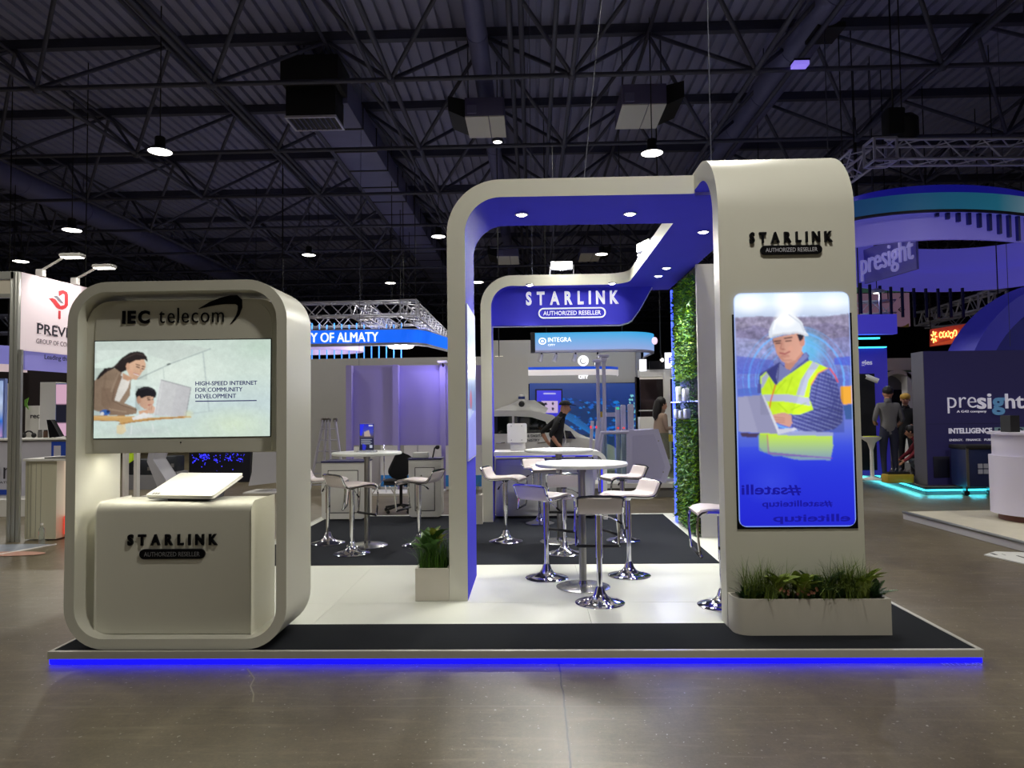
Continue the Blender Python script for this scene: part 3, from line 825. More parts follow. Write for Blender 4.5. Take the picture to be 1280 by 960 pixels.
# downlights
for k, (px, py) in enumerate(((652, 267), (787.5, 266), (879, 288.7), (833, 334), (823, 344), (662, 355.5), (765, 353.5))):
    p = FL(px, py, ZS)
    b = MB().lathe([(.062, ZS + .0), (.062, ZS - .012), (.05, ZS - .016), (.046, ZS - .01)], 20, (p.x, p.y, 0)).build('downlight', chrome, cn)
    MB().lathe([(.05, ZS - .011), (.03, ZS - .022), (0, ZS - .026)], 20, (p.x, p.y, 0)).build('downlight_lens', mat('downlight_glow', (255, 255, 255), .5, emit=(255, 252, 240), strength=14), b)
    lamp('downlight_beam', 'SPOT', (p.x, p.y, ZS - .04), 120, (1.0, .985, .9), .05, 1.35, .8, cn)
# lit picture on the inner side of the front column
IX = AX0 + tk + .004
ia, ib, ic, id_ = ATX(582.5, 373, IX), ATX(597.5, 452, IX), ATX(584.5, 586, IX), ATX(598, 540, IX)
y0, y1 = AY0 + .06, AY1 - .06
zt, zb_ = 2.52, 1.22
lb = MB().box(IX - .003, IX + .006, y0 - .01, y1 + .01, zb_ - .01, zt + .01).build('light_box', mat('lightbox_rim', (210, 214, 235), .4), cn, 'bright picture panel on the inner face of the column')
cv = Canvas(40, 90, 0, 0, 40, 90)
cv.vgrad([(0, (235, 240, 255)), (12, (225, 235, 255)), (40, (120, 150, 190)), (60, (185, 200, 235)), (90, (110, 110, 215))])
cv.poly([(5, 40), (18, 30), (30, 38), (40, 34), (40, 62), (0, 60)], (90, 120, 170), .8); cv.ell(14, 55, 7, 7, (190, 70, 80), .8, .4); cv.poly([(0, 68), (40, 60), (40, 90), (0, 90)], (130, 132, 225), .7); cv.noise(.15, 4)
X1 = IX + .0065
cv.mesh('picture', screen_m, lb, ((X1, y0, zt), (X1, y1, zt), (X1, y0, zb_), (X1, y1, zb_)))

# flood lamps standing on the roof edge, lighting the white inner faces
def flood(loc, rz, label, w=.32):
    t = thing('flood_lamp', label, 'lamp', loc, 'flood lamps on the canopy roof', rz)
    MB().box(-w / 2, w / 2, -.03, .03, .09, .21).build('lamp_body', steel_dark, t, local=True, bevel=.008)
    MB().box(-w / 2 + .01, w / 2 - .01, -.036, -.03, .10, .20).build('lens', flood_lens, t, local=True)
    for s in (-1, 1):
        MB().box(s * (w / 2 + .008) - .006, s * (w / 2 + .008) + .006, -.015, .015, 0, .16).build('bracket', alu, t, local=True)
    MB().box(-w / 2 - .014, w / 2 + .014, -.02, .02, 0, .012).build('bracket_foot', alu, t, local=True)
    return t
p = AT(702, 330, 10.02)
f1 = flood((p.x, 10.02, ZR), 0, 'flood lamp glowing on the roof above the rear lettering')
lamp('flood_beam', 'AREA', (p.x, 9.96, ZR + .16), 105, (1, .985, .9), .25, target=(-1.6, 6.6, .0))
f2 = flood((1.46, 8.9, ZR), math.radians(-70), 'flood lamp glowing on the inner roof edge beside the leaf wall')
lamp('flood_beam', 'AREA', (1.40, 8.9, ZR + .16), 60, (1, .985, .9), .25, target=(.3, 8.3, .0))

# ---- screen tower: a sheet standing at the front right and curling back into the roof
TX0, TX1, TY = 1.362, 2.335, 5.08
tw = thing('screen_tower', 'tall white tower with tall lit screen and rounded top at the right front', 'tower', (1.85, 5.2, .08))
Rt = .52
out = [(TY, .083)] + arc(TY + Rt, ZR + .02 - Rt, Rt, 180, 90, 14) + [(TY + .75, ZR + .02)]
inn = [(TY + tk, .083)] + arc(TY + Rt, ZR + .02 - Rt, Rt - tk, 180, 90, 14) + [(TY + .75, ZS + .025)]
MB().ribbon(out, inn, TX0, TX1, 'x', in_mi=1).build('curved_sheet', [white, blue_paint], tw)
p, q = AT(936.5, 304, TY), AT(1039.5, 290, TY)
letters('STARLINK', 'letter', black_acr, tw, (p.x, TY, p.z), PX_, PZ, q.x - p.x, q.z - AT(1039.5, 303, TY).z, .02, .035, .42)
p, q = AT(950, 319, TY), AT(1026.5, 306.5, TY)
pl_ = pill('name_plate', black_acr, tw, p.x, q.x, p.z, q.z, TY, .018)
w, h = q.x - p.x, q.z - p.z
text('AUTHORIZED RESELLER', 'plate_text', mat('plate_text_white', (205, 205, 215), .5), pl_, (p.x + w * .08, TY - .0185, p.z + h * .27), PX_, PZ, w * .84, h * .46, .001)
ta, tb, tc_, td = AT(917.5, 366.5, TY - .014), AT(1063.5, 364.5, TY - .014), AT(923.5, 659.5, TY - .014), AT(1068, 657.5, TY - .014)
sx0, sx1, sz0, sz1 = (ta.x + tc_.x) / 2, (tb.x + td.x) / 2, (tc_.z + td.z) / 2, (ta.z + tb.z) / 2
MB().box(sx0 - .012, sx1 + .016, TY - .008, TY, sz0 - .015, AT(1000, 392, TY).z).build('screen_back', black_acr, tw)
cv = Canvas(176, 346, 918, 366, 1067, 660)
Zt = lambda *pts: [(920 + x / 4.8, 360 + y / 4.8) for x, y in pts]
Zu = lambda *pts: [(860 + x / 2.909, 350 + y / 2.909) for x, y in pts]
cv.vgrad([(366, (214, 232, 250)), (380, (228, 240, 252)), (396, (186, 200, 226)), (398, (142, 138, 168)), (425, (156, 156, 190)), (450, (126, 132, 190)), (478, (96, 112, 200)), (500, (120, 128, 200)), (535, (96, 112, 206)), (560, (66, 86, 214)), (600, (36, 52, 208)), (660, (30, 32, 196))])
cv.poly(Zt((0, 178), (150, 170), (260, 178), (430, 185), (520, 188), (600, 172), (720, 160), (720, 300), (420, 330), (0, 330)), (140, 132, 158), .8)
cv.poly(Zt((0, 250), (120, 225), (240, 260), (240, 330), (0, 330)), (116, 110, 150), .6); cv.poly(Zt((430, 240), (560, 215), (720, 250), (720, 330), (440, 340)), (112, 104, 140), .55)
cv.poly(Zt((0, 300), (240, 320), (240, 420), (0, 420)), (150, 156, 200), .5); cv.poly(Zt((430, 330), (720, 300), (720, 420), (440, 440)), (128, 128, 178), .6)
for k in range(22): cv.line(Zt((37 * k % 700, 200 + (k * 53) % 140), (37 * k % 700 + 60, 190 + (k * 53) % 140)), .9, ((100, 92, 124), (178, 172, 196))[k % 2], .5)
cv.noise(.32, 5, cv.pmask(Zt((0, 175), (720, 165), (720, 420), (0, 420)))); cv.noise(.25, 2, cv.pmask(Zt((0, 175), (720, 165), (720, 560), (0, 560))), 9)
cv.ell(*Zt((330, 80))[0], 22, 26, (255, 255, 255), 1, .8); cv.ell(*Zt((90, 90))[0], 24, 16, (255, 255, 255), .9, .9); cv.ell(*Zt((600, 90))[0], 20, 14, (255, 255, 255), .6, .9)
rc = Zt((365, 565))[0]
cv.ell(rc[0] + 12, rc[1] - 40, 32, 30, (96, 190, 235), .75, .6)
for r0, r1, a in ((60, 62.5, .75), (52, 53, .6), (47, 50, .45), (68, 69, .4), (38, 39, .6)): cv.ring(rc[0], rc[1], r0, r1, (110, 180, 250), a)
cv.poly(Zt((0, 410), (230, 440), (230, 520), (0, 520)), (70, 90, 205), .5); cv.poly(Zt((600, 430), (720, 420), (720, 480), (600, 470)), (50, 80, 215), .6)
cv.poly(Zt((636, 604), (720, 598), (720, 706), (650, 712), (636, 690)), (236, 168, 60)); cv.poly(Zt((648, 716), (720, 708), (720, 800), (660, 800)), (60, 90, 150))
cv.poly(Zt((0, 610), (130, 600), (130, 650), (0, 650)), (70, 100, 190), .7); cv.poly(Zt((0, 640), (140, 640), (140, 960), (0, 960)), (86, 108, 200), .6)
# shirt, vest
cv.poly(Zt((138, 520), (175, 500), (265, 450), (300, 480), (430, 392), (446, 410), (445, 440), (540, 500), (610, 560), (625, 620), (648, 740), (640, 820), (590, 860), (480, 880), (385, 876), (330, 845), (330, 770), (450, 745), (440, 660), (300, 560), (150, 640), (120, 640)), (78, 82, 150))
m = cv.pmask(Zt((450, 520), (545, 500), (610, 560), (648, 740), (640, 820), (590, 860), (385, 876), (330, 840), (345, 770), (450, 745)))
for k in range(-10, 40):
    cv.blend(m * (np.abs(cv.Y - .35 * (cv.X - 1000) - (440 + k * 5)) < .7), (150, 160, 215), .55); cv.blend(m * (np.abs(cv.X + .2 * (cv.Y - 500) - (1000 + k * 4)) < .6), (52, 56, 122), .55)
cv.line(Zt((450, 745), (560, 730), (640, 760)), 1.2, (50, 54, 112), .8); cv.line(Zt((380, 800), (500, 790), (640, 800)), 1, (52, 56, 116), .7)
vest = [(142, 540), (180, 508), (235, 590), (270, 560), (450, 442), (500, 462), (560, 492), (500, 520), (455, 590), (440, 670), (465, 740), (380, 770), (300, 765), (200, 770), (150, 660)]
cv.poly(Zt(*vest), (198, 234, 48)); m = cv.pmask(Zt(*vest)); cv.noise(.1, 6, m, 3)
cv.poly(Zt((180, 508), (240, 590), (330, 505), (300, 480), (260, 455)), (60, 64, 128)); cv.poly(Zt((262, 455), (320, 500), (430, 395), (445, 420), (330, 515), (250, 580), (240, 540)), (118, 124, 176)); cv.line(Zt((262, 455), (250, 560)), 1, (46, 48, 104))
cv.poly(Zt((470, 450), (508, 472), (440, 560), (410, 660), (362, 652), (395, 560)), (176, 182, 206)); cv.poly(Zt((160, 645), (300, 645), (440, 670), (448, 718), (300, 690), (165, 685)), (178, 182, 208)); cv.poly(Zt((150, 545), (185, 515), (196, 535), (160, 600), (148, 610)), (172, 178, 204))
cv.line(Zt((235, 590), (205, 680), (195, 730)), 1.6, (222, 92, 50)); cv.line(Zt((560, 492), (500, 520), (455, 590)), 1.4, (230, 150, 60)); cv.line(Zt((575, 495), (605, 540), (620, 575)), 2, (220, 90, 100))
# head
cv.poly(Zt((290, 420), (400, 380), (415, 400), (330, 500), (300, 490)), (188, 134, 118))
cv.poly(Zt((226, 305), (370, 280), (420, 285), (425, 330), (412, 352), (398, 400), (362, 440), (318, 458), (280, 448), (248, 400), (234, 345)), (206, 154, 136))
cv.ell(*Zt((408, 330))[0], 3.6, 6, (198, 138, 122)); cv.poly(Zt((222, 300), (236, 345), (228, 335)), (40, 38, 50)); cv.poly(Zt((375, 282), (420, 285), (415, 312), (392, 330)), (44, 42, 56))
cv.poly(Zt((226, 305), (300, 300), (290, 450), (262, 425), (240, 370)), (176, 120, 108), .35)
cv.line(Zt((238, 325), (275, 322)), 1.6, (50, 40, 48)); cv.line(Zt((300, 308), (345, 302)), 1.6, (50, 40, 48)); cv.line(Zt((245, 338), (272, 336)), 1.5, (64, 44, 50)); cv.line(Zt((306, 325), (340, 322)), 1.5, (64, 44, 50))
cv.line(Zt((283, 335), (272, 370), (290, 376)), 1, (168, 110, 98)); cv.line(Zt((268, 396), (300, 402), (330, 388)), 1.5, (150, 70, 78)); cv.ell(*Zt((300, 415))[0], 6, 2, (176, 118, 108), .6)
cv.poly(Zt((204, 300), (206, 255), (230, 205), (270, 175), (320, 162), (370, 175), (410, 210), (425, 260), (445, 285), (440, 298), (380, 278), (300, 280), (235, 296)), (226, 232, 240))
cv.ell(*Zt((310, 190))[0], 17, 13, (255, 255, 255), 1, .7); cv.poly(Zt((192, 298), (290, 272), (380, 268), (448, 285), (446, 298), (380, 280), (290, 284), (215, 304)), (205, 208, 216)); cv.poly(Zt((206, 255), (228, 205), (240, 200), (225, 260), (222, 292), (206, 298)), (196, 204, 220), .6)
# laptop and hand
cv.poly(Zt((130, 875), (300, 880), (575, 880), (580, 960), (560, 1045), (350, 1040), (150, 990), (125, 960)), (188, 224, 60)); cv.poly(Zt((250, 862), (580, 878), (580, 900), (240, 892)), (150, 158, 206)); cv.poly(Zu((250, 625), (520, 655), (525, 610), (520, 655), (300, 645), (255, 620)), (140, 170, 90))
cv.poly(Zu((248, 565), (282, 568), (290, 640), (250, 625)), (150, 190, 90), .6); cv.line(Zu((282, 568), (285, 635), (520, 655)), 1.2, (190, 90, 100))
cv.poly(Zt((205, 770), (280, 755), (330, 772), (332, 820), (318, 845), (260, 825), (222, 810)), (204, 152, 138))
for k in range(3): cv.line(Zt((218 + 6 * k, 782 + 16 * k), (285, 790 + 12 * k)), .8, (168, 112, 104))
cv.poly(Zt((0, 660), (150, 648), (245, 885), (0, 868)), (152, 152, 182)); cv.poly(Zt((60, 655), (150, 648), (245, 885), (120, 876)), (134, 134, 168), .6); cv.poly(Zt((150, 648), (162, 652), (262, 885), (245, 888)), (206, 208, 220)); cv.poly(Zt((245, 856), (345, 848), (365, 860), (250, 888)), (196, 198, 214)); cv.poly(Zt((10, 875), (130, 880), (110, 905), (20, 900)), (72, 58, 84))
cv.shade(Zt((226, 280), (430, 280), (430, 460), (226, 460)), *Zt((240, 300))[0], *Zt((420, 380))[0], .86, 1.12)
cv.shade(Zt((440, 500), (650, 500), (650, 880), (330, 880), (330, 780)), *Zt((440, 600))[0], *Zt((650, 700))[0], 1.18, .7)
cv.shade(Zt((140, 440), (560, 440), (480, 770), (140, 770)), *Zt((160, 560))[0], *Zt((470, 640))[0], .86, 1.06)
for a_, b_ in (((300, 560), (230, 640)), ((340, 545), (300, 640)), ((420, 700), (330, 740)), ((250, 700), (300, 750)), ((200, 560), (215, 620))): cv.line(Zt(a_, b_), 1.6, (150, 190, 30), .55)
for a_, b_ in (((500, 560), (470, 700)), ((560, 560), (600, 700)), ((430, 820), (600, 790)), ((620, 640), (560, 780))): cv.line(Zt(a_, b_), 2.2, (58, 62, 124), .5)
cv.line(Zt((232, 250), (250, 200), (300, 172)), 2.5, (250, 252, 255), .7); cv.line(Zt((330, 165), (400, 215), (420, 265)), 2, (190, 198, 212), .7); cv.line(Zt((262, 415), (290, 440), (340, 440)), 1.6, (172, 120, 108), .6)
cv.line(Zt((284, 372), (300, 376)), 1.4, (150, 96, 86), .7); cv.ell(*Zt((335, 370))[0], 5, 5, (226, 160, 140), .5, 1.0); cv.ell(*Zt((258, 372))[0], 3, 4, (220, 150, 132), .5, 1.0)
cv.blur(1)
fade = np.clip((cv.Y - 545) / 45, 0, 1) * .92
cv.blend(fade, (38, 52, 210)); fade = np.clip((cv.Y - 585) / 70, 0, 1); cv.blend(fade, (26, 26, 196), .7)
cv.ell(960, 605, 40, 30, (70, 90, 225), .35, 1.0)
fx = np.minimum(cv.X - 918, 1067 - cv.X); fy = np.minimum(cv.Y - 366, 660 - cv.Y)
rr = 10.0
keep = ~((fx < rr) & (fy < rr) & (np.hypot(rr - fx, rr - fy) > rr))
edge = np.minimum(fx, fy); cv.blend(((edge < 1.2)).astype(float), (160, 190, 255), .5)
cv.a *= 1.12
scr = MB().prism(rrect(sx0, sz0, sx1, sz1, .055, 6), TY - .013, TY - .008).build('screen', mat('screen_glass_edge', (200, 215, 240), .3, emit=(150, 180, 240), strength=.5), tw, 'tall lit screen showing a worker in helmet and vest')
d_ = Vector((0, -.0006, 0))
cv.mesh('picture', screen_m, scr, (Vector((sx0, TY - .014, sz1)), Vector((sx1, TY - .014, sz1)), Vector((sx0, TY - .014, sz0)), Vector((sx1, TY - .014, sz0))), keep)
dim = mat('reflection_blue', (14, 14, 140), .5, emit=(18, 16, 150), strength=.9)  # reflected lettering, put on the screen as mirrored dark blue text
for tx, (x0, y0, x1, y1) in (('#satelli', (195, 785, 410, 742)), ('#satelliteitup', (270, 832, 525, 800)), ('elliteitup', (310, 888, 590, 850))):
    a, b = AT(860 + x0 / 2.909, 350 + y0 / 2.909, TY - .0155), AT(860 + x1 / 2.909, 350 + y1 / 2.909, TY - .0155)
    V, F = glyphs(tx, .02)
    MB().add(place([(v[0], v[1], -v[2]) for v in V], (min(b.x, sx1 - .01), TY - .0155, a.z), NX, PZ, min(b.x, sx1 - .01) - a.x, b.z - a.z, .0004), F).build('reflected_caption', dim, scr)

# ---- leaf wall on the right-hand side of the stand
leaf_m = mat('wall_leaves', (124, 178, 30), .5, island=.55)
leaf_d = mat('wall_leaves_dark', (50, 108, 46), .5, island=.5)
gw = thing('leaf_wall', 'green leaf wall with blue light strip beside the dark carpet', 'green wall', (2.15, 9.2, .08))
MB().box(2.06, 2.10, 8.63, 9.86, .083, 3.395).build('backing_board', mat('leaf_backing', (40, 52, 30), .8), gw)
MB().box(2.02, 2.235, 8.585, 8.63, .083, 3.395).build('end_panel', grey_white, gw, 'white end panel')
MB().box(2.10, 2.20, 8.63, 9.86, .083, 3.395).build('rear_board', grey_white, gw)
MB().box(1.965, 1.995, 9.865, 9.90, .083, 3.3).build('led_strip', led_blue2, gw, 'glowing blue light strip')
MB().box(2.035, 2.055, 8.631, 8.645, 1.4, 3.3).build('led_strip', led_blue2, gw, 'glowing blue light strip')
lamp('strip_glow', 'AREA', (2.0, 9.84, 1.8), 14, (.25, .3, 1), .1, parent=gw, target=(1.9, 9.0, 1.8)).data.size = .5
def leaves(n, ya, yb, za, zb, seed, tilt=.7, big=(.03, .06)):
    rg = random.Random(seed); mb = MB()
    for _ in range(n):
        y, z = rg.uniform(ya, yb), rg.uniform(za, zb)
        x = 2.055 - rg.random() ** .7 * .075
        L = rg.uniform(*big); w = L * rg.uniform(.3, .5)
        d = Vector((-rg.uniform(.3, 1), rg.uniform(-.9, .9), rg.uniform(-.9, .6))).normalized()
        s_ = d.cross(Vector((rg.uniform(-.4, .4), rg.uniform(-.4, .4), 1))).normalized()
        p = Vector((x, y, z)); nrm = s_.cross(d) * w * .35
        mb.add([p, p + d * L * .5 + s_ * w * .5 - nrm, p + d * L, p + d * L * .5 - s_ * w * .5 - nrm], [(0, 1, 2), (0, 2, 3)])
    return mb
leaves(3600, 8.66, 9.84, 2.02, 3.3, 1).build('foliage', leaf_m, gw, kind='stuff', weld=False)
leaves(4200, 8.66, 9.84, .12, 1.52, 2).build('foliage', leaf_m, gw, kind='stuff', weld=False)
leaves(1400, 8.66, 9.84, 2.02, 3.3, 3, big=(.05, .1)).build('dark_foliage', leaf_d, gw, kind='stuff', weld=False)
leaves(1400, 8.66, 9.84, .12, 1.5, 4, big=(.05, .1)).build('dark_foliage', leaf_d, gw, kind='stuff', weld=False)
leaves(500, 8.66, 9.84, 1.5, 2.05, 5).build('foliage', leaf_d, gw, kind='stuff', weld=False)
acr = mat('clear_acrylic', (235, 240, 245), .05, trans=.9)
sh = thing('acrylic_shelf', 'clear acrylic shelf with small white pieces on the leaf wall', 'shelf', (1.98, 9.2, 1.5))
for z in (1.50, 1.72):
    MB().box(1.90, 2.055, 8.8, 9.7, z, z + .012).build('shelf_board', acr, sh)
for y, z, h in ((8.9, 1.512, .12), (9.2, 1.512, .1), (9.5, 1.512, .12), (8.95, 1.732, .16), (9.35, 1.732, .2)):
    MB().box(1.93, 1.99, y, y + .16, z, z + h).build('white_piece', mat('shelf_white', (225, 228, 230), .4), sh, bevel=.01)

# ---- bar stools
def make_stool():
    t = thing('bar_stool', 'x', 'stool', (0, 0, 0), 'chrome bar stools with white curved seats')
    prof = [(-.25, .862), (-.242, .85), (-.222, .805), (-.20, .765), (-.17, .742), (-.12, .735), (-.04, .74), (.06, .75), (.13, .752), (.18, .742), (.205, .722)]
    top, bot = [], []
    for i, (y, z) in enumerate(prof):
        a = prof[max(i - 1, 0)]; b = prof[min(i + 1, len(prof) - 1)]
        dx, dz = b[0] - a[0], b[1] - a[1]; L = math.hypot(dx, dz)
        top.append((y - dz / L * .026, z + dx / L * .026)); bot.append((y + dz / L * .012, z - dx / L * .012))
    MB().ribbon(top, bot, -.165, .165, 'x').build('seat_pad', leather, t, local=True, bevel=.008)
    fr = MB()
    path = [(.212, .708), (.217, .69), (.222, .62), (.212, .5), (.205, .435), (.195, .415)]
    side = list(reversed(prof)) 
    for s in (-1, 1):
        pts = [Vector((s * .176, y, z)) for y, z in [(-.254, .872)] + prof + path]
        pts[0].x = s * .15
        fr.tube(pts, .0105, 8)
    fr.tube([(-.15, -.254, .872), (-.07, -.257, .876), (.07, -.257, .876), (.15, -.254, .872)], .0105, 8)
    fr.build('tube_frame', chrome, t, local=True)
    MB().tube([(-.176, .195, .415), (.176, .195, .415)], .0135, 8).build('foot_bar', rubber, t, local=True)
    MB().lathe([(.09, .742), (.09, .734), (.045, .722), (.03, .70)], 20).build('seat_plate', chrome, t, local=True)
    MB().tube([(0, 0, .36), (0, 0, .725)], .029, 18).build('upper_column', chrome, t, local=True)
    MB().tube([(0, 0, .06), (0, 0, .37)], .0225, 18).build('lower_column', chrome, t, local=True)
    lv = MB().tube([(.02, 0, .70), (.09, -.02, .685), (.15, -.03, .655)], .005, 6).build('lever', chrome, t, local=True)
    MB().tube([(.145, -.03, .658), (.185, -.036, .634)], .009, 8).build('lever_grip', rubber, lv, local=True)
    MB().lathe([(.198, 0), (.199, .006), (.19, .012), (.15, .021), (.10, .034), (.065, .055), (.045, .085), (.034, .12), (.024, .135)], 32).build('base', chrome, t, local=True)
    return t
st0 = make_stool()
C6 = .086
stools = [  # base pixel, heading the sitter faces (degrees from +Y, clockwise), label
    ((750, 753.7), 2, PZT, 'bar stool nearest the viewer, its back turned, before the front round table'),
    ((683.5, 722.5), 38, PZT, 'bar stool left of the front round table, back turned to the viewer'),
    ((786.6, 719.5), -112, PZT, 'bar stool right of the front round table with its white seat showing'),
    ((632.5, 676.7), 104, C6, 'bar stool beside the rear arch column, seat facing right'),
    ((706, 692), 4, C6, 'bar stool between the front table and the second table, back turned'),
    ((675, 654), 160, C6, 'bar stool behind the second table before the white reception counter'),
    ((779, 675.5), -108, C6, 'bar stool on the carpet right of the second round table'),
    ((904, 757), -88, PZT, 'bar stool half hidden behind the tall screen tower'),
    ((410, 679), 82, C6, 'bar stool half hidden behind the left kiosk'),
    ((440, 692), 42, C6, 'bar stool at the left round table with its back to the viewer'),
    ((524, 682), -74, C6, 'bar stool right of the left round table above the small planter')]
for k, ((px, py), a, z, lb) in enumerate(stools):
    o = st0 if k == 0 else copy_tree(st0)
    p = FL(px, py, z); o.location = (p.x, p.y, z); o.rotation_euler = (0, 0, math.radians(-a)); o['label'] = lb

# ---- round bar tables
top_m = mat('table_white', (240, 242, 238), .3)
def make_table():
    t = thing('bar_table', 'x', 'table', (0, 0, 0), 'round white bar tables')
    MB().lathe([(0, 1.052), (.385, 1.052), (.402, 1.058), (.405, 1.068), (.402, 1.08), (.395, 1.085), (0, 1.085)], 48).build('table_top', top_m, t, local=True)
    MB().lathe([(.1, 1.051), (.1, 1.043), (.04, 1.04), (.04, 1.0)], 20).build('top_flange', steel, t, local=True)
    MB().tube([(0, 0, .02), (0, 0, 1.045)], .032, 20).build('column', steel, t, local=True)
    MB().lathe([(.235, 0), (.236, .006), (.21, .014), (.1, .022), (.04, .03), (.034, .06)], 40).build('foot_disc', mat('satin_chrome', (200, 200, 198), .22, 1.0), t, local=True)
    return t
tb0 = make_table()
for k, ((px, py), z, lb) in enumerate((((729, 733.5), PZT, 'front round bar table on the white floor'), ((700, 677), C6, 'second round bar table on the carpet behind the front one'),
                                       ((459, 682), C6, 'round bar table at left with a small upright leaflet stand'))):
    o = tb0 if k == 0 else copy_tree(tb0)
    p = FL(px, py, z); o.location = (p.x, p.y, z); o['label'] = lb
# leaflet stand on the left table
p = FL(459, 682, C6); zt_ = C6 + 1.085
lt = thing('leaflet_stand', 'small clear upright leaflet stand on the left round table', 'sign', (p.x + .02, p.y, zt_))
a, b = AT(449.5, 563, p.y), AT(467.5, 529.5, p.y)
R_ = Matrix.Rotation(math.radians(-8), 3, 'X')
mb = MB().box(a.x, b.x, p.y - .003, p.y + .003, zt_ + .012, b.z); mb.build('clear_sleeve', acr, lt)
lf = MB().box(a.x + .004, b.x - .004, p.y - .006, p.y - .0035, zt_ + .02, b.z - .004).build('leaflet', mat('leaflet_navy', (28, 30, 62), .4), lt)
cv = Canvas(30, 54, 0, 0, 30, 54)
cv.vgrad([(0, (40, 44, 200)), (16, (70, 80, 190)), (26, (90, 80, 90)), (30, (30, 32, 70)), (54, (24, 26, 58))])
cv.poly([(0, 0), (10, 0), (4, 24), (0, 24)], (40, 50, 255)); cv.poly([(10, 16), (20, 12), (24, 26), (9, 26)], (190, 170, 160)); cv.poly([(20, 2), (29, 2), (29, 5), (20, 5)], (220, 225, 240))
for k in range(4): cv.line([(3, 32 + 3 * k), (26 - 3 * (k % 2), 32 + 3 * k)], 1.2, (200, 205, 220), .8)
cv.poly([(22, 44), (28, 44), (28, 50), (22, 50)], (200, 205, 220)); cv.poly([(6, 40), (14, 44), (12, 54), (6, 54)], (50, 60, 240), .7)
cv.a *= .8
cv.mesh('leaflet_print', screen_m, lf, ((a.x + .006, p.y - .0066, b.z - .006), (b.x - .006, p.y - .0066, b.z - .006), (a.x + .006, p.y - .0066, zt_ + .022), (b.x - .006, p.y - .0066, zt_ + .022)))
MB().box(a.x - .02, b.x + .03, p.y - .06, p.y + .05, zt_, zt_ + .012).build('stand_foot', acr, lt)
MB().box(a.x - .06, a.x - .012, p.y - .03, p.y + .02, zt_, zt_ + .06).build('small_white_box', grey_white, None, 'tiny white box next to the leaflet stand', 'box')

# ---- storage cabinets on the carpet
def cabinet(x0, x1, y0, y1, zt, label, rad=.05):
    t = thing('storage_cabinet', label, 'cabinet', ((x0 + x1) / 2, (y0 + y1) / 2, .086), 'white storage cabinets with dark tops')
    MB().prism(rrect(x0, .105, x1, zt - .02, [rad, rad, .004, .004], 6), y0, y1).build('body', grey_white, t)
    MB().box(x0 + .08, x1 - .08, y0 + .06, y1 - .06, .086, .106).build('plinth', black_m, t)
    MB().box(x0 - .01, x1 + .01, y0 - .01, y1 + .01, zt - .02, zt).build('dark_top', navy, t)
    dr = MB().box(x0 + .1, x1 - .1, y0 - .008, y0 - .0005, .2, zt - .14).build('door', grey_white, t, bevel=.003)
    MB().ribbon(rrect(x0 + .09, .19, x1 - .09, zt - .13, .004, 2), rrect(x0 + .1, .2, x1 - .1, zt - .14, .004, 2), y0 - .002, y0, closed=True).build('door_gap', black_m, dr)
    MB().tube([(x0 + .19, y0 - .03, zt - .25), (x0 + .19, y0, zt - .25)], .012, 10).build('lock', chrome, dr)
p0, p1 = AT(402, 640, 10.15), AT(455.5, 577, 10.15)
cabinet(p0.x, p1.x, 10.15, 10.62, AT(430, 576.5, 10.15).z, 'white storage cabinet with dark top behind the left round table')
p0, p1 = AT(511, 640, 10.3), AT(551, 577, 10.3)
cabinet(p0.x, p1.x, 10.3, 10.62, AT(530, 573, 10.3).z, 'white storage cabinet with dark top next to the black office chair')

# ---- reception counter under the rear sign
rc_ = thing('reception_counter', 'white reception counter with blue light under its slab below the rear sign', 'counter', (.25, 10.5, .08))
x0, x1, y0, y1 = -.555, 1.05, 10.0, 10.62
zt = AT(650, 565, 10.0).z
outp = [(x0, zt)] + arc(x1 - .16, zt - .16, .16, 90, 0, 8) + [(x1, .087)]
innp = [(x0, zt - .06)] + arc(x1 - .16, zt - .16, .10, 90, 0, 8) + [(x1 - .06, .087)]
MB().ribbon(outp, innp, y0 + .05, y1).build('slab_and_leg', grey_white, rc_)
p1 = AT(745, 600, 10.2)
MB().box(-.54, p1.x - .04, 10.2, 10.6, .12, zt - .12).build('cabinet_body', grey_white, rc_, bevel=.01)
MB().box(-.5, p1.x - .08, 10.24, 10.58, .087, .12).build('plinth', black_m, rc_)
for q0, q1 in ((-.46, .14), (.16, p1.x - .1)):
    MB().box(q0, q1, 10.188, 10.199, .2, zt - .2).build('door', grey_white, rc_, bevel=.004)
MB().box(-.53, x1 - .2, 10.1, 10.13, zt - .075, zt - .061).build('led_strip', led_soft, rc_)
MB().box(x1 - .075, x1 - .061, 10.1, 10.13, .2, zt - .2).build('led_strip', led_soft, rc_)
# tablet holder on the counter
p, q = AT(634.5, 553, 10.3), AT(658, 529.5, 10.3)
tt = thing('tablet_stand', 'white square device stand on the reception counter', 'stand', ((p.x + q.x) / 2, 10.35, zt))
MB().prism(rrect(p.x, p.z, q.x, q.z, .02, 4), 10.3, 10.34).build('back_plate', grey_white, tt, bevel=.004)
MB().box(p.x + .04, q.x - .02, 10.32, 10.42, zt, p.z + .02).build('stand_foot', grey_white, tt, bevel=.006)
for u, v in ((.2, .12), (.75, .12), (.2, .88), (.75, .88)):
    MB().lathe([(.008, 10.3), (.008, 10.296), (0, 10.296)], 8, (p.x + u * (q.x - p.x), 0, p.z + v * (q.z - p.z)), axis='y').build('screw', steel, tt)

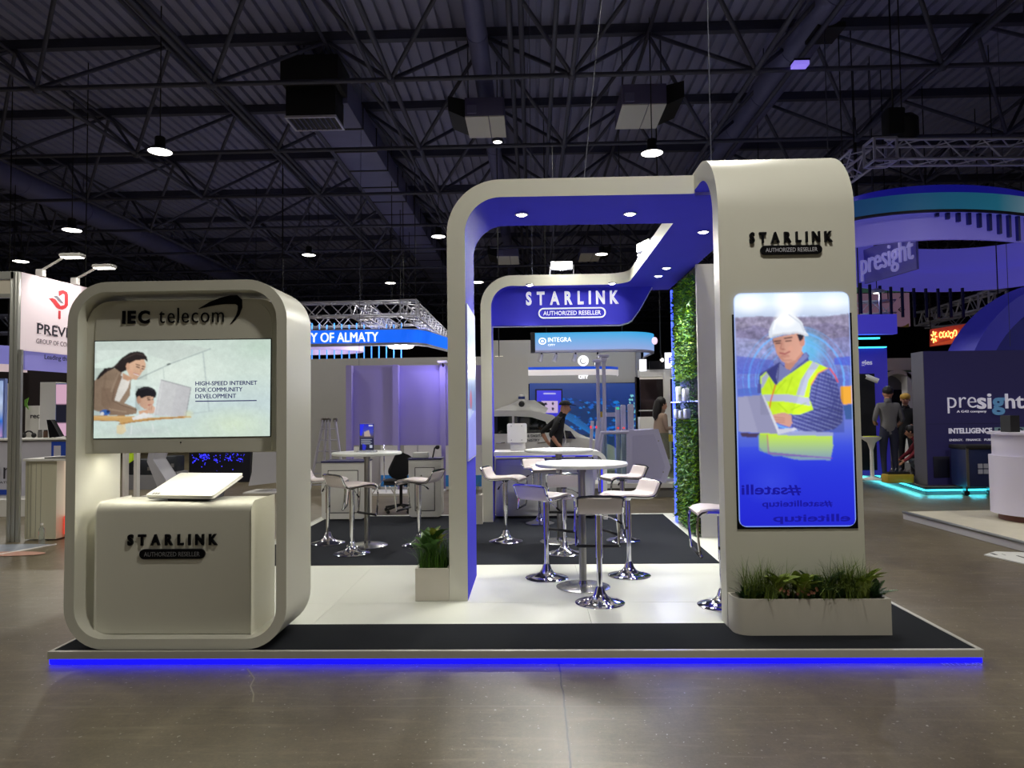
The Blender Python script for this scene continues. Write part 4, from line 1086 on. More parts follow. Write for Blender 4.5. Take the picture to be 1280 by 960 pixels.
# ---- planters and plants
stone_w = mat('planter_white', (214, 208, 196), .4, var=.05, scale=6)
def planter(pts, z0, z1, label, rim=.02):
    a = np.array(pts); c = a.mean(0)
    t = thing('planter_box', label, 'planter', (c[0], c[1], z0))
    inn_ = [(c[0] + (x - c[0]) * (1 - 2 * rim / (np.ptp(a[:, 0]))), c[1] + (y - c[1]) * (1 - 2 * rim / np.ptp(a[:, 1]))) for x, y in pts]
    MB().ribbon(pts, inn_, z0, z1, 'z', True).build('box_wall', stone_w, t)
    MB().prism(inn_, z0 + .005, z1 - .03, 'z').build('soil', soil, t)
    return t
grass_m = mat('grass_green', (96, 120, 56), .55, island=.5)
dark_m = mat('fern_green', (56, 92, 58), .55, island=.45)
hosta_m = mat('hosta_green', (126, 150, 76), .5, island=.4)
def tuft(c, n, L, seed, label, m=grass_m, name='ornamental_grass', lean=1.0, grp='grass tufts in the planters', xs=.05, ymax=None):
    rg = random.Random(seed); mb = MB()
    for _ in range(n):
        a = rg.uniform(0, 2 * PI); l = L * rg.uniform(.55, 1.1); out_ = lean * l * rg.uniform(.2, .95)
        b = Vector(c) + Vector((rg.uniform(-xs, xs), rg.uniform(-.03, .03), 0)); d = Vector((math.cos(a), math.sin(a) * .6, 0)); w = rg.uniform(.002, .0045)
        s_ = Vector((-d.y, d.x, 0)).normalized() * w
        pts = [b + d * (out_ * f * f) + PZ * (l * (f - .42 * f * f * f * (out_ / l))) for f in (0, .35, .7, 1)]
        if ymax is not None:
            for p in pts: p.y = min(p.y, ymax - rg.uniform(.004, .03))
        V = []
        for i, p in enumerate(pts): V += [p - s_ * (1 - i / 3.2), p + s_ * (1 - i / 3.2)]
        mb.add(V, [(0, 1, 3, 2), (2, 3, 5, 4), (4, 5, 7, 6)])
    return mb.build(name, m, None, label, 'plant', grp, weld=False)
def leaf_mesh(L, w, curl):
    mb = MB(); V = []; K = 6
    for i in range(K + 1):
        f = i / K; ww = w * math.sin(PI * min(1, f * .92 + .06)) ** .8
        y, z = L * f, curl * L * (math.sin(f * 2.2) * .5 - f * f * .35)
        V += [(-ww, y, z + ww * .45), (0, y, z), (ww, y, z + ww * .45)]
    for i in range(K):
        for j in range(2): mb.add([V[3 * i + j], V[3 * i + j + 1], V[3 * i + 4 + j], V[3 * i + 3 + j]], [(0, 1, 2, 3)], 0, True)
    return mb
lf_obj = leaf_mesh(1, .2, .45).build('leaf', hosta_m); leaf_me = lf_obj.data
for v in leaf_me.vertices: v.co += lf_obj.location
bpy.data.objects.remove(lf_obj)
def hosta(c, n, L, seed, label, m=None, up=.6, name='hosta_plant', grp='broad leaved plants in the planters', front=False):
    rg = random.Random(seed); t = thing(name, label, 'plant', c, grp)
    for k in range(n):
        o = bpy.data.objects.new('leaf', leaf_me); COL.objects.link(o); o.parent = t
        a = (PI * (.42 + 1.16 * k / max(1, n - 1)) if front else 2 * PI * k / n) + rg.uniform(-.2, .2); l = L * rg.uniform(.7, 1.15)
        o.rotation_euler = (rg.uniform(up - .35, up + .35), rg.uniform(-.3, .3), a); o.scale = (l, l, l)
        o.location = (rg.uniform(-.02, .02), rg.uniform(-.02, .02), rg.uniform(0, .07))
        if m:
            o.material_slots[0].link = 'OBJECT'; o.material_slots[0].material = m
    return t
def fern(c, n, L, seed, label):
    rg = random.Random(seed); mb = MB()
    for k in range(n):
        a = 2 * PI * k / n + rg.uniform(-.3, .3); l = L * rg.uniform(.7, 1.1); el = rg.uniform(.6, 1.25)
        d = Vector((math.cos(a) * math.cos(el), min(.12, math.sin(a) * math.cos(el) * .6), math.sin(el))); s_ = d.cross(PZ).normalized()
        b = Vector(c)
        for i in range(2, 15):
            f = i / 15; p = b + d * (l * f) - PZ * (l * .35 * f * f); w = l * .26 * (1 - f) ** .7
            for s in (-1, 1):
                q = p + s_ * (s * w) + d * (w * .35); e = d * (l * .028)
                mb.add([p - e, q, p + e], [(0, 1, 2)])
    return mb.build('fern_plant', dark_m, None, label, 'plant', 'ferns in the planters', weld=False)
def flowers(c, n, seed, label):
    rg = random.Random(seed); t = thing('pink_flower', label, 'flower', c, 'small flowers in the front planter')
    mb = MB(); st_ = MB()
    for k in range(n):
        p = Vector(c) + Vector((rg.uniform(-.03, .03), rg.uniform(-.02, .01), rg.uniform(.05, .10)))
        st_.tube([Vector(c), p], .002, 4)
        for j in range(5):
            a = 2 * PI * j / 5; q = Vector((math.cos(a), -.5, math.sin(a))) * .011
            q2 = Vector((math.cos(a + .7), -.3, math.sin(a + .7))) * .008
            mb.add([p, p + q2, p + q, p + Vector((math.cos(a - .7), -.3, math.sin(a - .7))) * .008], [(0, 1, 2, 3)])
    mb.build('petals', mat('dusty_pink', (190, 128, 104), .6), t, weld=False); st_.build('stems', dark_m, t)
fy0, fy1, fx0, fx1 = 4.875, 5.072, 1.365, 2.405
pts = [(fx0, fy1)] + [(x, y) for x, y in arc(fx0 + .1, fy0 + .1, .1, 180, 270, 6)] + [(fx1, fy0), (fx1, fy1)]
planter(pts, .083, .325, 'long low white planter full of mixed plants before the screen tower')
zp = .295; py_ = 4.975
for k, (px, n, L, lb) in enumerate(((945, 70, .27, 'spiky grass tuft at the left end of the long planter'), (975, 60, .24, 'low grass tuft left of middle in the long planter'), (1018, 70, .2, 'drooping grass tuft in the middle of the long planter'), (1050, 90, .28, 'bushy tall grass tuft at right in the long planter'), (1070, 80, .27, 'grass tuft near the right end of the long planter'))):
    tuft((AT(px, 740, py_).x, py_, zp), n * 3, L * 1.2, 20 + k, lb, xs=.085, ymax=5.07)
for k, (px, n, L, lb) in enumerate(((972, 9, .15, 'striped broad leaves left in the long planter'), (1000, 10, .17, 'striped broad leaves in the middle of the long planter'), (1078, 9, .16, 'broad pale green leaves right in the long planter'))):
    hosta((AT(px, 740, py_).x, py_ - .03, zp + .0), n + 8, L * 1.15, 30 + k, lb, up=.95, front=True)
for k, (px, n, L, lb) in enumerate(((932, 12, .14, 'dark fern at the left end of the long planter'), (960, 12, .13, 'low dark fern left in the long planter'), (1024, 16, .27, 'tall pointed fern rising from the middle of the long planter'), (1090, 16, .17, 'dark feathery fern at the right end of the long planter'), (1050, 12, .14, 'low fern right of middle in the long planter'))):
    fern((AT(px, 740, py_).x, py_, zp), n + 8, L * 1.4, 40 + k, lb)
for k, (px, lb) in enumerate(((1028, 'long drooping grass hanging over the planter front in the middle'), (1060, 'long drooping grass hanging over the planter front at right'), (958, 'thin drooping grass hanging over the planter front at left'))):
    tuft((AT(px, 740, py_).x, 4.90, zp + .02), 46, .26, 70 + k, lb, lean=1.7, xs=.05, ymax=4.95)
for k, (px, lb) in enumerate(((975, 'small pink flowers left in the long planter'), (995, 'small pink flower spike in the long planter'), (1010, 'small pink flowers near the middle fern'))):
    flowers((AT(px, 740, py_).x, 4.91, zp), 6, 50 + k, lb)
# planter beside the front column
x0, x1 = -.972, -.694
planter([(x0, 5.79), (x1, 5.79), (x1, 6.08), (x0, 6.08)], .083, .345, 'square white planter standing against the front arch column')
c = ((x0 + x1) / 2, 5.92, .315)
tuft(c, 420, .3, 60, 'dense fine grass in the square planter', mat('deep_grass', (72, 118, 44), .55, island=.5), lean=.8, xs=.125)
hosta((c[0] - .04, c[1] + .03, .37), 14, .27, 61, 'large glossy leaves behind the grass in the square planter', mat('glossy_leaf', (78, 116, 58), .35), .9)
hosta((c[0] + .03, c[1] + .04, .46), 6, .19, 62, 'yellow green young leaves on top of the square planter', mat('young_leaf', (178, 186, 84), .45), 1.15)
# planter by the rear arch
p, q = AT(581, 652, 9.75), AT(603, 618, 9.75)
planter([(p.x, 9.72), (q.x, 9.72), (q.x, 9.9), (p.x, 9.9)], .086, q.z, 'small pale planter at the foot of the rear arch column')
tuft(((p.x + q.x) / 2 - .02, 9.8, q.z - .03), 90, .33, 63, 'grass tuft in the small planter by the rear column', lean=.5, xs=.08)

# ================================================================== NEIGHBOURING STANDS
def box_px(name, m, parent, pxa, pya, pxb, pyb, Y, dy, bevel=0.0, label=None, cat=None, group=None, zmin=0.0):
    """box whose front face spans two photo points at depth Y"""
    a, b = AT(pxa, pya, Y), AT(pxb, pyb, Y)
    return MB().box(min(a.x, b.x), max(a.x, b.x), Y, Y + dy, max(zmin, min(a.z, b.z)), max(a.z, b.z)).build(name, m, parent, label, cat, group, bevel=bevel)
def root_px(name, label, cat, px, py, Y, group=None, ground=True):
    a = AT(px, py, Y)
    return thing(name, label, cat, (a.x, Y, 0 if ground else a.z), group)

# rigging truss: four chords with zig-zag lacing
def truss(name, a, b, s, label, corner=(True, True), mt=None):
    a, b = Vector(a), Vector(b); mt = mt or alu
    t = thing(name, label, 'truss', (a + b) / 2, 'aluminium rigging trusses')
    d = (b - a); L = d.length; d.normalize()
    side = d.cross(PZ).normalized() * (s / 2); up = PZ * (s / 2)
    cs = [side + up, side - up, -side - up, -side + up]
    for c in cs: MB().tube([a + c, b + c], s * .075, 6).build('chord', mt, t)
    n = max(2, int(round(L / (s * .95))))
    for f in range(4):
        c0, c1 = cs[f], cs[(f + 1) % 4]
        mb = MB()
        for k in range(n):
            p, q = a + d * (L * k / n), a + d * (L * (k + 1) / n)
            mb.tube([p + (c0 if k % 2 else c1), q + (c1 if k % 2 else c0)], s * .04, 5, cap=False)
        mb.build('lacing', mt, t)
    for e, p in zip(corner, (a, b)):
        if e: 
            mb = MB()
            h = s * .56
            for sx in (-1, 1):
                for sy in (-1, 1): mb.box(p.x + sx * h - .02, p.x + sx * h + .02, p.y + sy * h - .02, p.y + sy * h + .02, p.z - h, p.z + h)
                for sz in (-1, 1):
                    mb.box(p.x - h, p.x + h, p.y + sx * h - .02, p.y + sx * h + .02, p.z + sz * h - .02, p.z + sz * h + .02)
                    mb.box(p.x + sx * h - .02, p.x + sx * h + .02, p.y - h, p.y + h, p.z + sz * h - .02, p.z + sz * h + .02)
            mb.build('corner_block', mt, t)
    for p in (a + d * (L * .12), b - d * (L * .12)):
        MB().tube([p + up, Vector((p.x, p.y, ZD))], .012, 5).build('hoist_chain', black_m, t)
    return t
p = AT(1100, 191, 13.0)
truss('rigging_truss', p, AT(1300, 190, 13.0) + Vector((.6, 0, 0)), .36, 'aluminium truss running to the right above the ring sign', (True, False))
truss('rigging_truss', p + Vector((-.2, .3, -.0)), (p.x - .2, p.y + 7, p.z), .36, 'aluminium truss running away behind the rounded tower top', (False, False))
mo = thing('chain_hoist', 'black chain hoist hanging above the truss corner at right', 'hoist', (p.x + .25, 13.0, p.z + .2))
MB().box(p.x + .1, p.x + .42, 12.85, 13.15, p.z + .3, p.z + .8).build('motor_body', black_m, mo, bevel=.04)
MB().lathe([(.12, p.z + .2), (.2, p.z + .3), (.2, p.z + .62), (.12, p.z + .7)], 12, (p.x + .5, 13.0, 0)).build('chain_bag', black_m, mo)
MB().tube([(p.x + .26, 13, p.z + .8), (p.x + .26, 13, ZD)], .015, 5).build('chain', black_m, mo)
p1 = AT(512, 386, 21.0); p0 = AT(372, 388, 21.0)
truss('rigging_truss', p0 + Vector((-1.0, 0, 0)), p1, .42, 'aluminium truss over the blue lit banner, front run', (True, True))
truss('rigging_truss', AT(445, 386, 21.0), AT(445, 386, 21.0) + Vector((0, 6, 0)), .42, 'aluminium truss over the blue lit banner, middle run going back', (False, False))
truss('rigging_truss', p1, p1 + Vector((0, 9, 0)), .42, 'aluminium truss over the blue lit banner, right run going back', (False, True))
truss('rigging_truss', AT(380, 403, 27.0), AT(530, 399, 27.0), .42, 'aluminium truss over the blue lit banner, rear run', (False, False))
a, b = ATX(1150, 470, 1), None
truss('rigging_truss', AT(1156, 398, 24.0), AT(1240, 375, 19.0), .4, 'short aluminium truss above the red sign', (True, True))
truss('rigging_truss', AT(1160, 402, 24.0), AT(1300, 390, 24.0), .4, 'long aluminium truss behind the red sign', (False, False))
truss('rigging_truss', AT(0, 406, 20.0) + Vector((-2, 0, 0)), AT(30, 406, 20.0), .5, 'dark truss end seen at the far left', (False, False), steel_dark)
# loose hanging wires
for k, (px, py, Y, z0, lb) in enumerate(((730, 222, 6.2, 3.56, 'thin rigging wire with hook above the canopy beam'), (889, 205, 5.6, 3.58, 'thin rigging wire above the tower top'), (448, 178, 16.6, 2.6, 'thin pale wire hanging beside the flat duct'), (665, 315, 10.2, 3.56, 'thin wire hanging above the rear flood lamp'), (1263, 436, 13.5, 2.75, 'thin wire holding up the dark blue wall'), (692, 300, 15.0, 4.0, 'thin wire over the canopy opening'))):
    q = AT(px, py, Y)
    dx = .55 if k == 0 else (.05 if k == 2 else 0)
    MB().tube([(q.x, Y, z0), (q.x, Y, z0 + .12), (q.x + dx * 1.3, Y + dx * 1.3, ZD)], .005, 5).build('rigging_wire', steel_dark, None, lb, 'wire')

# ---- partition wall of the stand behind, grey wall, ladder, chair
pur = mat('lilac_partition', (176, 166, 226), .55, var=.03, scale=2)
Y = 15.0
pw = root_px('partition_wall', 'lilac panelled partition wall behind the left round table', 'partition', 500, 470, Y)
zt_ = AT(500, 456, Y).z
for a, b in ((437.5, 495), (496, 553), (554, 606)):
    box_px('wall_panel', pur, pw, a, 466, b, 556, Y + .06, .05)
    box_px('top_return', pur, pw, a, 457, b, 466.5, Y + .1, .05)
for x in (437, 495, 553.5, 611):
    a = AT(x - 3.5, 456, Y)
    MB().prism(rrect(a.x, 0, a.x + .12, zt_, [0.001, .001, .02, .02], 3), Y - .08, Y + .12).build('post', pur, pw)
MB().box(AT(437, 500, Y).x, AT(606, 500, Y).x, Y + .2, Y + .26, 0, .75).build('back_board', grey_white, pw)
for k, (a, b) in enumerate(((476, 497), (505, 521), (523, 552), (557, 562), (586, 602))):
    t = root_px('display_board', ('white board with a blue band behind the left table stem', 'white board with a blue band left of the office chair', 'plain white board above the right storage cabinet', 'narrow white board edge beside the front column', 'white board with blue corner between the two columns')[k], 'board', (a + b) / 2, 590, Y - .3, 'white boards leaning along the lilac partition')
    box_px('board_sheet', grey_white, t, a, 557, b, 612, Y - .25, .02)
    if k != 2: box_px('blue_band', mat('band_blue', (40, 130, 205), .5), t, a, 594, b, 608, Y - .262, .01)
MB().box(AT(446, 600, Y).x, AT(560, 600, Y).x, Y - 1.1, Y - .3, 0.0, .04).build('low_step', mat('step_white', (205, 203, 198), .5), None, 'low white step in front of the lilac partition', 'step')
t = root_px('lamp_stand', 'thin wire tripod stand before the white board', 'stand', 480, 600, 14.0)
p = FL(480, 612, 0.0); q = AT(480, 556, 13.9)
MB().tube([(q.x, 13.9, 0.3), (q.x, 13.9, q.z)], .012, 6).build('pole', chrome, t)
for s in (-.22, .22): MB().tube([(q.x, 13.9, .35), (q.x + s, 13.8, .045)], .01, 6).build('leg', chrome, t)
MB().tube([(q.x, 13.9, .35), (q.x, 14.1, .045)], .01, 6).build('leg', chrome, t)
gwl = box_px('rear_grey_wall', grey_wall, None, 330, 612, 660, 445, 17.6, .15, label='plain grey wall rising behind the lilac partition', cat='wall')
c = AT(553, 452, 14.8)
wl_ = thing('wash_light', 'small white wash light on top of the lilac partition post', 'light', (c.x, 14.8, c.z))
MB().box(c.x - .1, c.x + .1, 14.75, 14.9, c.z - .03, c.z + .02).build('lamp_body', grey_white, wl_, bevel=.01)
MB().tube([(c.x, 14.85, c.z - .03), (c.x, 14.95, c.z - .12)], .015, 6).build('bracket', black_m, wl_)
lamp('violet_wash', 'SPOT', (c.x, 14.3, c.z + .1), 42, (.5, .44, 1), .1, 2.4, .8, wl_, (c.x - .8, 15.1, 1.2))
# ladder
lt = root_px('folding_ladder', 'aluminium folding ladder leaning by the grey wall', 'ladder', 407, 600, 14.2)
for k, (xt, xb) in enumerate(((404, 386), (407.5, 403), (411, 414), (419, 432))):
    a, b = AT(xt, 525, 14.2), AT(xb, 640, 14.2); b.z = max(b.z, .03); b.z = .03
    mb = MB()
    d = (b - a).normalized(); mb.obox((a + b) / 2, (.07, .035, (b - a).length), d.to_track_quat('Z', 'Y').to_matrix()); mb.build('stile', alu, lt)
    MB().tube([a + Vector((0, -.03, 0)), a + Vector((0, .03, 0))], .045, 10).build('hinge', steel, lt)
for k in range(6):
    f = .12 + k * .15
    for (t0, t1), (b0, b1) in (((404, 411), (386, 414)), ((407.5, 419), (403, 432))):
        a, b = AT(t0 + (b0 - t0) * f, 525, 14.2), AT(t1 + (b1 - t1) * f, 525, 14.2); z = a.z * (1 - f)
        MB().tube([(a.x, 14.2, z), (b.x, 14.2, z)], .014, 6).build('rung', alu, lt)
# office chair
oc = root_px('office_chair', 'black office chair with tilted back behind the left table', 'chair', 500, 600, 11.6)
a, b = AT(492, 569, 11.6), AT(510, 597, 11.6); c = (a + b) / 2
mb = MB().prism(rrect(-.15, -.2, .15, .2, .1, 6), -.03, .03); mb.xform(Matrix.Rotation(math.radians(26), 3, 'Y') @ Matrix.Rotation(math.radians(35), 3, 'Z'), c); mb.build('backrest', mat('black_fabric', (30, 31, 36), .8), oc, bevel=.02)
MB().tube([c + Vector((.08, .03, -.15)), c + Vector((.1, .05, -.35)), (c.x + .0, 11.6, .48)], .018, 8).build('back_stem', black_m, oc)
mb = MB().prism(rrect(c.x - .25, 11.35, c.x + .25, 11.85, .1, 5), .46, .53, 'z'); mb.build('seat', mat('black_fabric', 0), oc, bevel=.02)
MB().tube([(c.x, 11.6, .1), (c.x, 11.6, .47)], .025, 10).build('gas_lift', black_m, oc)
for k in range(5):
    an = 2 * PI * k / 5 + .3
    lg = MB().tube([(c.x, 11.6, .12), (c.x + .28 * math.cos(an), 11.6 + .28 * math.sin(an), .07)], .02, 8).build('base_leg', black_m, oc)
    MB().ball((c.x + .28 * math.cos(an), 11.6 + .28 * math.sin(an), .03), .03).build('caster', black_m, lg)
# things on the right cabinet
zc = AT(530, 573, 10.3).z
t = thing('label_printer', 'small black clamp device on the right storage cabinet', 'device', (AT(545, 560, 10.45).x, 10.45, zc))
c = AT(545, 560, 10.45)
MB().tube([(c.x - .05, 10.45, zc), (c.x - .02, 10.45, c.z), (c.x + .05, 10.45, c.z + .03)], .012, 6).build('arm', black_m, t)
MB().ball(c + Vector((.02, 0, .01)), .035, .03, .03).build('head', black_m, t)
MB().box(AT(517, 566, 10.5).x, AT(536, 566, 10.5).x, 10.4, 10.58, zc, zc + .08).build('paper_tray', mat('tray_white', (214, 214, 210), .5), None, 'low white paper tray on the right storage cabinet', 'tray', bevel=.01)

# ---- blue lit banner
def lit(name, rgb, s=1.0): return mat(name, rgb, .4, emit=rgb, strength=s)
Y = 23.0
bn = root_px('lit_banner', 'hanging blue lit banner ring with white letters behind the kiosk', 'banner', 470, 420, Y, ground=False)
a, b = AT(330, 430.5, Y), AT(519, 411.5, Y)
far = (AT(556, 440, 27.0).x, 26.5)
def banner_side(nm, pts, z0, z1, m, th=.15):
    mb = MB(); n = len(pts)
    ins = [(x - .0, y + th) for x, y in pts]
    mb.ribbon(pts, ins, z0, z1, 'z'); return mb.build(nm, m, bn)
arcp = [(a.x, Y), (b.x - .3, Y), (b.x + .05, Y + .12), (b.x + .3, Y + .5), (far[0] + .6, far[1] + 1)]
banner_side('lit_face', arcp, a.z, b.z, lit('banner_blue', (18, 96, 232), 1.0))
banner_side('rim', [(x, y - .01) for x, y in arcp], a.z - .08, a.z, mat('banner_rim', (170, 172, 190), .5), .3)
banner_side('rim', [(x, y - .01) for x, y in arcp], b.z, b.z + .04, mat('banner_rim', 0), .3)
p, q = AT(368, 428, Y - .03), AT(473, 415, Y - .03)
V, F = glyphs('CITY OF ALMATY', .015)
MB().add(place(V, (p.x, Y - .03, AT(473, 427, Y).z), PX_, PZ, q.x - p.x, q.z - AT(473, 427, Y).z, .02), F).build('banner_letters', lit('letter_white', (255, 255, 255), 1.0), bn)
for xx in (a.x + .6, b.x - .4): MB().tube([(xx, Y + .08, b.z), (xx, Y + .08, ZD)], .012, 5).build('cord', black_m, bn)
for k in range(13):
    x = 390 + 9.3 * k
    c0, c1 = AT(x, 404 + (k % 3), 25.5), AT(x, 470, 25.5)
    MB().tube([c1, c0], .022, 6).build('light_rod', lit('rod_blue', (60, 140, 255), 1.2), bn)
t = root_px('disc_lamp', 'flat white disc lamp under the blue banner', 'lamp', 500, 433, 24.0, ground=False)
c = AT(501, 433.5, 24.0); lamp('disc_light', 'POINT', (c.x, 24.0, c.z - .25), 260, (1, .97, .95), .3, parent=t)
MB().lathe([(.45, c.z + .12), (.46, c.z + .02), (.40, c.z - .04), (0, c.z - .06)], 28, (c.x, 24.0, 0)).build('shade', lit('disc_glow', (250, 245, 238), .9), t)
MB().tube([(c.x, 24, c.z + .12), (c.x, 24, ZD)], .012, 5).build('cord', black_m, t)
t = root_px('ring_shelf', 'long pale oval hanging ring under the blue banner', 'ring', 400, 437, 24.5, ground=False)
c = AT(385, 437, 25.0)
MB().ribbon([(c.x + 2.0 * math.cos(q), 25 + 1.2 * math.sin(q)) for q in np.linspace(0, 2 * PI, 33)[:-1]], [(c.x + 1.85 * math.cos(q), 25 + 1.08 * math.sin(q)) for q in np.linspace(0, 2 * PI, 33)[:-1]], c.z - .1, c.z + .1, 'z', True).build('oval_band', lit('oval_pink', (188, 168, 205), .6), t)
for s in (-1, 1): MB().tube([(c.x + s * 1.9, 25, c.z + .1), (c.x + s * 1.9, 25, ZD)], .012, 5).build('cord', black_m, t)

# ---- centre background: car, video wall, gates
Y = 20.5
gv = root_px('grey_backdrop', 'tall pale grey backdrop wall with a blue city screen behind the car', 'wall', 720, 520, Y)
box_px('wall_sheet', grey_wall, gv, 604, 600, 800, 423, Y, .15)
box_px('side_return', mat('grey_curve', (130, 130, 136), .4, var=.05), gv, 798, 600, 801, 438, Y - .2, .2)
cv = Canvas(150, 90, 662, 479, 800, 560)
cv.vgrad([(479, (44, 74, 150)), (500, (36, 62, 136)), (515, (30, 58, 110)), (560, (24, 60, 130))])
rg = np.random.RandomState(4)
for k in range(260):
    x = 665 + rg.rand() * 135; y = 498 + rg.rand() * 60 - max(0, (x - 760)) * .35 * rg.rand()
    w_, h_ = 1.5 + rg.rand() * 4, 1 + rg.rand() * 2.2
    cv.poly([(x, y), (x + w_, y - h_ * .5), (x + w_ * 1.8, y + h_ * .3), (x + w_ * .8, y + h_)], ((16, 110, 225), (30, 140, 240), (20, 60, 120), (14, 80, 180), (28, 54, 80))[k % 5], .85)
for k in range(16): cv.line([(680 + 4 * k, 506 + 2.5 * k), (720 + 3 * k, 520 + 2.6 * k)], .8, (40, 150, 245), .5)
for k in range(40):
    x, y = 786 + rg.rand() * 13, 492 + rg.rand() * 46; cv.ell(x, y, .8, 1.4, (150, 235, 245), .9)
cv.a *= .75
vw = box_px('video_wall', black_acr, gv, 661, 560, 801, 478, Y - .08, .08)
cv.mesh('picture', screen_m, vw, (AT(662, 479, Y - .085), AT(800, 479, Y - .085), AT(662, 560, Y - .085), AT(800, 560, Y - .085)))
pc = AT(729, 451, Y - .02)
em = lit('emblem_white', (250, 250, 255), 1.0)
mb = MB().prism([(pc.x + .155 * math.cos(q), pc.z + .155 * math.sin(q)) for q in np.linspace(0, 2 * PI, 25)[:-1]], Y - .04, Y - .01); mb.build('round_emblem', em, gv)
MB().ribbon([(pc.x + .1 * math.cos(q), pc.z + .1 * math.sin(q)) for q in np.linspace(2.2, 5.6, 12)], [(pc.x + .065 * math.cos(q), pc.z + .065 * math.sin(q)) for q in np.linspace(2.2, 5.6, 12)], Y - .05, Y - .041).build('emblem_mark', grey_wall, gv)
p, q = AT(723, 473.5, Y), AT(735.5, 468.5, Y)
text('CITY', 'wall_letters', em, gv, (p.x, Y - .01, p.z), PX_, PZ, q.x - p.x, q.z - p.z, .02, .06)
mt_ = root_px('wall_monitor', 'upright monitor with violet picture behind the man in black', 'monitor', 687, 530, 20.2, ground=False)
box_px('bezel', black_m, mt_, 669.5, 534, 703, 486, 20.2, .06)
cv = Canvas(40, 60, 671, 488, 701.5, 533); cv.vgrad([(488, (70, 66, 240)), (533, (44, 44, 210))]); cv.poly([(677, 501), (697, 501), (697, 516), (677, 516)], (214, 190, 228)); cv.line([(680, 492), (694, 492)], 1.4, (230, 230, 255), .9); cv.ell(682, 505, 2, 1.6, (40, 40, 60)); cv.ell(691, 504.5, 1.4, 2, (60, 50, 80)); cv.ell(691, 511, 1.4, 2, (60, 50, 80)); cv.a *= .8
cv.mesh('picture', screen_m, mt_, (AT(671, 488, 20.19), AT(701.5, 488, 20.19), AT(671, 533, 20.19), AT(701.5, 533, 20.19)))
t = root_px('side_screen', 'small landscape screen above the car roof', 'monitor', 637, 505, 20.0, ground=False)
box_px('bezel', black_m, t, 628.5, 517, 648, 495, 20.0, .06)
c = AT(638, 510, 20.03); MB().tube([(c.x, 20.1, 0), (c.x, 20.1, c.z)], .04, 10).build('stand_pole', black_m, t); MB().lathe([(.3, 0), (.3, .02), (.05, .03)], 20, (c.x, 20.1, 0)).build('stand_base', black_m, t)
cv = Canvas(24, 24, 0, 0, 24, 24); cv.vgrad([(0, (40, 110, 150)), (24, (20, 60, 80))]); cv.noise(.5, 3); cv.mesh('picture', screen_m, t, (AT(631, 496, 19.99), AT(647, 496, 19.99), AT(631, 516, 19.99), AT(647, 516, 19.99)))
# blue rounded shelf band over the car
bs = root_px('curved_fascia', 'long blue and white curved fascia over the car', 'fascia', 690, 463, 18.0, ground=False)
a, b = AT(600, 463.5, 18.0), AT(770, 457.5, 18.0); e = AT(775, 463, 18.0)
pts = [(a.x - 1, 18.0), (b.x - .6, 18.0), (b.x - .15, 18.1), (b.x + .1, 18.4), (b.x + .15, 19.0)]
MB().ribbon(pts, [(x, y + .1) for x, y in pts], a.z, b.z, 'z').build('blue_band', lit('fascia_blue', (16, 60, 170), .8), bs)
c = AT(700, 469, 18.0)
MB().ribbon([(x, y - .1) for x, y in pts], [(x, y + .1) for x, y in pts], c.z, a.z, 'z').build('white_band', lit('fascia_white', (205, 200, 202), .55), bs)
for x in (621.5, 627.5):
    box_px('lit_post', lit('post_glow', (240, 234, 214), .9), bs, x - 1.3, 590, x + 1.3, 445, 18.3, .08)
for dx in (-3, 1.2): MB().tube([(b.x + dx, 18.3, b.z), (b.x + dx, 18.3, ZD)], .012, 5).build('cord', black_m, bs)
# LED ring sign
Y = 18.5
ls = root_px('led_ring_sign', 'hanging curved screen with sky blue gradient and white lettering', 'sign', 747, 426, Y, ground=False)
a, b = AT(669, 438, Y), AT(780, 414.5, Y)
rx = AT(825, 425, Y).x
crv = [(a.x, Y), (b.x, Y)] + [(b.x + (rx - b.x) * math.sin(q), Y + 1.0 * (1 - math.cos(q))) for q in np.linspace(.2, PI / 2, 9)] + [(rx, Y + 2.5)]
mg = bpy.data.materials.new('led_gradient'); mg.use_nodes = True
N = mg.node_tree.nodes; L_ = mg.node_tree.links; bsd = N['Principled BSDF']; tc = N.new('ShaderNodeTexCoord'); sp = N.new('ShaderNodeSeparateXYZ'); rp = N.new('ShaderNodeValToRGB')
L_.new(tc.outputs['Generated'], sp.inputs[0]); L_.new(sp.outputs['Z'], rp.inputs[0]); L_.new(rp.outputs[0], bsd.inputs['Emission Color']); bsd.inputs['Emission Strength'].default_value = .95
rp.color_ramp.elements[0].color = lin((150, 172, 226)); rp.color_ramp.elements[1].color = lin((48, 172, 232)); bsd.inputs['Base Color'].default_value = (.02, .02, .03, 1)
MB().ribbon(crv, [(x - .02, y + .12) for x, y in crv], a.z, b.z, 'z').build('screen_band', mg, ls)
MB().ribbon(crv, [(x - .02, y + .3) for x, y in crv], a.z - .05, a.z, 'z').build('bottom_rim', mat('rim_grey', (150, 150, 170), .5), ls)
MB().box(a.x - .12, a.x, Y, Y + .4, a.z - .04, b.z + .02).build('end_cap', black_m, ls)
p, q = AT(685, 427.5, Y - .02), AT(714, 421.5, Y - .02)
text('INTEGRA', 'sign_text', em, ls, p, PX_, PZ, q.x - p.x, q.z - p.z, .01, .0)
p, q = AT(685, 432.5, Y - .02), AT(694, 430, Y - .02); text('CITY', 'sign_text', em, ls, p, PX_, PZ, q.x - p.x, q.z - p.z, .01, .01)
c = AT(678, 426.5, Y - .02)
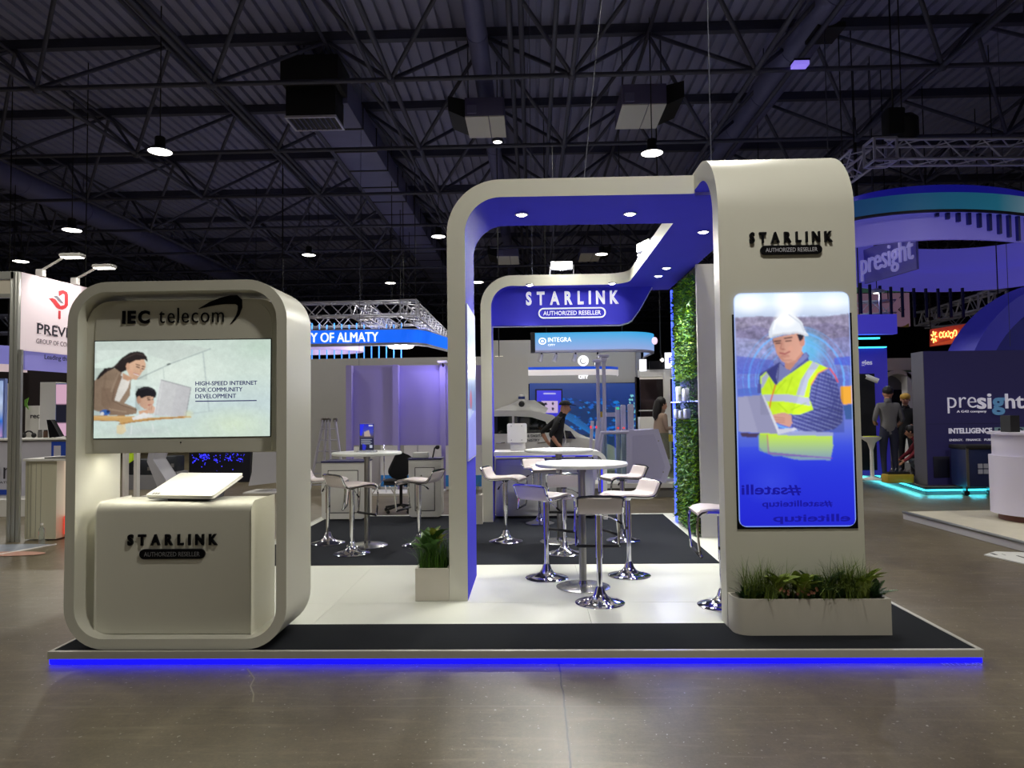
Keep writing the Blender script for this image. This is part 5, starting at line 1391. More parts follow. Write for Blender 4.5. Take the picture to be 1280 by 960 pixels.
MB().ribbon([(c.x + .1 * math.cos(q), c.z + .09 * math.sin(q)) for q in np.linspace(0, 2 * PI, 21)[:-1]], [(c.x + .075 * math.cos(q), c.z + .066 * math.sin(q)) for q in np.linspace(0, 2 * PI, 21)[:-1]], Y - .03, Y - .02, closed=True).build('round_logo', em, ls)
MB().ball(c + Vector((0, .005, 0)), .035, .01, .03).build('logo_dot', em, ls)
c = AT(817.5, 426.5, Y + .3); MB().ball(c + Vector((0, -.1, 0)), .08, .02, .1).build('logo_dot', lit('pink_logo', (230, 200, 225), .9), ls)
for dx in (.3, 2.3): MB().tube([(a.x + dx, Y + .1, b.z), (a.x + dx, Y + .1, ZD)], .012, 5).build('cord', black_m, ls)
for k, x in enumerate((677, 695.5, 719.5, 747)):
    c = AT(x, 440.5, Y + .25)
    t = thing('track_spot', ('white track spotlight under the left end of the curved screen', 'second white track spotlight under the curved screen', 'third white track spotlight under the curved screen, tilted', 'white track spotlight under the curved screen above the gate poles')[k], 'spotlight', c, 'track spotlights under the curved screen')
    MB().tube([c + Vector((0, 0, 0)), c + Vector((0, 0, -.07))], .02, 8).build('stem', black_m, t)
    MB().tube([c + Vector((0, 0, -.06)), c + Vector((-.06 if k < 3 else .1, -.02, -.25))], .055, 12).build('lamp_body', grey_white, t)
    lamp('track_beam', 'SPOT', c + Vector((-.08, -.05, -.3)), 130, (.95, .96, 1), .06, 2.2, .8, t, (c.x - .5 + .8 * k, 15.2, .5))
# car
car = thing('white_car', 'white car with roof sensor rack and dark lettering on its door', 'car', (.3, 16.8, 0))
CY0, CY1 = 16.0, 17.85
body_m = mat('car_white', (220, 220, 216), .25, coat=.6)
cx = lambda px: AT(px, 540, CY0).x
xr, xf = -2.9, cx(776)
low = [(xr, .35), (xr + .05, .75), (xr + .1, 1.0), (cx(600), 1.08), (cx(700), 1.06), (cx(738), .93), (xf - .25, .8), (xf, .62), (xf, .35)]
MB().prism(low, CY0, CY1).build('lower_body', body_m, car, bevel=.06, seg=3)
gh = [(xr + .2, 1.04), (xr + .75, 1.5), (cx(600), 1.62), (cx(660), 1.62), (cx(690), 1.5), (cx(722), 1.08), (cx(735), .97)]
MB().prism(gh, CY0 + .12, CY1 - .12).build('greenhouse', body_m, car, bevel=.05, seg=3)
glass_d = mat('car_glass', (14, 18, 18), .05, coat=.5)
MB().prism([(cx(560), 1.12), (cx(570), 1.46), (cx(612), 1.53), (cx(640), 1.53), (cx(640), 1.12)], CY0 + .105, CY0 + .13).build('side_window', glass_d, car)
MB().prism([(cx(643), 1.13), (cx(643), 1.53), (cx(665), 1.5), (cx(682), 1.4), (cx(690), 1.15)], CY0 + .105, CY0 + .13).build('side_window', glass_d, car)
for px in (620, 672):
    a = AT(px, 553, CY0); MB().tube([(a.x, CY0 - .01, .92), (a.x + .1, CY0 - .035, .925), (a.x + .2, CY0 - .01, .935)], .013, 6).build('door_handle', chrome, car)
for xx in (xr + .85, xf - .85):
    wh = MB().tube([(xx, CY0 - .01, .33), (xx, CY0 + .2, .33)], .33, 24).build('wheel', rubber, car)
    MB().tube([(xx, CY0 - .025, .33), (xx, CY0, .33)], .2, 20).build('rim', alu, wh)
    MB().tube([(xx, CY1 - .2, .33), (xx, CY1 + .01, .33)], .33, 24).build('wheel', rubber, car)
mb = MB(); mb.prism([(cx(695), 1.05), (cx(703), 1.17), (cx(712), 1.15), (cx(716), 1.04)], CY0 - .15, CY0 + .0); mb.build('mirror', glass_d, car, bevel=.03)
rk = [AT(x, y, CY0 + .5) for x, y in ((619, 514), (627, 511), (640, 506.5), (648, 502.5), (668, 502), (676, 507.5), (683, 511), (681, 515), (640, 516))]
rkb = MB().prism([(v.x, v.z) for v in rk], CY0 + .3, CY1 - .3).build('sensor_rack', body_m, car, bevel=.03)
c = AT(652, 500, CY0 + .6)
MB().lathe([(.075, c.z - .1), (.08, c.z - .02), (.07, c.z + .0), (.075, c.z + .05), (.07, c.z + .12), (0, c.z + .13)], 16, (c.x, CY0 + .6, 0)).build('sensor_turret', grey_white, rkb)
MB().lathe([(.081, c.z + .02), (.081, c.z + .08)], 16, (c.x, CY0 + .6, 0)).build('sensor_band', mat('sensor_blue', (30, 50, 110), .3), rkb)
MB().ball(AT(652, 505, CY0 + .28), .07, .05, .07).build('sensor_dome', black_m, rkb)
MB().ball(AT(673, 507, CY0 + .6), .16, .16, .1).build('sensor_dome', black_m, rkb)
ci = mat('car_print', (70, 74, 80), .5)
for s, x0, y0, x1, y1 in (('& DIGITAL', 659, 546.5, 681, 543), ('NISTRY', 659, 552, 675, 548.5)):
    a, b = AT(x0, y0, CY0 - .004), AT(x1, y1, CY0 - .004); text(s, 'door_print', ci, car, a, PX_, PZ, b.x - a.x, b.z - a.z, .002, .02)

# glass gates and lilac angular counter
gate_m = mat('gate_lilac', (206, 204, 236), .45)
glass = mat('pale_glass', (200, 225, 215), .03, trans=.95, spec=.4)
Y = 13.4
gc = root_px('gate_cabinet', 'lilac angular gate cabinet with glass panel behind the right stools', 'cabinet', 790, 590, Y)
P_ = [AT(x, y, Y) for x, y in ((741, 605), (741, 571), (751, 540), (822, 537.5), (837, 584), (831, 604))]
poly = [(v.x, v.z) for v in P_]
poly[0] = (poly[0][0], .26); poly[-1] = (poly[-1][0], .26)
win = [AT(x, y, Y) for x, y in ((748, 597), (755, 543), (783, 542.5), (783, 597))]
fr = [AT(x, y, Y) for x, y in ((785, 604), (785, 540), (822, 537.5), (837, 584), (831, 604))]
MB().prism([(v.x, max(.26, v.z)) for v in fr], Y, Y + .6).build('cabinet_body', gate_m, gc, bevel=.02)
fi = [AT(x, y, Y) for x, y in ((791, 598), (791, 545), (817, 543), (831, 583), (826, 598))]
MB().prism([(v.x, v.z) for v in fi], Y - .012, Y).build('front_plate', mat('gate_plate', (194, 192, 226), .4), gc, bevel=.004)
MB().tube([AT(x, y, Y + .02) for x, y in ((744, 600), (744, 572), (752, 541), (786, 540))], .035, 8).build('bent_frame', gate_m, gc)
MB().prism([(v.x, v.z) for v in win], Y + .015, Y + .03).build('glass_panel', glass, gc)
for px, py in ((823, 551), (829, 590)):
    c = AT(px, py, Y); MB().ball((c.x, Y - .012, c.z), .012).build('bolt', steel, gc)
MB().box(AT(735, 600, Y).x, AT(850, 600, Y).x, Y - .15, Y + 1.2, .18, .26).build('base_plate', grey_white, gc)
MB().box(AT(735, 600, Y).x, AT(850, 600, Y).x, Y - .1, Y + 1.2, 0, .18).build('base_plinth', mat('base_grey', (120, 118, 112), .6), gc)
g2 = root_px('glass_gate', 'clear glass gate panel beside the leaf wall', 'gate', 842, 570, Y + .3)
box_px('glass_panel', glass, g2, 826, 604, 850, 541, Y + .35, .02)
box_px('warning_label', mat('label_yellow', (200, 186, 60), .5), g2, 836, 552, 842, 543, Y + .33, .01)
MB().box(AT(826, 600, Y).x, AT(850, 600, Y).x, Y + .3, Y + .45, .26, .3).build('rail', gate_m, g2)
for k, (px, yt, Yp, lb) in enumerate(((747, 453, 13.9, 'tall lilac pole with a head plate left of its twin'), (754.5, 447, 13.6, 'tallest lilac pole with a head plate in front'))):
    c, d = AT(px, yt, Yp), AT(px, 545, Yp)
    t = thing('gate_pole', lb, 'pole', (c.x, Yp, .26), 'tall camera poles at the gates')
    MB().tube([(c.x, Yp, .26), (c.x, Yp, c.z)], .035, 10).build('pole_tube', gate_m, t)
    MB().obox((c.x, Yp, c.z + .03), (.2, .12, .05)).build('head_plate', gate_m, t, bevel=.01)
    MB().obox((c.x, Yp, c.z - .04), (.11, .1, .08)).build('head_block', gate_m, t, bevel=.01)
for k, (a, b, yt, lb) in enumerate(((770.5, 774.5, 508, 'short grey gate post with green light'), (777, 782, 506, 'short grey gate post in the middle'), (786, 792, 505, 'short lilac gate post nearest the leaf wall'))):
    Yp = 13.9 - .2 * k
    p, q = AT(a, 545, Yp), AT(b, yt, Yp)
    t = thing('gate_post', lb, 'post', ((p.x + q.x) / 2, Yp, .26), 'short posts of the gates')
    MB().prism(rrect(p.x, .26, q.x, q.z, [.001, .001, .025, .025], 4), Yp, Yp + .12).build('post_body', gate_m, t)
    MB().ball(((p.x + q.x) / 2, Yp, AT(a, 535, Yp).z), .018).build('signal_light', lit('signal_red', (255, 70, 60), 1.0) if k < 2 else gate_m, t)
    MB().box(p.x + .01, q.x - .01, Yp - .005, Yp, q.z - .06, q.z - .02).build('status_light', lit('signal_green', (60, 210, 150), .8) if k == 0 else gate_m, t)
t = root_px('barrier_gate', 'pale horizontal gate arm with yellow end cap', 'gate', 762, 520, 14.1)
box_px('arm_panel', gate_m, t, 753, 521, 772, 515.5, 14.1, .06)
box_px('arm_cap', mat('cap_yellow', (190, 160, 40), .5), t, 750, 521.5, 753, 514.5, 14.1, .06)
a = AT(751, 520, 14.1); MB().box(a.x, a.x + .05, 14.12, 14.16, .0, a.z).build('arm_support', gate_m, t)
for k, px in enumerate((736, 743)):
    t = root_px('card_reader', ('slanted card reader stand at left with red light', 'slanted card reader stand beside the gate cabinet')[k], 'reader', px, 560, 13.0 + .2 * k, 'slanted card readers')
    Yp = 13.0 + .2 * k
    a, b = AT(px - 3, 575, Yp), AT(px + 4.5, 526, Yp)
    a.z = .0
    d = b - a
    MB().obox((a + b) / 2, (.09, .05, d.length), d.to_track_quat('Z', 'Y').to_matrix()).build('slanted_post', gate_m, t)
    c = AT(px + 2.5, 534, Yp - .05); MB().ball(c, .016, .01, .03).build('red_light', lit('reader_red', (235, 60, 80), .9), t)

# booth at right of the leaf wall gap
rb = root_px('white_frame_booth', 'white framed booth with dark doorway behind the gates', 'booth', 825, 540, 19.0)
box_px('dark_interior', mat('dark_interior', (36, 26, 28), .8), rb, 796, 575, 870, 470, 20.3, .1)
box_px('header_beam', grey_white, rb, 800, 471, 870, 461, 19.0, .4)
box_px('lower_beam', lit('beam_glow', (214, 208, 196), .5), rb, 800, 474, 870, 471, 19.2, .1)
box_px('frame_post', grey_white, rb, 832, 580, 837.5, 466, 18.9, .12)
box_px('dark_panel', mat('maroon_panel', (42, 24, 26), .7), rb, 801, 521, 821, 473, 19.6, .1)
box_px('counter', grey_white, rb, 801, 575, 822, 521, 18.6, .4)
box_px('white_sign', lit('sign_white', (236, 238, 248), .9), rb, 832, 460.5, 850, 440.5, 18.7, .1)
p, q = AT(836, 454, 18.69), AT(841, 447, 18.69); text('P.', 'sign_mark', lit('mark_blue', (70, 80, 200), .6), rb, p, PX_, PZ, q.x - p.x + .05, q.z - p.z, .005, .03)
box_px('white_sign', lit('sign_white', 0), rb, 800, 464, 808, 449, 18.4, .1)
box_px('dark_display', black_acr, rb, 812, 460.5, 832, 451, 18.9, .1)
box_px('small_shelf', grey_white, rb, 800, 514, 834, 512, 19.3, .2)
t = root_px('globe_lamp', 'small bright spot lamp under the white booth beam', 'lamp', 827, 450, 18.6, ground=False)
c = AT(827.5, 450, 18.5); MB().ball(c, .05).build('bulb', lit('bulb', (255, 250, 240), 3), t); MB().tube([c, c + Vector((0, .2, .25))], .02, 6).build('arm', black_m, t); MB().tube([c + Vector((0, .2, .25)), (c.x, c.y + .2, ZD)], .01, 5).build('cord', black_m, t)

# ---- objects seen through the kiosk opening
box_px('dark_led_wall', None or mat('dark_led', (20, 20, 34), .35), None, 236, 622, 313, 520, 17.0, .2, label='dark video wall with blue specks seen through the kiosk opening', cat='video wall')
dl = bpy.data.objects['dark_led_wall']; _sp = MB(); rg = random.Random(3)
for cxp, cyp, n_, s_ in ((255, 571, 40, 5), (244, 574, 14, 5), (270, 574, 12, 4), (287, 571, 22, 5), (300, 573, 16, 5), (290, 590, 10, 20), (265, 585, 10, 20)):
    for _ in range(n_):
        c = AT(cxp + rg.gauss(0, s_ * .6), cyp + rg.gauss(0, s_ * .6), 16.99); h = rg.uniform(.005, .013)
        _sp.add([(c.x - h, 16.99, c.z - h), (c.x + h, 16.99, c.z - h), (c.x + h, 16.99, c.z + h), (c.x - h, 16.99, c.z + h)], [(0, 1, 2, 3)])
_sp.build('light_specks', lit('speck_blue', (60, 60, 255), 1.4), dl, kind='stuff', weld=False)
def zstand(pts, Y, label, th=.5):
    t = root_px('angled_stand', label, 'stand', pts[0][0], 600, Y, 'white angled display stands')
    v = [AT(x, y, Y) for x, y in pts]
    MB().prism([(p.x, max(.02, p.z)) for p in v], Y, Y + th).build('angled_body', mat('stand_white', (200, 200, 208), .4), t, bevel=.02)
    MB().box(min(p.x for p in v) - .1, max(p.x for p in v) + .1, Y - .1, Y + th + .1, 0, .03).build('foot_plate', grey_white, t)
zstand([(190, 545), (200, 545), (190, 575), (206, 600), (206, 614), (200, 614), (185, 577)], 14.0, 'white zigzag display stand seen left through the kiosk opening')
zstand([(318, 545), (346, 545), (346, 602), (312, 606), (316, 590)], 14.5, 'white curved display stand seen right through the kiosk opening')
for k, (x0, y0, x1, y1, Y_) in enumerate(((160, 594, 195, 574, 15.5), (203, 590, 220, 570, 15.2))):
    t = root_px('flight_case', ('long dark case seen left through the kiosk opening', 'small dark case on the ground seen through the kiosk opening')[k], 'case', x0, y0, Y_, 'dark cases behind the kiosk')
    a, b = AT(x0, y0, Y_), AT(x1, y1, Y_)
    MB().box(a.x, b.x, Y_, Y_ + .4, a.z, b.z).build('case_body', mat('case_dark', (40, 44, 52), .5), t, bevel=.03)
    MB().box(a.x - .05, b.x + .05, Y_ - .05, Y_ + .45, 0, a.z).build('case_base', mat('case_base', (150, 150, 155), .6), t)
    for f in (.25, .75): MB().box(a.x + f * (b.x - a.x) - .03, a.x + f * (b.x - a.x) + .03, Y_ - .012, Y_, a.z + .1, a.z + .18).build('latch', steel, t)
for k, (x, w_) in enumerate(((155, 2.5), (169, 2.5))):
    box_px('white_upright', grey_white, None, x - w_, 640, x + w_, 540, 9.6, .08, label=('white upright post at left inside the kiosk opening', 'second white upright post inside the kiosk opening')[k], cat='post')
for nm in ('white_upright', 'white_upright.001'):
    o = bpy.data.objects[nm]
    zmin = o.location.z
    for v in o.data.vertices:
        if v.co.z < .01: v.co.z = -zmin
t = root_px('hanging_vest', 'bright yellow green vest hanging between the white uprights', 'vest', 162, 572, 9.8)
a = AT(162, 573, 9.8)
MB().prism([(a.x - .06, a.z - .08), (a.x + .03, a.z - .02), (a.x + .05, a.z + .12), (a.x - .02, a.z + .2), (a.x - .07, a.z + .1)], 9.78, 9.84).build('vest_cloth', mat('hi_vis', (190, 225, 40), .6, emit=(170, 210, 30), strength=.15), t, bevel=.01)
MB().box(AT(155, 560, 9.7).x, AT(169, 560, 9.7).x, 9.66, 9.70, a.z + .19, a.z + .22).build('hanging_rail', grey_white, t)

# ---- stand at the far left with the pink banner
def on_plane(px, py, p0, n):
    d = ray(px, py); t = (Vector(p0) - EYE).dot(n) / d.dot(n)
    return EYE + d * t
p0 = AT(27, 340, 9.1)
r1 = ray(105, 358.5); tt_ = (p0.z - EYE.z) / r1.z
p1 = EYE + r1 * tt_
ux = (p1 - p0); ux.z = 0; ux.normalize(); nb = ux.cross(PZ)
end = p0 + ux * 2.6
lb_ = thing('banner_stand_wall', 'aluminium frame stand with pink white banner and red emblem at far left', 'stand wall', (p0.x, p0.y, 0))
zb0 = on_plane(27, 437.5, p0, nb).z
def slab(a, b, z0, z1, th, m, nm, off=0.0, par=None):
    a, b = Vector(a) + nb * off, Vector(b) + nb * off
    k = -nb * th
    V = [(a.x, a.y, z0), (b.x, b.y, z0), (b.x + k.x, b.y + k.y, z0), (a.x + k.x, a.y + k.y, z0), (a.x, a.y, z1), (b.x, b.y, z1), (b.x + k.x, b.y + k.y, z1), (a.x + k.x, a.y + k.y, z1)]
    return MB().add(V, [(0, 3, 2, 1), (4, 5, 6, 7), (0, 1, 5, 4), (1, 2, 6, 5), (2, 3, 7, 6), (3, 0, 4, 7)]).build(nm, m, par or lb_)
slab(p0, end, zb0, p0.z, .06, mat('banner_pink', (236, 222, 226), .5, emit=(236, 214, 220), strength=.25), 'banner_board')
prof_m = mat('frame_alu', (176, 176, 170), .35, .5)
q0, q1 = AT(17, 340, 9.1), AT(27, 340, 9.1)
for nm_, x_, w_ in (('corner_post', q0.x, .055), ('corner_post', q0.x + .06, .05)):
    MB().box(x_, x_ + w_, 9.04, 9.1, 0, p0.z).build(nm_, prof_m, lb_, bevel=.008)
MB().box(-9, q0.x + .05, 9.04, 9.1, p0.z - .1, p0.z - .0).build('top_rail', prof_m, lb_)
MB().box(-9, q0.x, 9.06, 9.09, AT(10, 368, 9.1).z, p0.z - .11).build('fascia_panel', mat('fascia_cream', (214, 206, 190), .5), lb_)
MB().box(-9, q0.x, 9.04, 9.1, AT(10, 373, 9.1).z, AT(10, 368, 9.1).z).build('lower_rail', prof_m, lb_)
slab(p0 + ux * .1, end, AT(50, 462, 9.2).z, zb0 - .005, .03, mat('banner_lilac', (150, 146, 216), .5, emit=(120, 116, 205), strength=.25), 'lilac_strip', -.02)
MB().box(q0.x + .12, q0.x + .16, 9.05, 9.09, 0, zb0).build('inner_post', prof_m, lb_)
def plane_poly(pts, nm, m, lift=.004, th=.003):
    v = [on_plane(x, y, p0, nb) for x, y in pts]; n = len(v)
    a = [p + nb * lift for p in v]; b = [p + nb * (lift + th) for p in v]
    return MB().add(a + b, [list(range(n)), list(range(2 * n - 1, n - 1, -1))] + [(i, (i + 1) % n, n + (i + 1) % n, n + i) for i in range(n)]).build(nm, m, lb_)
Zl = lambda *pp: [(x / 6.0, 310 + y / 6.0) for x, y in pp]
red = mat('emblem_red', (214, 60, 66), .5)
plane_poly(Zl((438, 322), (470, 316), (500, 330), (507, 350), (507, 430), (490, 452), (465, 462), (440, 458), (420, 445), (395, 410), (375, 388), (362, 380), (390, 375), (412, 385), (432, 412), (452, 435), (480, 428), (484, 420), (484, 350), (470, 342), (455, 352), (440, 362)), 'emblem', red)
plane_poly(Zl((400, 362), (425, 358), (445, 378), (462, 400), (475, 418), (455, 412), (438, 398), (422, 378)), 'emblem_leaf', mat('emblem_grey', (130, 128, 136), .5))
plane_poly(Zl((437, 470), (452, 472), (452, 530), (443, 535), (435, 528)), 'emblem_stem', red)
dk = mat('banner_ink', (44, 40, 52), .5)
def plane_text(s, px0, py0, px1, py1, m, bold=0.0, lift=.004):
    a = on_plane(px0, py0, p0, nb); b = on_plane(px1, py1, p0, nb); top = on_plane(px0, py1, p0, nb)
    return text(s, 'banner_text', m, lb_, a + nb * lift, ux, PZ, (Vector((b.x, b.y, 0)) - Vector((a.x, a.y, 0))).length, on_plane(px0, py1, p0, nb).z - a.z, .002, bold)
plane_text('PREVI', 46, 417, 84.5, 404, dk, .012)
V_ = []
for x, y in ((46, 416.8), (46, 404), (58.5, 419), (67, 420.5), (67, 407), (84, 422.5), (84, 408.5)):
    plane_poly([(x - .6, y - .5), (x + 5, y - .3), (x + 5, y + .4), (x - .6, y + .2)], 'serif', dk, .005)
plane_text('GROUP OF COM', 45, 429, 87, 423, mat('banner_grey_ink', (120, 112, 120), .5))
plane_text('Leading the', 55.5, 450.5, 86.5, 443, mat('navy_ink', (26, 26, 76), .5), .012, .0)
for k, (xb, yb, xt, yt) in enumerate(((51, 342, 81.5, 320.5), (94, 354, 122, 334))):
    a = on_plane(xb, yb, p0, nb); b = on_plane(xt, yt, p0 + nb * .35, nb)
    t = thing('arm_spotlight', ('arm spotlight on the banner top edge, left one', 'arm spotlight on the banner top edge next to the kiosk')[k], 'spotlight', (a.x, a.y, p0.z), 'arm spotlights above the pink banner')
    a.z = p0.z
    MB().box(a.x - .05, a.x + .05, a.y - .04, a.y + .04, p0.z, p0.z + .1).build('clamp', grey_white, t, bevel=.01)
    MB().tube([(a.x, a.y, p0.z + .08), a + (b - a) * .35 + PZ * .05, b], .016, 6).build('arm', grey_white, t)
    MB().obox(b + Vector((.1, 0, .01)), (.3, .14, .05)).build('lamp_head', grey_white, t, bevel=.015)
    MB().obox(b + Vector((.1, 0, -.018)), (.26, .11, .012)).build('lens', led_white, t)
    tg = on_plane(70, 400, p0, nb)
    lamp('arm_light', 'SPOT', b + Vector((.1, 0, -.05)), 25, (1, .94, .9), .08, 1.9, .6, t, tg)
# counter and bits by that stand
ctr = thing('info_counter', 'plain cream counter with red glowing corner beside the left banner stand', 'counter', (AT(50, 600, 9.2).x, 9.3, 0))
a, b = AT(30.5, 676, 9.15), AT(71, 576, 9.15)
MB().box(a.x, b.x, 9.15, 9.75, .02, b.z).build('counter_body', mat('cream_panel', (206, 202, 178), .5), ctr)
for f in (.08, .18, .34, .5): MB().box(a.x + f * (b.x - a.x), a.x + f * (b.x - a.x) + .004, 9.147, 9.151, .04, b.z - .03).build('panel_joint', mat('joint_grey', (150, 148, 132), .6), ctr)
MB().box(a.x - .02, b.x + .35, 9.12, 9.8, b.z, b.z + .03).build('counter_top', grey_white, ctr)
MB().box(a.x + .25, b.x + .3, 9.15, 9.5, b.z + .03, b.z + .045).build('dark_tray', mat('tray_dark', (70, 68, 66), .5), ctr)
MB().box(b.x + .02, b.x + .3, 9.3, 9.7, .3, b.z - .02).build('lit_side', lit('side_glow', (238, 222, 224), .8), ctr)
MB().box(b.x + .02, b.x + .3, 9.28, 9.7, .06, .3).build('red_side', lit('red_glow', (214, 70, 56), .9), ctr)
bt = thing('water_bottle', 'clear water bottle standing on the ground before the cream counter', 'bottle', FL(52, 680, 0))
c = FL(52, 680, 0)
MB().lathe([(.0, 0.002), (.036, .004), (.038, .03), (.034, .09), (.038, .15), (.034, .19), (.014, .225), (.014, .24)], 16, c).build('bottle_body', mat('bottle_clear', (225, 235, 230), .08, trans=.85), bt)
MB().lathe([(.016, .24), (.016, .262), (0, .263)], 12, c).build('cap', grey_white, bt)
mp = thing('floor_poster', 'large printed poster lying on the ground at the far left', 'poster', FL(10, 695, 0))
q = [FL(0, 704, .004), FL(70, 680.5, .004), FL(30, 680, .004), FL(0, 682, .004)]; q[0] = q[0] + Vector((-.6, -.1, 0)); q[3] = q[3] + Vector((-.6, 0, 0))
MB().prism([(v.x, v.y) for v in q], .001, .006, 'z').build('poster_sheet', mat('poster_print', (150, 158, 170), .4, var=.4, scale=4), mp)
MB().tube([q[0], q[1]], .012, 5).build('poster_border', grey_white, mp)
c = FL(10, 692, .008); MB().lathe([(.0, .0075), (.28, .0075), (.28, .006)], 20, (c.x, c.y, 0), sx=1.6, sy=.5).build('poster_print', mat('poster_salmon', (196, 150, 132), .5), mp)
# counters and screens further back on the left
lc = root_px('long_counter', 'long white counter with line drawn lettering at the far left', 'counter', 40, 600, 12.0)
Y = 12.0
box_px('counter_body', mat('counter_lilac', (196, 194, 206), .5), lc, -60, 623, 84, 551, Y, .6)
box_px('counter_top', grey_white, lc, -62, 551.5, 86, 548, Y - .05, .7)
box_px('blue_band', mat('band_blue2', (30, 70, 180), .5), lc, -60, 619, 18, 612, Y - .012, .01)
box_px('blue_frame', mat('band_blue2', 0), lc, 64, 572, 82, 552, Y - .014, .012)
box_px('frame_inset', mat('counter_lilac', 0), lc, 67, 572, 76, 557, Y - .018, .003)
a, b = AT(-12, 599, Y - .013), AT(16, 584, Y - .013); text('un', 'outline_text', dk, lc, a, PX_, PZ, b.x - a.x, b.z - a.z, .002, -.01)
a, b = AT(-12, 604.5, Y - .013), AT(16.5, 601.5, Y - .013); text('CREATIVE', 'small_text', dk, lc, a, PX_, PZ, b.x - a.x, b.z - a.z, .002, .01)
MB().box(AT(-60, 620, Y).x, AT(84, 620, Y).x, Y - .6, Y + 1.0, 0, AT(0, 622.5, Y - .3).z).build('base_step', grey_white, lc)
mn = root_px('counter_monitor', 'lit monitor on the counter at the left picture edge', 'monitor', 2, 540, 12.2)
zc = AT(0, 548, 12.0).z
a, b = AT(-14, 540, 12.2), AT(6.5, 473, 12.2)
MB().box(a.x, b.x, 12.2, 12.26, zc, b.z).build('monitor_case', mat('case_blue', (120, 140, 210), .4), mn)
cv = Canvas(20, 50, 0, 0, 20, 50); cv.vgrad([(0, (170, 195, 240)), (25, (190, 205, 235)), (36, (40, 110, 210)), (50, (190, 150, 200))]); cv.noise(.2, 4); cv.a *= .8
cv.mesh('picture', screen_m, mn, ((a.x + .02, 12.195, b.z - .04), (b.x - .03, 12.195, b.z - .04), (a.x + .02, 12.195, zc + .02), (b.x - .03, 12.195, zc + .02)))
wl = root_px('white_partition', 'white partition with pink and dark display behind the left counter', 'partition', 60, 530, 13.5)
box_px('white_panel', grey_white, wl, 49, 560, 70, 477.5, 13.5, .3)
cv = Canvas(10, 30, 0, 0, 10, 30); cv.vgrad([(0, (226, 180, 205)), (11, (226, 180, 205)), (11.6, (26, 26, 42)), (22, (26, 26, 42)), (22.6, (226, 180, 205)), (30, (226, 180, 205))]); cv.a *= .8
ds = box_px('display_case', mat('case_blue', 0), wl, 69, 545, 92, 479, 13.45, .05)
cv.mesh('picture', screen_m, ds, (AT(70, 480.5, 13.44), AT(92, 480.5, 13.44), AT(70, 545, 13.44), AT(92, 545, 13.44)))
box_px('far_panel', grey_white, wl, 7, 560, 17, 479, 14.0, .1)
box_px('far_panel', grey_white, wl, 31, 560, 49, 507, 14.2, .1)
a, b = AT(38, 523, 14.19), AT(49.5, 518.5, 14.19); text('rec', 'panel_text', dk, wl, a, PX_, PZ, b.x - a.x, b.z - a.z, .003, .01)
box_px('dark_back', mat('dark_interior', 0), wl, -40, 560, 90, 462, 16.0, .1)
V = [AT(x, y, 14.18) for x, y in ((31, 500), (36, 497), (34, 505), (36, 512), (31, 507))]
MB().prism([(v.x, v.z) for v in V], 14.17, 14.185).build('green_mark', mat('mark_green', (110, 170, 60), .5), wl)
lp = root_px('tablet', 'dark tablet on its stand on the left counter', 'tablet', 68, 540, 12.1)
a, b = AT(60, 526, 12.1), AT(70, 547, 12.1)
V = [AT(x, y, 12.1) for x, y in ((59.5, 525), (64, 525), (75, 545), (63, 547))]
MB().prism([(v.x, max(v.z, zc)) for v in V], 12.08, 12.2).build('tablet_body', black_acr, lp, bevel=.005)
for k, (x, w_, h_, lb) in enumerate(((50, 5, 9, 'small jar on the left counter next to the tablet'), (57, 5, 10, 'brown jar on the left counter next to the tablet'))):
    a, b = AT(x - w_ / 2, 547, 12.15), AT(x + w_ / 2, 547, 12.15); r = (b.x - a.x) / 2
    t = thing('small_jar', lb, 'jar', ((a.x + b.x) / 2, 12.15, zc), 'jars on the left counter')
    MB().lathe([(r, zc), (r, zc + .1), (r * .8, zc + .12)], 14, ((a.x + b.x) / 2, 12.15, 0)).build('jar_body', mat(('jar_grey', 'jar_brown')[k], ((120, 118, 116), (110, 84, 70))[k], .3), t)
    MB().lathe([(r * .85, zc + .12), (r * .85, zc + .135), (0, zc + .136)], 14, ((a.x + b.x) / 2, 12.15, 0)).build('lid', black_m, t)
hd = root_px('headset', 'black folded headset lying on the left counter', 'headset', 36, 545, 12.1)
c = AT(36, 545, 12.1)
MB().tube([(c.x + .09 * math.cos(q), 12.1, zc + .02 + .1 * math.sin(q)) for q in np.linspace(0, PI, 10)], .014, 6).build('band', black_m, hd)
for s in (-1, 1): MB().ball((c.x + s * .09, 12.1, zc + .045), .035, .05, .045).build('ear_cup', black_m, hd)
cr = root_px('curved_header', 'pale curved header band of the stand at far left', 'header', 40, 455, 15.0, ground=False)
a, b = AT(-40, 476, 15.0), AT(95, 470, 15.0)
crv = [(a.x + (b.x - a.x) * f, 15.0 + 1.5 * math.sin(f * 3.0)) for f in np.linspace(0, 1, 14)]
MB().ribbon(crv, [(x, y + .1) for x, y in crv], AT(20, 462, 15.0).z, AT(20, 452, 15.0).z, 'z').build('band', lit('band_peach', (206, 186, 190), .5), cr)
MB().ribbon([(x, y - .02) for x, y in crv], [(x, y + .02) for x, y in crv], AT(20, 452, 15.0).z, AT(20, 428, 15.0).z, 'z').build('lilac_fascia', lit('fascia_lilac', (130, 128, 205), .4), cr)
for f in (2, 11): MB().tube([(crv[f][0], crv[f][1], AT(20, 428, 15.0).z), (crv[f][0], crv[f][1], ZD)], .012, 5).build('cord', black_m, cr)

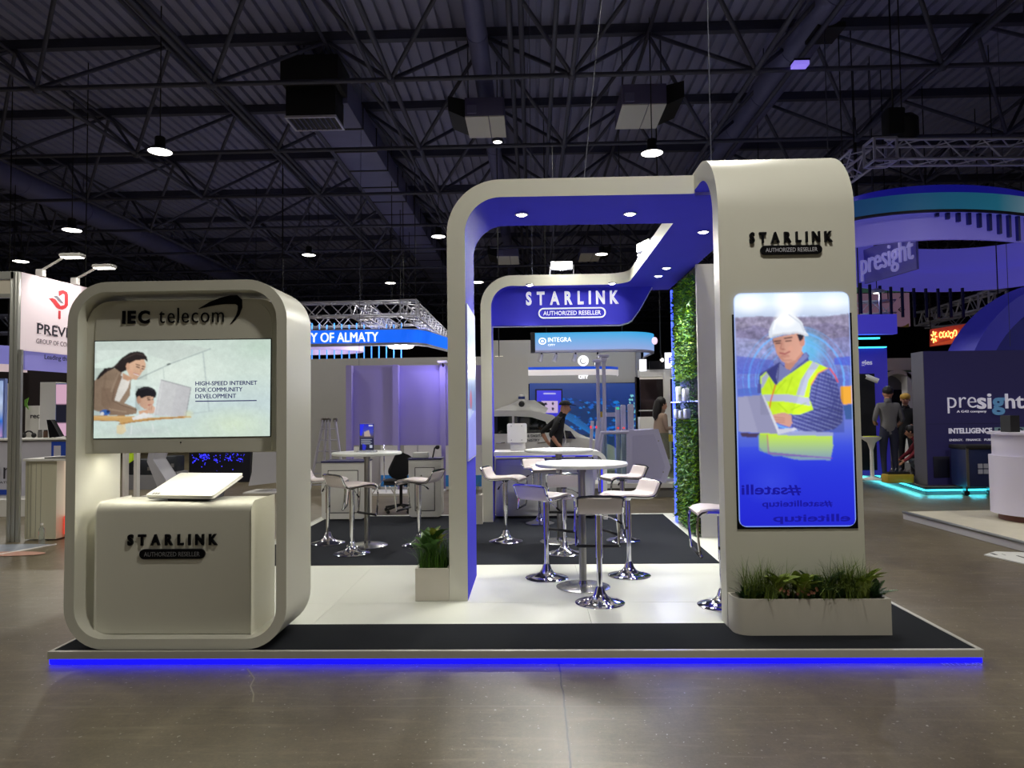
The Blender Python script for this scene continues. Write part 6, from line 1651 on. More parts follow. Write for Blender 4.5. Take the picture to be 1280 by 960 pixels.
# ================================================================== stand at right with the overhead ring
Rg = 2.75; cx_, cy_ = 8.5, 14.6
rs_ = thing('ring_sign', 'large hanging lilac ring with teal upper band and blue slats', 'sign', (cx_, cy_, 4.4))
SH = .58
def ringp(r, q, yc=0.0):
    y = r * math.sin(q)
    return (cx_ + r * math.cos(q) + SH * y, cy_ + yc + y)
def cyl_band(r, z0, z1, m, nm, th=.08, n=64, yc=0.0):
    A_ = np.linspace(0, 2 * PI, n + 1)[:-1]
    return MB().ribbon([ringp(r, q, yc) for q in A_], [ringp(r - th, q, yc) for q in A_], z0, z1, 'z', True).build(nm, m, rs_)
zb1 = AT(1160, 299, cy_ - Rg).z; zm = AT(1160, 265, cy_ - Rg).z; zt1 = AT(1160, 244, cy_ - Rg).z
cyl_band(Rg, zb1, zm, mat('ring_lilac', (158, 150, 236), .45, emit=(104, 98, 226), strength=.24), 'lilac_band')
mgt = bpy.data.materials.new('teal_gradient'); mgt.use_nodes = True
N = mgt.node_tree.nodes; L_ = mgt.node_tree.links; bsd = N['Principled BSDF']; tc = N.new('ShaderNodeTexCoord'); sp = N.new('ShaderNodeSeparateXYZ'); rp = N.new('ShaderNodeValToRGB')
L_.new(tc.outputs['Generated'], sp.inputs[0]); L_.new(sp.outputs['X'], rp.inputs[0]); L_.new(rp.outputs[0], bsd.inputs['Base Color']); L_.new(rp.outputs[0], bsd.inputs['Emission Color']); bsd.inputs['Emission Strength'].default_value = .35
for e, (p_, c_) in zip([rp.color_ramp.elements[0], rp.color_ramp.elements[1], rp.color_ramp.elements.new(.4)], ((0.05, (24, 74, 130)), (.62, (120, 170, 80)), (.4, (40, 120, 150)))): e.position = p_; e.color = lin(c_)
cyl_band(Rg + .15, zm, zt1, mgt, 'teal_band')
cyl_band(Rg + .16, zm - .03, zm, black_m, 'shadow_gap')
A_ = np.linspace(-.1, PI + .1, 40)
MB().ribbon([ringp(Rg + .06, q) for q in A_], [ringp(Rg + .03, q) for q in A_], zm, zt1 + .32, 'z').build('inner_lining', mat('ring_lilac', 0), rs_)
A_ = np.linspace(PI + .1, 2 * PI - .1, 40)
MB().ribbon([ringp(Rg - .4, q) for q in A_], [ringp(Rg - .48, q) for q in A_], zt1 + .02, zt1 + .3, 'z').build('upper_blue_band', mat('ring_blue', (40, 40, 170), .4, emit=(30, 30, 160), strength=.3), rs_)
for k in range(15):
    q = math.radians(268 + k * 3.6); L0 = .06 + .045 * k
    x_, y_ = ringp(Rg + .03, q)
    MB().obox((x_, y_, zm - .03 - L0 / 2), (.05, .06, L0), Matrix.Rotation(q, 3, 'Z')).build('blue_slat', mat('slat_blue', (44, 46, 150), .5), rs_)
for k in range(12):
    q = math.radians(80 + k * 7); x_, y_ = ringp(Rg - .4, q)
    MB().obox((x_, y_, zb1 - .33), (.05, .05, .7)).build('hanging_slat', mat('slat_dark', (22, 22, 62), .5), rs_)
for q in (.5, 2.2, 3.9, 5.3):
    x_, y_ = ringp(Rg, q); MB().tube([(x_, y_, zt1), (x_, y_, ZD)], .01, 5).build('cord', steel_dark, rs_)
# ring lettering on a slanted back plate
a, b = AT(1078, 352, 15.6), AT(1143, 334, 14.0); b.z = a.z
dirx = (b - a).normalized()
tl = text('presight', 'ring_letters', mat('letters_lilac', (196, 190, 240), .4, emit=(170, 165, 235), strength=.25), rs_, a, dirx, PZ, (b - a).length, .62, .04, .0)
n_ = dirx.cross(PZ)
V = [a - n_ * .05 + PZ * -.05, b - n_ * .05 + PZ * -.05, b - n_ * .05 + PZ * .7, a - n_ * .05 + PZ * .7]
V2 = [v - n_ * .05 for v in V]
MB().add(V + V2, [(0, 1, 2, 3), (4, 7, 6, 5), (0, 4, 5, 1), (1, 5, 6, 2), (2, 6, 7, 3), (3, 7, 4, 0)]).build('letter_back_plate', mat('plate_violet', (126, 120, 196), .4), rs_)
# platform with cyan light
pl = [FL(1157, 619), FL(1300, 617), FL(1300, 560), FL(1075, 567), FL(1075, 592)]
pp = thing('dark_platform', 'dark raised platform edged with cyan light at right', 'platform', (pl[0].x, pl[0].y + 2, 0))
MB().prism([(v.x, v.y) for v in pl], .0, .16, 'z').build('platform_body', mat('dark_boards', (52, 50, 54), .35, var=.1, scale=3), pp)
for a, b in ((pl[0], pl[1]), (pl[4], pl[0])):
    d = (b - a).normalized(); n_ = Vector((d.y, -d.x, 0)) * .012
    MB().tube([a + n_ + PZ * .09, b + n_ + PZ * .09], .018, 6).build('cyan_strip', led_cyan, pp)
    MB().tube([a + n_ + PZ * .155, b + n_ + PZ * .155], .01, 6).build('edge_trim', mat('trim_brown', (92, 80, 74), .4), pp)
    m_ = (a + b) / 2 + n_ * 6
    al = lamp('cyan_glow', 'AREA', m_ + PZ * .1, 14, (.1, .75, .9), .1, parent=pp, target=m_ + n_ * 10 - PZ * 1.0); al.data.shape = 'RECTANGLE'; al.data.size = (b - a).length; al.data.size_y = .05
    al.rotation_euler[2] = math.atan2(d.y, d.x)
# dark blue wall with lettering
Y = 13.55
pw_ = thing('lettered_wall', 'dark violet blue wall with large white lettering at right', 'wall', (AT(1220, 520, Y).x, Y, .16))
a, b = AT(1160, 604, Y), AT(1310, 437, Y)
MB().box(a.x, b.x + 1, Y, Y + .42, .16, b.z).build('wall_body', mat('wall_violet', (58, 54, 116), .45, var=.05), pw_)
MB().box(a.x - .012, a.x - .001, Y, Y + .42, .16, b.z).build('side_cladding', mat('clad_grey', (92, 90, 100), .5), pw_)
zs = AT(1160, 530, Y).z; MB().box(a.x, b.x + 1, Y - .003, Y, zs - .004, zs).build('panel_seam', black_m, pw_)
Zr = lambda x, y: (1130 + x / 4.8, 420 + y / 4.8)
wt = mat('wall_letter_white', (224, 222, 236), .5, emit=(210, 206, 226), strength=.3)
def wtext(s, x0, y0, x1, y1, m=wt, bold=0.0, nm='wall_text', th=.02):
    a, b = AT(*Zr(x0, y0), Y), AT(*Zr(x1, y1), Y)
    return text(s, nm, m, pw_, (a.x, Y - .001, a.z), PX_, PZ, b.x - a.x, AT(*Zr(x0, y1), Y).z - a.z, th, bold)
wtext('pre', 262, 464, 430, 368, wt, -.012); wtext('si', 438, 438, 520, 346, wt, .02)
wtext('g', 528, 475, 600, 370, mat('g_teal', (96, 140, 190), .5, emit=(80, 130, 170), strength=.3), .03); wtext('ht', 607, 436, 716, 346, wt, .012)
wtext('A G42 company', 316, 464, 495, 446, wt, .03, th=.005); wtext('INTELLIGENCE.', 268, 586, 535, 553, wt, .035, th=.008)
wtext('ENERGY.   FINANCE.   PUBLIC SERVICES', 272, 631, 640, 618, wt, .02, th=.004)
a, b = AT(*Zr(543, 590), Y), AT(*Zr(760, 546), Y)
MB().box(a.x, b.x, Y - .012, Y - .001, a.z, b.z).build('text_box', mat('box_greenish', (126, 150, 160), .5, emit=(100, 130, 140), strength=.2), pw_)
wtext('APPLIED', 553, 585, 710, 553, mat('box_ink', (30, 30, 72), .5), .035, th=.016)
a, b = AT(*Zr(178, 850), Y), AT(*Zr(270, 722), Y); MB().box(a.x, b.x, Y - .015, Y - .001, a.z, b.z).build('access_hatch', mat('hatch_dark', (22, 22, 44), .5), pw_, bevel=.004)
# flight case before the wall
fc = thing('transport_case', 'large dark blue transport case with metal edges before the lettered wall', 'case', (AT(1227, 600, 13.0).x, 13.0, .0))
a, b = AT(1210, 606, 12.9), AT(1246, 560, 12.9)
MB().box(a.x, b.x + .1, 12.9, 13.4, .18, b.z).build('case_body', mat('case_navy', (30, 40, 84), .4), fc, bevel=.02)
MB().box(a.x - .02, b.x + .12, 12.88, 13.42, b.z - .02, b.z + .05).build('case_lid', black_m, fc, bevel=.01)
for x_ in (a.x, b.x + .1): MB().box(x_ - .02, x_ + .02, 12.88, 12.9, .18, b.z).build('edge_strip', steel, fc)
c = AT(1229, 586, 12.89)
for i in (0, 1):
    for j in (0, 1): MB().box(c.x - .09 + i * .1, c.x - .01 + i * .1, 12.886, 12.9, c.z - .09 + j * .1, c.z - .01 + j * .1).build('label_square', mat('label_grey', (170, 172, 190), .5), fc)
for x_ in (a.x + .1, b.x): MB().tube([(x_, 13.1, .05), (x_, 13.2, .05)], .05, 12).build('wheel', rubber, fc); MB().box(x_ - .02, x_ + .02, 13.1, 13.2, .08, .19).build('wheel_fork', steel, fc)
# grey platform with white round counter
A, B = FL(1129, 649), FL(1290, 693)
gp = thing('grey_platform', 'low pale stone coloured platform with white edge at right', 'platform', (A.x + 1, A.y - 1, 0))
MB().prism([(A.x, A.y), (B.x, B.y), (B.x + 5, B.y + 1), (A.x + 6, A.y + .5)], .004, .1, 'z').build('platform_body', mat('riser_white', (200, 198, 204), .5), gp)
MB().prism([(A.x + .06, A.y - .02), (B.x + .05, B.y + .06), (B.x + 5, B.y + 1.05), (A.x + 5.9, A.y + .45)], .1, .112, 'z').build('stone_top', mat('stone_top', (212, 206, 188), .5, var=.12, scale=5), gp)
MB().tube([A + PZ * .105, B + PZ * .105], .02, 6).build('edge_rail', mat('rail_grey', (140, 142, 146), .4, .4), gp)
c = FL(1302, 650, .112)
rcn = thing('round_counter', 'white round counter with brown plinth at the right picture edge', 'counter', c)
zt_ = AT(1262, 541, c.y - .3).z
MB().lathe([(.47, .112), (.47, .2)], 32, (c.x, c.y, 0)).build('brown_plinth', mat('brown_wood', (104, 58, 44), .5), rcn)
MB().lathe([(.56, .2), (.56, AT(1262, 572, c.y - .4).z)], 40, (c.x, c.y, 0)).build('drum', mat('drum_white', (226, 220, 240), .45), rcn)
z1_ = AT(1262, 572, c.y - .4).z
MB().lathe([(.52, z1_), (.52, zt_ - .03), (.57, zt_ - .03), (.57, zt_), (0, zt_)], 40, (c.x, c.y, 0)).build('upper_ledge', mat('drum_white', 0), rcn)
MB().box(c.x - .42, c.x - .3, c.y - .1, c.y + .1, zt_, zt_ + .22).build('card_box', black_m, None, 'small black box on top of the white round counter', 'box')
# papers on the ground
pps = [FL(1230, 694.5), FL(1244, 690.5), FL(1290, 692), FL(1290, 708)]
fp_ = thing('floor_board', 'flat white printed board lying on the ground at right', 'board', FL(1260, 698))
MB().prism([(v.x, v.y) for v in pps], .001, .012, 'z').build('board_sheet', mat('board_print', (222, 222, 220), .5), fp_)
for x0, y0, x1, y1 in ((1237, 693, 1246, 694.5), (1252, 694, 1256, 695), (1270, 696, 1290, 701)):
    a, b = FL(x0, y0), FL(x1, y1); MB().box(min(a.x, b.x), max(a.x, b.x), min(a.y, b.y) - .02, max(a.y, b.y), .012, .0135).build('dark_print', black_m, fp_)
# blue stand edge behind the tower
Y = 15.5
bb = root_px('blue_booth', 'violet blue booth wall with white end of a word behind the tower', 'booth', 1090, 500, Y)
box_px('wall_panel', mat('booth_violet', (74, 66, 196), .5, emit=(60, 54, 190), strength=.2), bb, 1060, 600, 1108.5, 435, Y, .2, zmin=.165)
box_px('lit_cap', led_cyan, bb, 1060, 435, 1108.5, 433, Y - .05, .25)
box_px('dark_doorway', mat('doorway_dark', (12, 12, 20), .7), bb, 1060, 588, 1093, 467, Y - .02, .02, zmin=.165)
box_px('upper_sign', mat('sign_violet', (84, 76, 214), .5, emit=(76, 70, 214), strength=.45), bb, 1060, 418, 1121, 392.5, Y - .6, .2)
box_px('sign_underlight', led_cyan, bb, 1060, 424, 1100, 421.5, Y - .55, .1)
a, b = AT(1077, 458, Y - .021), AT(1090, 450, Y - .021); text('gies', 'wall_word', wt, bb, a, PX_, PZ, b.x - a.x, b.z - a.z, .01, .02)
MB().tube([(AT(1075, 418, Y - .5).x, Y - .5, AT(1075, 393, Y - .5).z), (AT(1075, 418, Y - .5).x, Y - .5, ZD)], .012, 5).build('cord', black_m, bb)
sc_ = root_px('wall_camera', 'small white camera lamp fixed in the dark doorway', 'camera', 1089, 474, Y - .3, ground=False)
c = AT(1089, 474, Y - .25); MB().tube([c + Vector((-.1, 0, .06)), c + Vector((.1, -.1, -.05))], .055, 12).build('camera_body', grey_white, sc_); MB().tube([c, c + Vector((0, .22, .1))], .02, 6).build('bracket', grey_white, sc_)
wb = root_px('white_booth', 'pale booth with rounded opening behind the standing man', 'booth', 1125, 520, 19.0)
box_px('cornice', mat('cornice', (196, 190, 178), .5), wb, 1108, 463, 1170, 447, 19.0, .8)
box_px('back_wall', mat('booth_grey', (150, 146, 140), .5), wb, 1108, 600, 1170, 463, 19.6, .1, zmin=.165)
box_px('green_edge', mat('green_edge', (60, 100, 60), .5), wb, 1108, 465, 1170, 463, 18.95, .1)
box_px('white_column', grey_white, wb, 1138, 590, 1146, 465, 18.9, .3, zmin=.165)
box_px('dark_opening', mat('doorway_dark', 0), wb, 1118, 560, 1137, 487, 19.55, .05, zmin=.165)
a = AT(1110, 472, 18.9)
MB().ribbon(arc(AT(1123, 480, 18.9).x, a.z - .35, .55, 10, 170, 10), arc(AT(1123, 480, 18.9).x, a.z - .35, .45, 10, 170, 10), 18.9, 19.5).build('rounded_hood', mat('cornice', 0), wb)
# red neon sign, wayfinding banner, blue arch
rsg = root_px('red_sign', 'hanging red sign with glowing orange squiggle lettering', 'sign', 1210, 415, 17.0, ground=False)
P4 = [AT(1164, 411.5, 18.0), AT(1164, 432.5, 18.0), AT(1250, 418, 16.0), AT(1250, 393, 16.0)]
P4[2].z = P4[1].z; P4[3].z = P4[0].z
V = P4 + [p + Vector((.1, .25, 0)) for p in P4]
MB().add(V, [(0, 1, 2, 3), (7, 6, 5, 4), (0, 4, 5, 1), (1, 5, 6, 2), (2, 6, 7, 3), (3, 7, 4, 0)]).build('sign_box', mat('sign_red', (176, 56, 40), .5, emit=(170, 52, 36), strength=.35), rsg)
dx_ = (P4[2] - P4[1]); dx_.z = 0; dx_.normalize(); nn = dx_.cross(PZ)
neon = lit('neon_orange', (255, 170, 90), 3.0)
H4 = P4[0].z - P4[1].z
ctr_ = P4[1] + dx_ * .14 + PZ * (H4 * .5) + nn * .03
for k in range(7):
    q = 2 * PI * k / 7; MB().tube([ctr_ + dx_ * (.04 * math.cos(q)) + PZ * (.05 * math.sin(q)), ctr_ + dx_ * (.1 * math.cos(q)) + PZ * (.15 * math.sin(q))], .016, 6).build('neon_petal', neon, rsg)
x_ = .36
for k in range(5):
    w_ = .09; base_ = P4[1] + dx_ * x_ + PZ * (H4 * (.42 if k != 3 else .32)) + nn * .03
    MB().tube([base_ + dx_ * (w_ * .5 * math.cos(q)) + PZ * (.06 + .07 * math.sin(q)) for q in np.linspace(.4 + k, .4 + k + 5.4, 12)], .013, 6).build('neon_letter', neon, rsg); x_ += w_ * 1.25
text('Empower', 'sign_text', wt, rsg, P4[1] + dx_ * ((P4[2] - P4[1]).length * .62) + PZ * (H4 * .5) + nn * .005, dx_, PZ, .75, .17, .005)
MB().add([P4[1] + nn * .01, P4[2] + nn * .01, P4[2] + nn * .01 + PZ * .25, P4[1] + nn * .01 + PZ * .02], [(0, 1, 2, 3)]).build('orange_sweep', mat('sweep_orange', (214, 84, 44), .5, emit=(206, 80, 42), strength=.4), rsg)
for p in (P4[0], P4[3]): MB().tube([p + Vector((.05, .12, 0)), (p.x + .05, p.y + .12, ZD)], .012, 5).build('cord', black_m, rsg)
wf = root_px('wayfinding_banner', 'hanging green and pink direction banner with arrows behind the ring', 'banner', 1105, 380, 20.0, ground=False)
box_px('pink_part', mat('banner_rose', (190, 150, 172), .6, emit=(170, 130, 150), strength=.2), wf, 1060, 409, 1136.5, 366, 20.0, .04)
box_px('green_part', mat('banner_green', (84, 130, 100), .6, emit=(70, 110, 90), strength=.2), wf, 1060, 366, 1136.5, 335, 20.0, .04)
for cx0, cy0, rot in ((1127, 373.5, 0), (1127, 387, 1)):
    c = AT(cx0, cy0, 19.985)
    e1, e2 = (PZ, PX_) if rot == 0 else (NX, PZ)
    MB().tube([c - e1 * .09, c + e1 * .09], .012, 6).build('arrow_shaft', dk, wf); MB().tube([c + e1 * .02 - e2 * .06, c + e1 * .09, c + e1 * .02 + e2 * .06], .012, 6).build('arrow_head', dk, wf)
V = [AT(x, y, 19.99) for x, y in ((1124, 409), (1136, 409), (1136, 404), (1131, 407))]
MB().prism([(v.x, v.z) for v in V], 19.98, 19.995).build('yellow_corner', mat('corner_yellow', (200, 160, 60), .5), wf)
for x_ in (1075, 1130): c = AT(x_, 335, 20.0); MB().tube([c, (c.x, 20.0, ZD)], .012, 5).build('cord', black_m, wf)
truss('rigging_truss', AT(1070, 386, 17.0), AT(1116, 384, 17.0), .3, 'short pale truss behind the tower above the violet sign', (False, False))
ba = root_px('blue_arch', 'huge tilted blue arch rising behind the lettered wall', 'arch', 1260, 430, 15.0)
oc_ = AT(1372, 475, 15.0)
MB().ribbon(arc(oc_.x, oc_.z - .5, 2.75, 60, 190, 24), arc(oc_.x, oc_.z - .5, 2.35, 60, 190, 24), 15.0, 16.0).build('arch_band', mat('arch_blue', (70, 66, 190), .5, emit=(50, 50, 170), strength=.15), ba)
MB().ribbon(arc(oc_.x, oc_.z - .5, 2.34, 60, 190, 24), arc(oc_.x, oc_.z - .5, 1.5, 60, 190, 24), 15.6, 15.8).build('arch_back', mat('arch_deep', (30, 32, 130), .5, emit=(20, 22, 110), strength=.15), ba)
for s in (-2.7, 2.0): MB().box(oc_.x + s, oc_.x + s + .2, 15.2, 15.6, .17, oc_.z - .9 if s < 0 else oc_.z + .8).build('arch_leg', mat('arch_deep', 0), ba)
# tool box, white stool
c = AT(1096, 366, 16.5)
bl_ = thing('booth_spotlight', 'flat white disc lamp hanging below the lilac ring letters', 'lamp', (c.x, 16.5, c.z))
MB().lathe([(.05, c.z + .1), (.16, c.z + .05), (.17, c.z), (.15, c.z - .01)], 20, (c.x, 16.5, 0)).build('shade', grey_white, bl_)
MB().lathe([(.15, c.z - .005), (.0, c.z - .015)], 20, (c.x, 16.5, 0)).build('lens', led_white, bl_)
MB().tube([(c.x, 16.5, c.z + .1), (c.x, 16.5, ZD)], .01, 5).build('cord', black_m, bl_)
lamp('stand_light', 'SPOT', (c.x, 16.5, c.z - .04), 180, (.95, .95, 1), .1, 2.0, .8, bl_, (AT(1130, 560, 14.5).x, 14.6, .8))
tbx = thing('tool_box', 'yellow tool box on the dark platform near the standing man', 'box', (AT(1125, 587, 14.0).x, 14.0, .16))
a, b = AT(1109, 587, 13.9), AT(1142, 576, 13.9); zt_ = .16 + (b.z - a.z)
MB().box(a.x, b.x, 13.9, 14.15, .16, zt_).build('box_body', mat('tool_yellow', (176, 150, 44), .5, var=.2, scale=12), tbx, bevel=.015)
MB().box(a.x + .05, b.x - .05, 13.95, 14.1, zt_, zt_ + .04).build('open_tray', black_m, tbx)
for k in range(5): MB().tube([(a.x + .1 + .09 * k, 14.02, zt_ + .04), (a.x + .14 + .09 * k, 14.0, zt_ + .12)], .012, 6).build('tool', steel, tbx)
ws_ = thing('tulip_stool', 'white tulip stool beside the standing man', 'stool', (AT(1089, 580, 14.6).x, 14.6, .16))
c = AT(1089, 547, 14.6)
MB().lathe([(.02, .16), (.2, .165), (.2, .18), (.04, .22), (.035, c.z - .25), (.08, c.z - .1), (.19, c.z - .02), (.2, c.z + .02), (.17, c.z + .01), (0, c.z - .02)], 24, (c.x, 14.6, 0)).build('stool_shell', grey_white, ws_)
MB().lathe([(.16, c.z + .0), (.15, c.z + .03), (0, c.z + .035)], 20, (c.x, 14.6, 0)).build('cushion', mat('cushion_lime', (190, 200, 60), .6), ws_)

# ================================================================== PEOPLE
def person(name, label, loc, heading, height, joints, matset, hair=None):
    """joints: overrides of the neutral standing pose (x right, y forward, z up, for 1.75 m)"""
    J = dict(pel=(0, 0, .96), spi=(0, 0, 1.12), che=(0, 0, 1.32), nk0=(0, 0, 1.46), nk1=(0, .015, 1.54), hd0=(0, .03, 1.60), hd1=(0, .03, 1.68), hd2=(0, .02, 1.73), nose=(0, .135, 1.635), chin=(0, .085, 1.565),
             shL=(-.17, 0, 1.42), elL=(-.22, -.02, 1.14), wrL=(-.22, .08, .90), haL=(-.22, .11, .83), shR=(.17, 0, 1.42), elR=(.22, -.02, 1.14), wrR=(.22, .08, .90), haR=(.22, .11, .83),
             hiL=(-.09, 0, .90), knL=(-.10, .03, .50), anL=(-.10, -.01, .09), toL=(-.11, .15, .035), hiR=(.09, 0, .90), knR=(.10, .03, .50), anR=(.10, -.01, .09), toR=(.11, .15, .035))
    J.update(joints)
    Rr = dict(pel=(.155, .115), spi=(.135, .1), che=(.165, .11), nk0=(.075, .07), nk1=(.055, .055), hd0=(.072, .09), hd1=(.078, .095), hd2=(.05, .06), nose=(.014, .014), chin=(.035, .03),
              sh=(.07, .065), el=(.045, .045), wr=(.032, .028), ha=(.038, .02), hi=(.095, .095), kn=(.062, .062), an=(.042, .042), to=(.04, .028))
    E = [('pel', 'spi', 1), ('spi', 'che', 1), ('che', 'nk0', 1), ('nk0', 'nk1', 0), ('nk1', 'hd0', 0), ('hd0', 'hd1', 0), ('hd1', 'hd2', 0), ('hd0', 'nose', 0), ('nk1', 'chin', 0)]
    for s in 'LR':
        E += [('che', 'sh' + s, 1), ('sh' + s, 'el' + s, 4), ('el' + s, 'wr' + s, 3), ('wr' + s, 'ha' + s, 0), ('pel', 'hi' + s, 2), ('hi' + s, 'kn' + s, 2), ('kn' + s, 'an' + s, 2), ('an' + s, 'to' + s, 5)]
        h = Vector(J['ha' + s]); w = Vector(J['wr' + s]); d = (h - w).normalized()
        sd = d.cross(Vector((0, 1, 0)) if abs(d.y) < .8 else PZ).normalized()
        for k, (o, l) in enumerate(((-.027, .065), (-.009, .078), (.009, .074), (.027, .058))):
            J['f%d%s' % (k, s)] = h + sd * o + d * l * .5; J['g%d%s' % (k, s)] = h + sd * o + d * l * .85 + Vector((0, .015, 0)); Rr['f%d' % k] = (.009, .009); Rr['g%d' % k] = (.0075, .0075)
            E += [('ha' + s, 'f%d%s' % (k, s), 0), ('f%d%s' % (k, s), 'g%d%s' % (k, s), 0)]
        J['t0' + s] = w + d * .03 + sd * .05 + Vector((0, .01, 0)); J['t1' + s] = w + d * .07 + sd * .062 + Vector((0, .02, 0)); Rr['t0'] = (.011, .011); Rr['t1'] = (.009, .009)
        E += [('wr' + s, 't0' + s, 0), ('t0' + s, 't1' + s, 0)]
    keys = list(J); idx = {k: i for i, k in enumerate(keys)}
    sc = height / 1.75
    Rz_ = Matrix.Rotation(heading, 3, 'Z')
    P = [Rz_ @ (Vector(J[k]) * sc) for k in keys]
    me = bpy.data.meshes.new('skeleton'); me.from_pydata(P, [(idx[a], idx[b]) for a, b, _ in E], [])
    ob = bpy.data.objects.new('skeleton', me); COL.objects.link(ob)
    sk = ob.modifiers.new('Skin', 'SKIN'); sk.use_smooth_shade = True
    if not me.skin_vertices: me.attributes  # layer comes with the modifier
    bmx = bmesh.new(); bmx.from_mesh(me); lay = bmx.verts.layers.skin.verify(); bmx.verts.ensure_lookup_table()
    for i, k in enumerate(keys):
        r = Rr.get(k) or Rr.get(k[:-1]); bmx.verts[i][lay].radius = (r[0] * sc, r[1] * sc); bmx.verts[i][lay].use_root = (k == 'pel')
    bmx.to_mesh(me); bmx.free()
    ob.modifiers.new('Sub', 'SUBSURF').levels = 2
    dg_ = bpy.context.evaluated_depsgraph_get()
    new = bpy.data.meshes.new_from_object(ob.evaluated_get(dg_))
    bpy.data.objects.remove(ob)
    new.name = name + '_body'
    t = thing(name, label, 'person', loc)
    new.materials.clear()
    for m in matset: new.materials.append(m)
    segs = [(P[idx[a]], P[idx[b]], mi) for a, b, mi in E]
    A_ = np.array([s[0] for s in segs]); B_ = np.array([s[1] for s in segs]); D_ = B_ - A_; L2 = (D_ ** 2).sum(1) + 1e-9
    RA = np.array([((Rr.get(a) or Rr.get(a[:-1]))[0] + (Rr.get(b) or Rr.get(b[:-1]))[0]) * .5 * sc for a, b, _ in E])
    for f in new.polygons:
        c = np.array(f.center); tt = np.clip(((c - A_) * D_).sum(1) / L2, 0, 1); d = np.linalg.norm(A_ + D_ * tt[:, None] - c, axis=1)
        f.material_index = min(segs[int((d / RA).argmin())][2], len(matset) - 1); f.use_smooth = True
    o = bpy.data.objects.new('body', new); COL.objects.link(o); o.parent = t; ROOT[o.name] = ROOT[t.name]
    W = lambda v: Vector(loc) + Rz_ @ (Vector(v) * sc)
    ROOT[t.name] = Vector(loc)
    hd = Vector(J['hd1'])
    return t, W, Rz_, sc, hd
skin_a = mat('skin_warm', (196, 146, 120), .55); skin_b = mat('skin_tan', (176, 126, 100), .55)
blk = mat('black_cloth', (20, 20, 24), .8); hair_m = mat('dark_hair', (24, 20, 20), .6)
shoe = mat('dark_shoe', (30, 28, 30), .5)
def face(t, W, sc, hd):
    for s in (-1, 1):
        MB().ball(W(hd + Vector((s * .034, .083, -.015))), .011 * sc).build('eye', black_m, t)
        MB().ball(W(hd + Vector((s * .082, .0, -.025))), .014 * sc, .02 * sc, .03 * sc).build('ear', skin_a, t)
    MB().tube([W(hd + Vector((-.025, .092, -.075))), W(hd + Vector((0, .1, -.078))), W(hd + Vector((.025, .092, -.075)))], .006 * sc, 5).build('mouth', mat('lip', (150, 80, 74), .5), t)

# man in black with a cap, walking to the right
pm = AT(694, 530, 12.8)
t, W, Rz_, sc, hd = person('person', 'person in black shirt, trousers and cap walking past the white car', (pm.x, 12.8, 0), math.radians(-82), 1.82,
    dict(spi=(0, .02, 1.12), che=(0, .06, 1.31), nk0=(0, .10, 1.45), nk1=(0, .135, 1.52), hd0=(0, .17, 1.575), hd1=(0, .18, 1.65), hd2=(0, .17, 1.70), nose=(0, .285, 1.60), chin=(0, .225, 1.54),
         shL=(-.17, .06, 1.41), elL=(-.24, -.20, 1.2), wrL=(-.18, -.10, 1.0), haL=(-.15, -.05, .96), shR=(.17, .06, 1.41), elR=(.2, -.12, 1.17), wrR=(.17, .02, .98), haR=(.15, .07, .94),
         knL=(-.1, .2, .52), anL=(-.1, .12, .12), toL=(-.1, .28, .06), knR=(.1, -.02, .5), anR=(.1, -.28, .13), toR=(.1, -.16, .04)), [skin_a, blk, blk, skin_a, blk, shoe])
mb = MB(); V = []
for i in range(6):
    th = i / 5 * PI / 2
    for j in range(16):
        q = 2 * PI * j / 16; V.append(W(hd + Vector((.098 * math.cos(th) * math.cos(q), .112 * math.cos(th) * math.sin(q), .02 + .085 * math.sin(th)))))
mb.add(V, [(i * 16 + j, i * 16 + (j + 1) % 16, (i + 1) * 16 + (j + 1) % 16, (i + 1) * 16 + j) for i in range(5) for j in range(16)], 0, True)
mb.prism([(0, 0)] * 0 + [(x, y) for x, y in ((0, 0), (1, 0), (0, 1))], 0, 0.0001, 'z') if False else None
br = [W(hd + Vector((.075 * math.cos(q), .06 + .14 * math.sin(q), .025 - .02 * math.sin(q)))) for q in np.linspace(0, PI, 9)]
mb.add(br + [b_ + PZ * .008 for b_ in br], [list(range(9)), list(range(17, 8, -1))] + [(i, i + 1, i + 10, i + 9) for i in range(8)])
mb.build('cap', blk, t)
face(t, W, sc, hd)
MB().tube([W((-.05, .0, 1.45)), W((-.09, .16, 1.3)), W((-.05, .19, 1.05)), W((0, .17, .98))], .009, 5).build('lanyard', grey_white, t)
MB().obox(W((0, .2, .93)), (.1, .05, .16)).build('badge', grey_white, t)
# woman with long dark hair, beige coat, phone in hand
pm = AT(826, 530, 15.2)
beige = mat('beige_coat', (150, 128, 112), .8)
t, W, Rz_, sc, hd = person('person', 'person with long dark hair and beige coat looking at a phone', (pm.x, 15.2, 0.0), math.radians(-75), 1.86,
    dict(elR=(.2, .02, 1.16), wrR=(.12, .26, 1.18), haR=(.10, .33, 1.2), elL=(-.2, .02, 1.16), wrL=(-.1, .25, 1.14), haL=(-.08, .32, 1.17), hd0=(0, .05, 1.59), nose=(0, .15, 1.61)), [skin_a, beige, beige, beige, beige, shoe])
face(t, W, sc, hd)
mb = MB(); mb.ball(W(hd + Vector((0, -.02, .02))), .105 * sc, .115 * sc, .11 * sc)
mb.tube([W(hd + Vector((0, -.06, .03))), W(hd + Vector((0, -.1, -.12))), W(hd + Vector((0, -.12, -.28))), W(hd + Vector((0, -.1, -.4)))], [.09, .1, .085, .03], 12); mb.build('hair', hair_m, t)
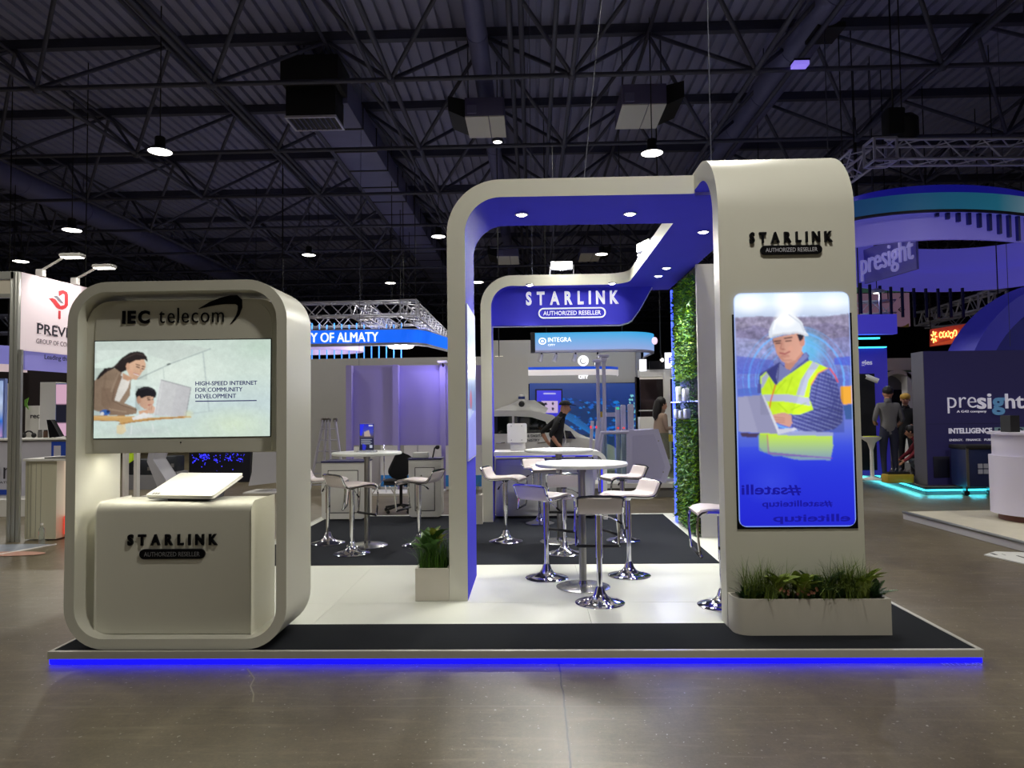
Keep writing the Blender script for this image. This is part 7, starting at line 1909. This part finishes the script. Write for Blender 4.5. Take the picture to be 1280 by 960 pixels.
mb = MB(); mb.lathe([(.21, .55), (.2, .8), (.19, 1.0), (.185, 1.2), (.16, 1.36)], 20, (0, 0, 0), sy=.75); mb.v = [tuple(W(v)) for v in mb.v]; mb.build('coat', beige, t)
MB().obox(W((.09, .37, 1.24)), (.08, .02, .15)).build('held_phone', mat('phone_glow', (190, 190, 200), .3, emit=(180, 180, 200), strength=.4), t)
# man in grey shirt seen from behind
pm = AT(1111, 540, 14.5)
greys = mat('grey_shirt', (112, 110, 112), .8); jeans = mat('navy_jeans', (38, 40, 62), .8)
t, W, Rz_, sc, hd = person('person', 'person in grey t-shirt and dark trousers standing with back turned', (pm.x, 14.5, .16), math.radians(-8), 1.86,
    dict(elL=(-.25, -.02, 1.16), wrL=(-.2, .14, 1.06), haL=(-.15, .2, 1.06), elR=(.26, 0, 1.14), wrR=(.21, .16, 1.02), haR=(.16, .22, 1.02), hd0=(.02, .05, 1.6), hd1=(.02, .05, 1.67), hd2=(.02, .04, 1.72), nose=(.03, .15, 1.62)), [skin_b, greys, jeans, skin_b, greys, mat('pale_shoe', (150, 148, 150), .6)])
MB().ball(W(hd + Vector((0, -.015, .03))), .095 * sc, .11 * sc, .095 * sc).build('hair', hair_m, t)
face(t, W, sc, hd)
# person in dark clothes further on
pm = AT(1133, 540, 15.3)
t, W, Rz_, sc, hd = person('person', 'person in dark clothes with yellow cap half hidden behind the grey shirt', (pm.x, 15.3, .16), math.radians(150), 1.72, dict(elL=(-.22, .05, 1.15), wrL=(-.12, .25, 1.1), haL=(-.1, .3, 1.1)), [skin_b, blk, blk, blk, blk, shoe])
MB().ball(W(hd + Vector((0, 0, .04))), .1, .115, .085).build('cap', mat('cap_amber', (206, 160, 60), .6), t); face(t, W, sc, hd)
# crouching person in red
pm = AT(1164, 560, 14.1)
redc = mat('dark_red_shirt', (128, 30, 46), .8); gj = mat('grey_jeans', (110, 112, 118), .8)
t, W, Rz_, sc, hd = person('person', 'person in dark red shirt crouching beside the yellow tool box', (pm.x + .05, 14.3, .16), math.radians(75), 1.75,
    dict(pel=(0, -.1, .36), spi=(0, -.04, .52), che=(0, .1, .70), nk0=(0, .2, .82), nk1=(0, .25, .88), hd0=(0, .3, .93), hd1=(0, .32, 1.0), hd2=(0, .31, 1.05), nose=(0, .42, .94), chin=(0, .36, .88),
         shL=(-.17, .14, .78), elL=(-.22, .3, .55), wrL=(-.15, .45, .4), haL=(-.12, .5, .36), shR=(.17, .14, .78), elR=(.22, .3, .55), wrR=(.15, .48, .42), haR=(.12, .54, .38),
         hiL=(-.1, -.1, .34), knL=(-.14, .3, .42), anL=(-.12, .05, .09), toL=(-.12, .2, .04), hiR=(.1, -.1, .34), knR=(.14, .32, .4), anR=(.12, .06, .09), toR=(.12, .21, .04)), [skin_b, redc, gj, redc, redc, shoe])
MB().ball(W(hd + Vector((0, -.015, .02))), .095, .11, .095).build('hair', hair_m, t); face(t, W, sc, hd)
